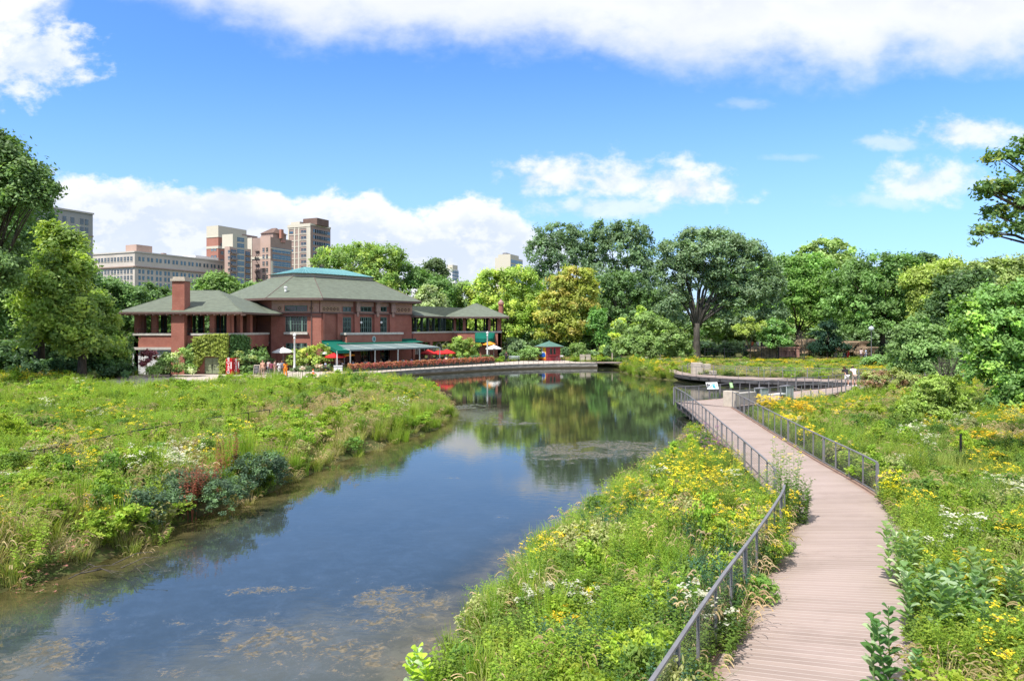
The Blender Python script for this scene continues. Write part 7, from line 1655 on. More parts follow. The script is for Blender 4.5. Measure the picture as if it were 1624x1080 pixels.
# ------------------------------------------------------------------ meadow plants (prototypes, then scattered)
class Plant:
    def __init__(s, seed): s.r = random.Random(seed); s.v = []; s.q = []; s.c = []
    def quad(s, a, b, c, d, col): i = len(s.v); s.v += [a, b, c, d]; s.q.append((i, i+1, i+2, i+3)); s.c.append(col)
    def tone(s, c, k=.18): t = 1 + s.r.uniform(-k, k); return tuple(x * t for x in c)
    def blade(s, p, az, h, bend, w, col, seg=3):
        d = Vector((math.cos(az), math.sin(az), 0)); sd = Vector((-d.y, d.x, 0)); col = s.tone(col); prev = None
        for k in range(seg + 1):
            t = k / seg; c = p + d * bend * t * t + Vector((0, 0, h * (t - .18 * bend / max(h, .1) * t * t))); ww = w * (1 - t) ** .7 + .001
            a, b = c - sd * ww, c + sd * ww
            if prev: s.quad(prev[0], prev[1], b, a, col)
            prev = (a, b)
    def leaf(s, p, d, L, w, col, droop=.3):
        d = d.normalized(); sd = d.cross(Vector((0, 0, 1)));
        sd = sd.normalized() if sd.length > .1 else Vector((1, 0, 0)); m = p + d * L * .5; e = p + d * L - Vector((0, 0, L * droop)); s.quad(p, m - sd * w, e, m + sd * w + Vector((0, 0, w * .4)), s.tone(col))
    def stem(s, p, top, w, col):
        d = (top - p); sd = Vector((1, .3, 0)).normalized() * w; s.quad(p - sd, p + sd, top + sd * .5, top - sd * .5, col)
    def head(s, c, r, n, col, flat=.5):
        for _ in range(n):
            o = Vector((s.r.gauss(0, 1), s.r.gauss(0, 1), s.r.gauss(0, flat))) * r * .5; a = s.r.uniform(0, 6.28); z = r * s.r.uniform(.18, .34)
            u_ = Vector((math.cos(a), math.sin(a), s.r.uniform(-.4, .4))) * z; w_ = Vector((-math.sin(a), math.cos(a), s.r.uniform(-.4, .4))) * z; cc = s.tone(col, .15); s.quad(c + o - u_, c + o - w_, c + o + u_, c + o + w_, cc)
    def mesh(s, name):
        return fast_mesh(name, np.array([tuple(x) for x in s.v]), np.array(s.q), np.array(s.c), ('plant',))
def P_grass(seed, h, n, col, col2, w=.006, spread=.22, bend=.35, seed_col=None):
    P = Plant(seed)
    for k in range(n):
        a = P.r.uniform(0, 6.28); r = spread * P.r.random() ** .6; b = Vector((r * math.cos(a), r * math.sin(a), 0)); hh = h * P.r.uniform(.55, 1.1)
        P.blade(b, a + P.r.uniform(-.8, .8), hh, bend * hh * P.r.uniform(.3, 1.4), w * P.r.uniform(.7, 1.3), col if P.r.random() < .65 else col2)
    if seed_col:
        for k in range(n // 5):
            a = P.r.uniform(0, 6.28); r = spread * P.r.random(); b = Vector((r * math.cos(a), r * math.sin(a), 0)); t = b + Vector((.25 * math.cos(a), .25 * math.sin(a), h * P.r.uniform(.95, 1.2)))
            P.stem(b, t, .003, seed_col); d = Vector((math.cos(a), math.sin(a), 0))
            q = t
            for j in range(4): q2 = q + d * .035 + Vector((0, 0, .02 - .022 * j)); P.stem(q, q2, .010, P.tone(seed_col)); P.quad(q + Vector((0, 0, .012)), q2 + Vector((0, 0, .012)), q2 - Vector((0, 0, .012)), q - Vector((0, 0, .012)), P.tone(seed_col)); q = q2
    return P
def P_herb(seed, h, stems, lpn, col, L=.09, w=.016, spread=.24, head=None, head_n=14, head_r=.06, heads=1.0, lean=.15, side=0, up=.35, col2=None):
    P = Plant(seed)
    for k in range(stems):
        a = P.r.uniform(0, 6.28); r = spread * P.r.random() ** .6; b = Vector((r * math.cos(a), r * math.sin(a), 0)); hh = h * P.r.uniform(.65, 1.12)
        top = b + Vector((lean * math.cos(a) * P.r.random() * 1.6, lean * math.sin(a) * P.r.random() * 1.6, hh)); P.stem(b, top, .004, tuple(x * .8 for x in col))
        c1 = col if (col2 is None or P.r.random() < .7) else col2
        for j in range(lpn):
            t = (j + .6) / lpn; t = .12 + .88 * t; p = b.lerp(top, t); az = j * 2.4 + P.r.uniform(-.5, .5); d = Vector((math.cos(az), math.sin(az), up + P.r.uniform(-.2, .4))); P.leaf(p, d, L * P.r.uniform(.7, 1.25) * (1.15 - .35 * t), w, c1)
        for q in range(side):
            p = b.lerp(top, P.r.uniform(.5, .9)); az = P.r.uniform(0, 6.28); t2 = p + Vector((math.cos(az) * .14, math.sin(az) * .14, .14)); P.stem(p, t2, .003, col)
            for j in range(4): P.leaf(p.lerp(t2, j / 4), Vector((math.cos(az + j * 2), math.sin(az + j * 2), .4)), L * .7, w * .8, c1)
            if head and P.r.random() < heads: P.head(t2, head_r * .8, head_n // 2, head)
        if head and P.r.random() < heads: P.head(top + Vector((0, 0, .02)), head_r, head_n, head)
    return P
cBR, cMD, cDK, cYE, cOL, cTAN, cBLU = (0.165, 0.265, 0.024), (0.10, 0.18, 0.028), (0.055, 0.115, 0.028), (0.60, 0.50, 0.010), (0.19, 0.215, 0.055), (0.36, 0.29, 0.15), (0.055, 0.125, 0.075)
SPEC = {}
def add_species(key, plants): SPEC[key] = [p.mesh('plant') for p in plants]
add_species('grass', [P_grass(1 + k, .75, 95, (0.17, 0.245, 0.04), (0.25, 0.27, 0.07)) for k in range(3)])
add_species('olive', [P_grass(11 + k, .70, 95, cOL, (0.29, 0.25, 0.11), bend=.5, seed_col=(0.34, 0.27, 0.14)) for k in range(3)])
add_species('tan', [P_grass(21 + k, .55, 80, cTAN, (0.24, 0.22, 0.09), bend=.7, seed_col=(0.45, 0.34, 0.2)) for k in range(2)])
add_species('reed', [P_grass(31 + k, 1.15, 80, (0.15, 0.25, 0.02), (0.22, 0.29, 0.03), w=.009, bend=.18, spread=.2) for k in range(3)])
add_species('bright', [P_herb(41 + k, .95, 16, 20, cBR, .085, .013, side=2, col2=(0.21, 0.27, 0.03)) for k in range(3)])
add_species('mid', [P_herb(51 + k, .80, 15, 19, cMD, .09, .018, side=2, col2=(0.13, 0.20, 0.04)) for k in range(3)])
add_species('dark', [P_herb(61 + k, .75, 14, 19, cDK, .09, .022, side=2) for k in range(2)])
add_species('yellow', [P_herb(71 + k, 1.0, 13, 17, (0.11, 0.19, 0.03), .09, .015, head=cYE, heads=.85, head_r=.062, head_n=14, side=2) for k in range(3)])
add_species('golden', [P_herb(81 + k, .85, 18, 12, (0.10, 0.17, 0.03), .08, .014, head=(0.62, 0.48, 0.01), heads=1, head_r=.075, head_n=16, side=1, spread=.2) for k in range(2)])
add_species('white', [P_herb(91 + k, .85, 12, 14, (0.12, 0.18, 0.07), .08, .014, head=(0.46, 0.45, 0.38), heads=.8, head_r=.09, head_n=16, side=1) for k in range(2)])
add_species('blue', [P_herb(101 + k, .85, 17, 22, cBLU, .045, .019, side=3, up=.6) for k in range(3)])
add_species('ferny', [P_herb(111 + k, .75, 22, 34, (0.17, 0.28, 0.025), .05, .006, side=4, lean=.35) for k in range(2)])
add_species('dry', [P_grass(121 + k, .65, 45, (0.10, 0.15, 0.05), cTAN, bend=.6, seed_col=(0.50, 0.38, 0.24)) for k in range(2)])
add_species('purple', [P_herb(131, .95, 10, 16, cMD, .09, .016, head=(0.22, 0.07, 0.22), heads=.9, head_r=.08, head_n=14)])
add_species('pinkish', [P_herb(141, .55, 16, 20, (0.12, 0.17, 0.05), .07, .012, head=(0.38, 0.17, 0.15), heads=.6, head_r=.05, lean=.4)])
add_species('low', [P_herb(151 + k, .38, 22, 12, (0.10, 0.17, 0.035), .075, .02, spread=.32) for k in range(2)])

def mound(name, seed, h, col, col2, n=1700, leaf=.036):
    rs = np.random.RandomState(seed); lb = [(rs.uniform(-.22, .22), rs.uniform(-.22, .22), h * rs.uniform(.35, .8), .26, .26, h * .25) for _ in range(5)]
    return crown_mesh(name, seed, lb, n, leaf, col, clump=.10, clump_n=18, col2=col2, p2=.4, shell=.5, mats=('plant',), up=.3)
SPEC['mound_bright'] = [mound('plant', 170 + k, .95 + .1 * k, (0.17, 0.27, 0.022), (0.24, 0.32, 0.03)) for k in range(3)]
SPEC['mound_mid'] = [mound('plant', 180 + k, .85, (0.095, 0.18, 0.028), (0.14, 0.22, 0.04)) for k in range(3)]
SPEC['mound_pale'] = [mound('plant', 190 + k, .75, (0.20, 0.25, 0.07), (0.27, 0.28, 0.12)) for k in range(2)]
KEYS = list(SPEC); PLANTS = []; KOFF = {}
pc = bpy.data.collections.new('plant_kinds')
n_ = 0
for k in KEYS:
    KOFF[k] = (n_, len(SPEC[k]))
    for m_ in SPEC[k]:
        o = bpy.data.objects.new('plant_%03d' % n_, m_); pc.objects.link(o); n_ += 1
def patch(px, py, hw, hh, key, st=1.0, top=1.25):
    x, y = gp(px, py, top); y2 = F * (CAMZ - top) / max(py - hh - HZ, 8); ry = max(abs(y2 - y), .5); return (x, y, hw / F * y, ry, key, st)
PT = [patch(*a) for a in [
    # left meadow
    (90, 597, 110, 7, 'golden', .55), (20, 604, 40, 8, 'yellow', .7), (240, 592, 35, 6, 'golden', .7), (300, 590, 25, 5, 'golden', .8), (335, 598, 20, 5, 'golden', .5), (90, 638, 45, 8, 'yellow', .55), (115, 668, 40, 8, 'yellow', .5), (60, 690, 40, 8, 'yellow', .35), (345, 672, 14, 6, 'yellow', .6), (395, 690, 22, 6, 'yellow', .6), (275, 655, 10, 4, 'golden', .7),
    (210, 620, 210, 14, 'bright', 1.3), (330, 625, 120, 16, 'bright', 1.4), (420, 620, 70, 22, 'bright', 1.6), (130, 625, 120, 14, 'bright', 1.0), (50, 650, 60, 24, 'mid', .9), (180, 655, 60, 14, 'mid', .8),
    (230, 738, 48, 13, 'white', .9), (75, 652, 18, 7, 'white', .7), (110, 716, 18, 6, 'white', .8), (165, 662, 16, 6, 'white', .6), (330, 690, 16, 5, 'white', .5), (60, 722, 30, 8, 'white', .35), (270, 712, 22, 6, 'white', .7), (185, 762, 25, 8, 'white', .35),
    (520, 650, 130, 26, 'olive', 1.2), (560, 690, 70, 20, 'olive', .8), (470, 720, 60, 26, 'olive', 1.3), (500, 760, 50, 18, 'grass', 1.2), (610, 640, 80, 22, 'grass', 1.6), (650, 660, 60, 22, 'reed', 1.2), (670, 640, 40, 20, 'yellow', .3), (560, 640, 60, 14, 'yellow', .15),
    (90, 800, 110, 35, 'olive', .6), (100, 810, 110, 50, 'bright', .8), (60, 860, 90, 40, 'pinkish', .5), (150, 820, 60, 25, 'tan', .3), (60, 780, 60, 20, 'grass', .8), (140, 860, 50, 25, 'grass', .9), (210, 880, 25, 20, 'reed', 2.0), (150, 895, 30, 22, 'reed', 2.0), (430, 660, 60, 14, 'tan', .5), (590, 715, 25, 10, 'tan', .8),
    (25, 930, 60, 25, 'pinkish', .9), (470, 690, 50, 20, 'tan', .5),
    # bank between water and boardwalk
    (900, 895, 34, 18, 'yellow', 1.6), (955, 905, 24, 12, 'white', .9), (930, 940, 34, 20, 'golden', .9), (850, 960, 26, 26, 'grass', 1.0), (830, 920, 30, 22, 'reed', 1.9), (780, 1000, 26, 30, 'reed', 1.6), (1000, 850, 60, 26, 'bright', 1.3), (1020, 900, 40, 24, 'ferny', 1.8), (1060, 870, 36, 24, 'ferny', 1.6),
    (985, 812, 40, 16, 'blue', 1.3), (1090, 800, 60, 40, 'yellow', .75), (1110, 730, 50, 40, 'yellow', .8), (1030, 790, 40, 20, 'yellow', .4), (1150, 760, 50, 40, 'yellow', .6), (1170, 800, 40, 30, 'mid', .9), (1150, 900, 50, 40, 'blue', 1.5), (1080, 960, 50, 34, 'dry', 1.5), (1120, 870, 50, 30, 'dry', .7), (1010, 985, 60, 30, 'mid', 1.0),
    (900, 985, 40, 40, 'dark', .5), (960, 1000, 30, 30, 'golden', .45), (1000, 1040, 90, 40, 'blue', 1.1), (880, 1050, 60, 40, 'bright', .8), (800, 1060, 40, 30, 'tan', .9), (1120, 1010, 40, 40, 'dry', .8), (1100, 690, 26, 20, 'purple', .9), (1085, 745, 20, 20, 'yellow', .7), (1240, 800, 14, 40, 'mid', 1.6), (1220, 900, 20, 40, 'dry', 1.2), (1180, 960, 20, 30, 'tan', 1.5),
    # right meadow
    (1205, 652, 16, 14, 'golden', 1.4), (1262, 662, 26, 8, 'golden', 1.1), (1255, 685, 20, 10, 'golden', .8), (1300, 640, 40, 8, 'yellow', .6), (1420, 640, 60, 8, 'golden', .5), (1430, 650, 50, 10, 'golden', .4), (1570, 738, 46, 7, 'golden', 1.3), (1540, 660, 14, 10, 'golden', .9), (1560, 690, 30, 12, 'golden', .7), (1500, 700, 60, 10, 'yellow', .3), (1600, 660, 20, 10, 'golden', .6),
    (1412, 745, 12, 10, 'golden', 1.5), (1430, 800, 60, 26, 'yellow', .35), (1615, 775, 22, 12, 'white', 2.5), (1460, 710, 120, 40, 'grass', .7), (1350, 690, 80, 26, 'bright', .6), (1300, 700, 60, 30, 'mid', .6), (1420, 760, 80, 40, 'olive', .5), (1530, 830, 80, 40, 'bright', 1.4), (1480, 880, 60, 30, 'bright', 1.3), (1590, 900, 50, 60, 'mid', 1.2),
    (1560, 1000, 60, 30, 'golden', .35), (1450, 1000, 30, 20, 'grass', .6), (1500, 800, 60, 30, 'mid', .9), (1450, 850, 40, 30, 'mid', .7), (1600, 1040, 40, 30, 'golden', .2), (1570, 1010, 110, 60, 'bright', 1.3), (1540, 960, 60, 40, 'mid', 1.0), (1450, 1050, 50, 40, 'mid', .8),
    # behind the far boardwalk and the island
    (1150, 572, 90, 6, 'golden', .4), (1230, 570, 60, 5, 'golden', .4), (1050, 580, 50, 7, 'golden', .5), (1080, 572, 50, 6, 'golden', .5), (1330, 578, 40, 4, 'yellow', .8), (1400, 584, 18, 3, 'golden', 3.0), (1280, 580, 60, 6, 'mid', .8), (1170, 585, 60, 8, 'olive', .8), (1020, 595, 40, 8, 'tan', .8), (1060, 598, 30, 6, 'tan', .6), (1090, 592, 18, 9, 'bright', 2.5), (1000, 585, 20, 12, 'bright', 1.5), (1010, 590, 60, 14, 'reed', 1.2), (1060, 588, 60, 14, 'grass', 1.6), (1240, 600, 60, 4, 'olive', .6)]]
BASEW = {'A': dict(bright=.95, mid=.4, grass=.6, olive=.35, yellow=.05, white=.02, dark=.05, tan=.06, low=.15, mound_bright=.36, mound_mid=.22, mound_pale=.16),          # left meadow
         'B': dict(bright=.9, mid=.75, grass=.35, olive=.2, yellow=.15, golden=.005, blue=.07, ferny=.25, dark=.2, dry=.2, white=.03, low=.2, mound_bright=.16, mound_mid=.12, mound_pale=.08),   # bank by the boardwalk
         'C': dict(bright=.75, mid=.6, grass=.9, olive=.35, yellow=.07, golden=.005, ferny=.3, dark=.18, dry=.15, white=.03, low=.15, mound_bright=.18, mound_mid=.16, mound_pale=.10),   # right meadow
         'D': dict(bright=.5, mid=.6, grass=.6, olive=.6, yellow=.10, golden=.04, blue=.15, dark=.2, white=.02, mound_bright=.3, mound_mid=.3, mound_pale=.2)}   # far meadow
NK = len(KEYS)
def scatter(name, region, P, sc, seed, label, hmul=1.0):
    rs = np.random.RandomState(seed); N = len(P); Wt = np.zeros((N, NK)); x, y = P[:, 0], P[:, 1]
    for k, w in BASEW[region].items():
        ki = KEYS.index(k); ph = ki * 1.7 + 3
        nz = np.sin(x * .45 + ph + 1.8 * np.sin(y * .31 + ph * 2)) + np.sin(y * .62 - ph + 1.5 * np.sin(x * .5 + ph)) + .8 * np.sin(x * 1.3 + y * 1.1 + ph * 3)
        Wt[:, ki] += w * np.exp(nz * 1.15)
    for (cx, cy_, rx, ry, k, st) in PT:
        g = np.exp(-((x - cx) / rx) ** 2 - ((y - cy_) / ry) ** 2); Wt[:, KEYS.index(k)] += st * (2.4 if k == 'white' else (1.35 if k == 'yellow' else 1.1) if k in ('yellow', 'golden') else 4.5) * g
        Wt *= 1
    d = sdist(P); near = (d < 1.3)
    Wt[near, KEYS.index('reed')] += (1.2 * np.exp(1.2 * np.sin(x * .9 + 2 * np.sin(y * .4))) * np.clip(1.3 - d, 0, 1.3))[near]; Wt[near, KEYS.index('tan')] += .6; Wt[near, KEYS.index('low')] += .9
    Wt[near, KEYS.index('grass')] += 1.2
    if region == 'A':
        fr2 = d < 3.0; Wt[fr2, KEYS.index('grass')] += 3.0; Wt[fr2, KEYS.index('reed')] += 1.6; Wt[fr2, KEYS.index('olive')] += 1.2
    for k in ('yellow', 'golden', 'white', 'blue', 'ferny'): Wt[d < .7, KEYS.index(k)] *= .25
    Wt /= Wt.sum(1)[:, None]; cum = Wt.cumsum(1); r = rs.rand(N)[:, None]; ki = np.minimum((r > cum).sum(1), NK - 1)
    off = np.array([KOFF[k][0] for k in KEYS])[ki]; cnt = np.array([KOFF[k][1] for k in KEYS])[ki]; idx = off + (rs.rand(N) * cnt).astype(int)
    h = (1 + .22 * np.sin(x * .8 + 1.3 * np.sin(y * .7)) * np.sin(y * .9)) * rs.uniform(.72, 1.22, N) * hmul * np.clip(.62 + d * .3, .62, 1) * np.where((y > 78) & (x > 27), .6, 1.0)
    z = ground_z(P) - .03; me = bpy.data.meshes.new(name); me.vertices.add(N); me.vertices.foreach_set('co', np.stack([x, y, z], 1).astype(np.float32).ravel())
    a = me.attributes.new('kind_index', 'INT', 'POINT'); a.data.foreach_set('value', idx.astype(np.int32))
    a = me.attributes.new('turn', 'FLOAT_VECTOR', 'POINT'); rot = np.stack([rs.normal(0, .08, N), rs.normal(0, .08, N), rs.uniform(0, 6.28, N)], 1); a.data.foreach_set('vector', rot.astype(np.float32).ravel())
    a = me.attributes.new('size', 'FLOAT_VECTOR', 'POINT'); w_ = sc * rs.uniform(.85, 1.3, N); a.data.foreach_set('vector', np.stack([w_, w_, h], 1).astype(np.float32).ravel())
    o = bpy.data.objects.new(name, me); COL.objects.link(o); o['kind'] = 'stuff'; o['label'] = label; o['category'] = 'plants'
    m = o.modifiers.new('plants', 'NODES'); m.node_group = GN; return o
GN = bpy.data.node_groups.new('scatter_plants', 'GeometryNodeTree'); GN.interface.new_socket('Geometry', in_out='INPUT', socket_type='NodeSocketGeometry'); GN.interface.new_socket('Geometry', in_out='OUTPUT', socket_type='NodeSocketGeometry')
gi = GN.nodes.new('NodeGroupInput'); go = GN.nodes.new('NodeGroupOutput'); ip = GN.nodes.new('GeometryNodeInstanceOnPoints'); ci_ = GN.nodes.new('GeometryNodeCollectionInfo')
ci_.inputs['Collection'].default_value = pc; ci_.inputs['Separate Children'].default_value = True; ci_.inputs['Reset Children'].default_value = True; ip.inputs['Pick Instance'].default_value = True
def na(nm, ty):
    n = GN.nodes.new('GeometryNodeInputNamedAttribute'); n.data_type = ty; n.inputs[0].default_value = nm; return next(s for s in n.outputs if s.enabled and s.name == 'Attribute')
mp = GN.nodes.new('GeometryNodeMeshToPoints')
L_ = GN.links.new; L_(gi.outputs[0], mp.inputs[0]); L_(mp.outputs[0], ip.inputs['Points']); L_(ci_.outputs[0], ip.inputs['Instance']); L_(na('kind_index', 'INT'), ip.inputs['Instance Index']); L_(na('turn', 'FLOAT_VECTOR'), ip.inputs['Rotation']); L_(na('size', 'FLOAT_VECTOR'), ip.inputs['Scale']); L_(ip.outputs[0], go.inputs[0])

deckpoly = [tuple(p) for p in offset_line(BLd, .02)] + [tuple(p) for p in offset_line(BRd, -.02)][::-1]
platpoly = [tuple(p) for p in PLd] + [tuple(p) for p in PRd][::-1]; farpoly = [tuple(p) for p in FLd] + [tuple(p) for p in FRd][::-1]
pathpoly = PA + PB[::-1]; bldg = [(-45, 77.4), (-30.8, 77.4), (-31, 88), (-24.5, 88), (-13.4, 101), (-9.7, 112.4), (-1, 112.4), (0, 124), (-46, 124)]
strip_r = [tuple(p) for p in offset_line(BRd[21:], -.05)] + [tuple(p) for p in offset_line(BRd[21:], .38)][::-1]; strip_l = [tuple(p) for p in offset_line(BLd[21:], .05)] + [tuple(p) for p in offset_line(BLd[21:], -.4)][::-1]
def excl(P, polys):
    k = np.ones(len(P), bool)
    for q in polys: k &= ~inside(P, np.array(q))
    return k
def field(x0, x1, y0, y1, dens, seed, extra=None):
    rs = np.random.RandomState(seed); n = int((x1 - x0) * (y1 - y0) * dens); P = np.stack([rs.uniform(x0, x1, n), rs.uniform(y0, y1, n)], 1)
    P = P[np.abs(P[:, 0]) < .80 * P[:, 1] + 3.5]
    P = P[sdist(P) > .12]; P = P[excl(P, [deckpoly, platpoly, farpoly, PROM, bldg, strip_r, strip_l])]
    pp = inside(P, np.array(pathpoly)); P = P[~(pp & (np.random.RandomState(seed + 1).rand(len(P)) < .93))]
    if extra: P = P[extra(P)]
    return P
rightof = lambda P: P[:, 0] > np.interp(P[:, 1], [p[1] for p in BR], [p[0] for p in BR])
left_bank = lambda P: P[:, 0] < np.interp(P[:, 1], [q[1] for q in [(0, 8), (-8, 12), (-6, 45), (-6, 70)]], [-9, -7, -3, -8])
mid_bank = lambda P: (~rightof(P)) & (P[:, 0] > -2.5) & (P[:, 1] < 46)
cat_ = np.concatenate
scatter('meadow_plants', 'A', cat_([field(-32, -4, 10, 30, 6.5, 1, left_bank), field(-52, -4, 30, 52, 3.6, 2, left_bank), field(-60, -4, 52, 76, 3.0, 3, lambda P: left_bank(P))]), 1.25, 11, 'mixed wild meadow plants and grasses covering the left bank', 1.12)
scatter('bank_plants', 'B', cat_([field(-2.5, 9, 6, 22, 12, 4, mid_bank), field(0, 14, 22, 46, 6, 5, mid_bank)]), 1.0, 12, 'yellow flowering wild plants on the bank between pond and boardwalk')
scatter('meadow_plants', 'C', cat_([field(3, 18, 3, 20, 11, 6, rightof), field(9, 32, 20, 36, 5.5, 7, rightof), field(12, 60, 36, 66, 3.2, 8, lambda P: rightof(P) | (P[:, 1] > 44))]), 1.1, 13, 'wildflower meadow right of the boardwalk')
scatter('meadow_plants', 'D', field(10, 80, 66, 106, 2.1, 9, lambda P: (P[:, 0] > 12.5)), 1.7, 14, 'far wildflower meadow behind the curved boardwalk', 1.05)
def along(P, d0, d1, dens, seed, y0, y1):
    rs = np.random.RandomState(seed); out = []
    for i in range(len(P) - 1):
        a, b = Vector(P[i]), Vector(P[i+1]); L = (b - a).length; t = (b - a).normalized(); n = Vector((t.y, -t.x))
        for _ in range(int(L * dens)):
            q = a + (b - a) * rs.rand() + n * rs.uniform(d0, d1)
            if y0 < q.y < y1: out.append((q.x, q.y))
    return np.array(out)
scatter('edge_plants', 'C', along(BRd, .05, .5, 7, 31, 3, 21), 1.0, 16, 'wild plants crowding over the right edge of the boardwalk', 1.0)
scatter('edge_plants', 'B', along(BLd, -.55, -.12, 7, 32, 12.5, 20), .9, 17, 'wild plants and dry grass crowding over the left edge of the boardwalk', .85)
scatter('island_grass', 'D', field(13.2, 18.5, 74, 99.5, 3.2, 33), 1.5, 18, 'tall yellow green grass and reeds on the point between pond and far boardwalk', 1.55)
def shore(x0, x1, y0, y1, dens, seed, f):
    rs = np.random.RandomState(seed); n = int((x1 - x0) * (y1 - y0) * dens); P = np.stack([rs.uniform(x0, x1, n), rs.uniform(y0, y1, n)], 1); d = sdist(P); P = P[(d > -.5) & (d < .15) & (rs.rand(n) < .25 + .75 * (np.sin(P[:, 0] * 1.7 + P[:, 1]) > .2))]
    return P[f(P)]
BASEW['S'] = dict(reed=.9, tan=.5, low=.7, grass=.8, pinkish=.2)
scatter('shore_reeds', 'S', cat_([shore(-13, -3, 13, 60, 3.0, 41, left_bank), shore(-2.5, 9, 9, 36, 5, 42, mid_bank)]), .8, 43, 'reeds and sedges standing in the shallow water along both banks', .95)
scatter('verge_plants', 'C', cat_([field(-4, 14, 99, 128, 1.6, 20), field(-75, -36, 60, 100, 1.0, 21)]), 1.5, 15, 'low planting along the edges of the promenade', .8)
# algae stranded along the waterline stays in the water material

# ---- single plants one can point at
def single(name, label, px, Z, me_list, s, cat='plant', z=None, group=None, hs=1.0, n=1, r=.3, seed=0):
    x = pxx(px, Z); z = float(ground_z([(x, Z)])[0]) - .03 if z is None else z
    allv, allq, allc, off = [], [], [], 0; rs = np.random.RandomState(seed)
    for i in range(n):
        P = me_list[i % len(me_list)]; v = np.array([tuple(a) for a in P.v]); a = rs.uniform(0, 6.28); c_, s_2 = math.cos(a), math.sin(a); v = np.stack([v[:, 0] * c_ - v[:, 1] * s_2, v[:, 0] * s_2 + v[:, 1] * c_, v[:, 2] * hs], 1) * s * rs.uniform(.85, 1.15)
        if n > 1: v[:, :2] += rs.uniform(-r, r, 2)
        allv.append(v); allq.append(np.array(P.q) + off); allc.append(np.array(P.c)); off += len(v)
    me = fast_mesh(name, np.concatenate(allv), np.concatenate(allq), np.concatenate(allc), ('plant',)); o = bpy.data.objects.new(name, me); COL.objects.link(o); o.location = (x, Z, z); o['label'] = label; o['category'] = cat
    if group: o['group'] = group
    return o
def P_milk(seed, h, L=.25, w=.062, n=22, col=(0.13, 0.22, 0.07), lean=0.1):
    P = Plant(seed); a0 = P.r.uniform(0, 6.28); top = Vector((lean * math.cos(a0), lean * math.sin(a0), h)); P.stem(Vector((0, 0, 0)), top, .009, (0.12, 0.16, 0.06))
    for j in range(n):
        t = .18 + .82 * j / n; p = top * t; az = (j % 2) * math.pi + (j // 2) * 1.57 + P.r.uniform(-.25, .25); d = Vector((math.cos(az), math.sin(az), .55 + .5 * t)).normalized(); ll = L * P.r.uniform(.75, 1.1) * (1 - .45 * max(0, t - .75) / .25)
        sd = d.cross(Vector((0, 0, 1))).normalized(); c = P.tone(col if P.r.random() < .75 else (0.26, 0.34, 0.19)); m = p + d * ll * .5; e = p + d * ll * .98 - Vector((0, 0, ll * .22)); wv = Vector((0, 0, w * .35))
        q1 = p + d * ll * .22; q3 = p + d * ll * .8 - Vector((0, 0, ll * .1))
        for sg in (-1, 1): P.quad(p, q1 + sd * sg * w * .75 + wv, m + sd * sg * w + wv, m, c); P.quad(m, m + sd * sg * w + wv, q3 + sd * sg * w * .6 + wv * .5, e, c)
    return P
mk = [P_milk(600 + k, 1.15) for k in range(4)]
for i, (px, Z, s, n, lb) in enumerate([(1505, 11.7, 1.12, 12, 'large clump of grey green milkweed at the lower right beside the boardwalk'), (1462, 14.2, 1.1, 5, 'milkweed clump at the boardwalk edge above the large one'), (1600, 12.5, 1.2, 5, 'milkweed clump near the right border of the photo')]):
    single('milkweed', lb, px, Z, mk, s, n=n, r=.55, seed=i)
dkm = [P_milk(620, 1.1, .15, .05, 26, (0.055, 0.13, 0.03), .15), P_milk(621, .9, .15, .05, 22, (0.06, 0.14, 0.03), .2)]
single('milkweed', 'dark leaved milkweed stem standing alone at the bottom edge of the boardwalk', 1400, 9.7, dkm, 1.5, z=.35, n=4, r=.16, seed=4)
lg = [P_milk(630, .6, .2, .075, 12, (0.30, 0.40, 0.03), .1)]
single('arrowhead_plant', 'bright lime broad leaved water plant at the bottom edge of the pond', 668, 11.4, lg, 1.1, z=-.1, n=4, r=.22, seed=5)
single('water_plant', 'bright green leafy clump at the bottom of the bank beside the lime plant', 705, 11.6, [P_herb(640, .6, 12, 16, (0.16, 0.28, 0.03), .13, .02)], 1.0, z=0, n=3, r=.2, seed=6)
dsh = [P_herb(650 + k, 1.25, 20, 24, (0.075, 0.15, 0.035), .12, .03, spread=.28, side=3) for k in range(2)]
single('leafy_plant', 'tall dark green leafy plant crowding the end of the lower left railing', 1262, 19.0, dsh, .9, n=2, r=.28, seed=7, hs=1.15); single('leafy_plant', 'tall leafy stems with small yellow heads overlapping the upper left railing', 1232, 20.6, [P_herb(660, 1.6, 12, 22, (0.10, 0.20, 0.04), .11, .018, head=cYE, heads=.5, head_r=.05, side=2)], 1.15, n=2, r=.3, seed=8)
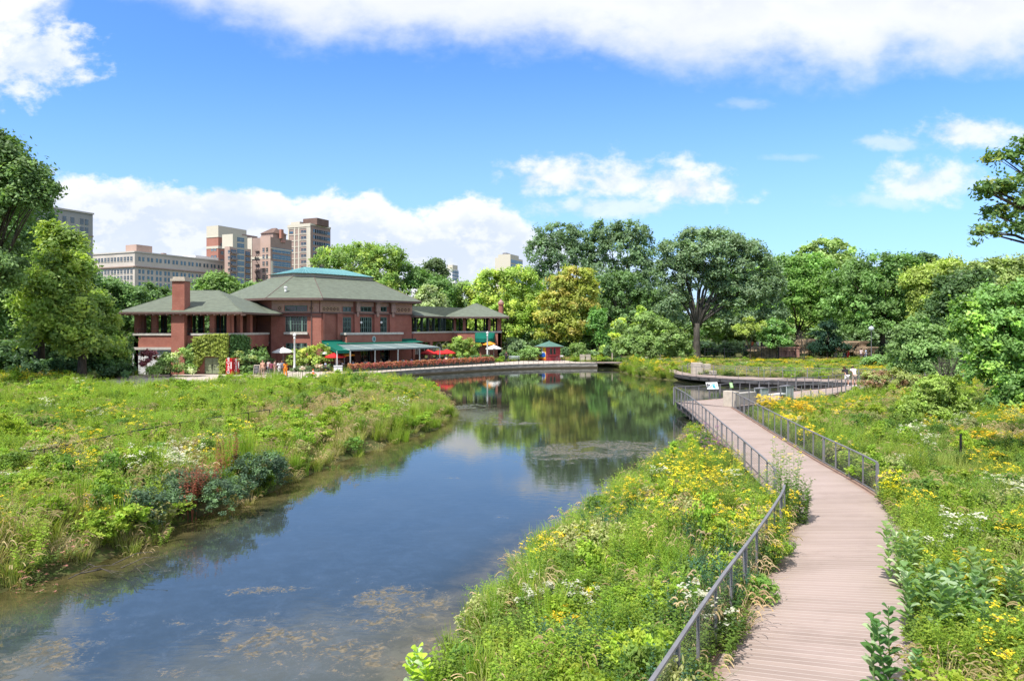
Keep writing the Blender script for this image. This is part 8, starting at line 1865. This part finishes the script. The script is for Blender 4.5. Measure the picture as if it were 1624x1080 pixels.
for i, (px, py, s, lb) in enumerate([(240, 790, .95, 'dark blue green bushy plant, leftmost of the group on the left bank'), (295, 762, 1.0, 'dark blue green bushy plant behind the rusty spikes'), (395, 738, 1.15, 'dark blue green bushy plant, rightmost of the group on the left bank'), (350, 768, .8, 'dark blue green bushy plant in front of the rightmost rusty spike'), (215, 762, .7, 'small dark blue green plant beside the white flowers'), (335, 715, .95, 'dark green bushy plant farthest up the left bank'), (430, 722, .7, 'small dark green bushy plant right of the rusty spikes')]):
    x, y = gp(px, py, 1.1); rs5 = np.random.RandomState(800 + i)
    lb5 = [(rs5.uniform(-.6, .6), rs5.uniform(-.5, .5), rs5.uniform(.15, .8), rs5.uniform(.3, .5), rs5.uniform(.3, .45), rs5.uniform(.3, .42)) for _ in range(9)]
    m5 = crown_mesh('indigo_bush', 810 + i, lb5, 8500, .034, (0.036, 0.068, 0.036) if i != 5 else (0.04, 0.09, 0.03), clump=.13, clump_n=26, col2=(0.06, 0.115, 0.045), p2=.35, shell=.5)
    o = bpy.data.objects.new('indigo_bush', m5); COL.objects.link(o); o.location = (pxx(px, y), y, .35); o.scale = (1.25 * s, 1.1 * s, s); o['label'] = lb; o['category'] = 'shrub'
def P_dock(seed):
    P = Plant(seed)
    for k in range(5):
        a = P.r.uniform(0, 6.28); b = Vector((.1 * math.cos(a), .1 * math.sin(a), 0)); top = b + Vector((.12 * math.cos(a), .12 * math.sin(a), 1.35)); P.stem(b, top, .006, (0.2, 0.07, 0.04))
        for j in range(26): P.head(b.lerp(top, .35 + .65 * j / 26) , .09 * (1 - .5 * j / 26), 5, (0.25, 0.095, 0.05), .8)
    return P
for i, (px, py, lb) in enumerate([(298, 755, 'rusty brown seed spikes, lowest left of three among the dark bushes'), (326, 748, 'rusty brown seed spikes, middle one of three among the dark bushes'), (362, 728, 'rusty brown seed spikes, upper right one of three among the dark bushes')]):
    x, y = gp(px, py, 1.3); single('dock_plant', lb, px, y - .45, [P_dock(700 + i)], 1.35, n=2, r=.15, seed=30 + i)
for i, (px, Z, lb) in enumerate([(1215, 41.5, 'bright orange yellow flower clump behind the platform corner railing'), (1268, 38, 'orange yellow flower clump right of the upper boardwalk railing')]):
    single('flower_clump', lb, px, Z, [P_herb(720 + i, 1.2, 26, 12, (0.10, 0.17, 0.03), .09, .015, head=(0.64, 0.47, 0.01), heads=1, head_r=.11, head_n=20, side=2, spread=.5)], 1.2, n=2, r=.4, seed=40 + i)
single('flower_clump', 'yellow flower head standing at the near end of the right railing', 1414, 20.2, [P_herb(730, 1.1, 12, 16, (0.10, 0.17, 0.03), .09, .015, head=cYE, heads=1, head_r=.09, head_n=20, side=2, spread=.2)], 1.0, n=2, r=.15, seed=44)
# dry twigs at the lower left waterline
mb = MB(); rs4 = random.Random(4)
for k in range(9):
    a = rs4.uniform(-.4, 1.2); p = Vector((-9.9 + rs4.uniform(-.8, .8), 16.6 + rs4.uniform(-.7, .7), .12)); q = p + Vector((math.cos(a) * 1.2, -math.sin(a) * .5, rs4.uniform(.0, .35))); mb.tube([p, p.lerp(q, .5) + Vector((0, 0, .12)), q], [.014, .01, .004], 4)
obj('fallen_twigs', mb, 'bark_grey', label='tangle of dry twigs reaching over the water at the lower left bank', category='twigs')
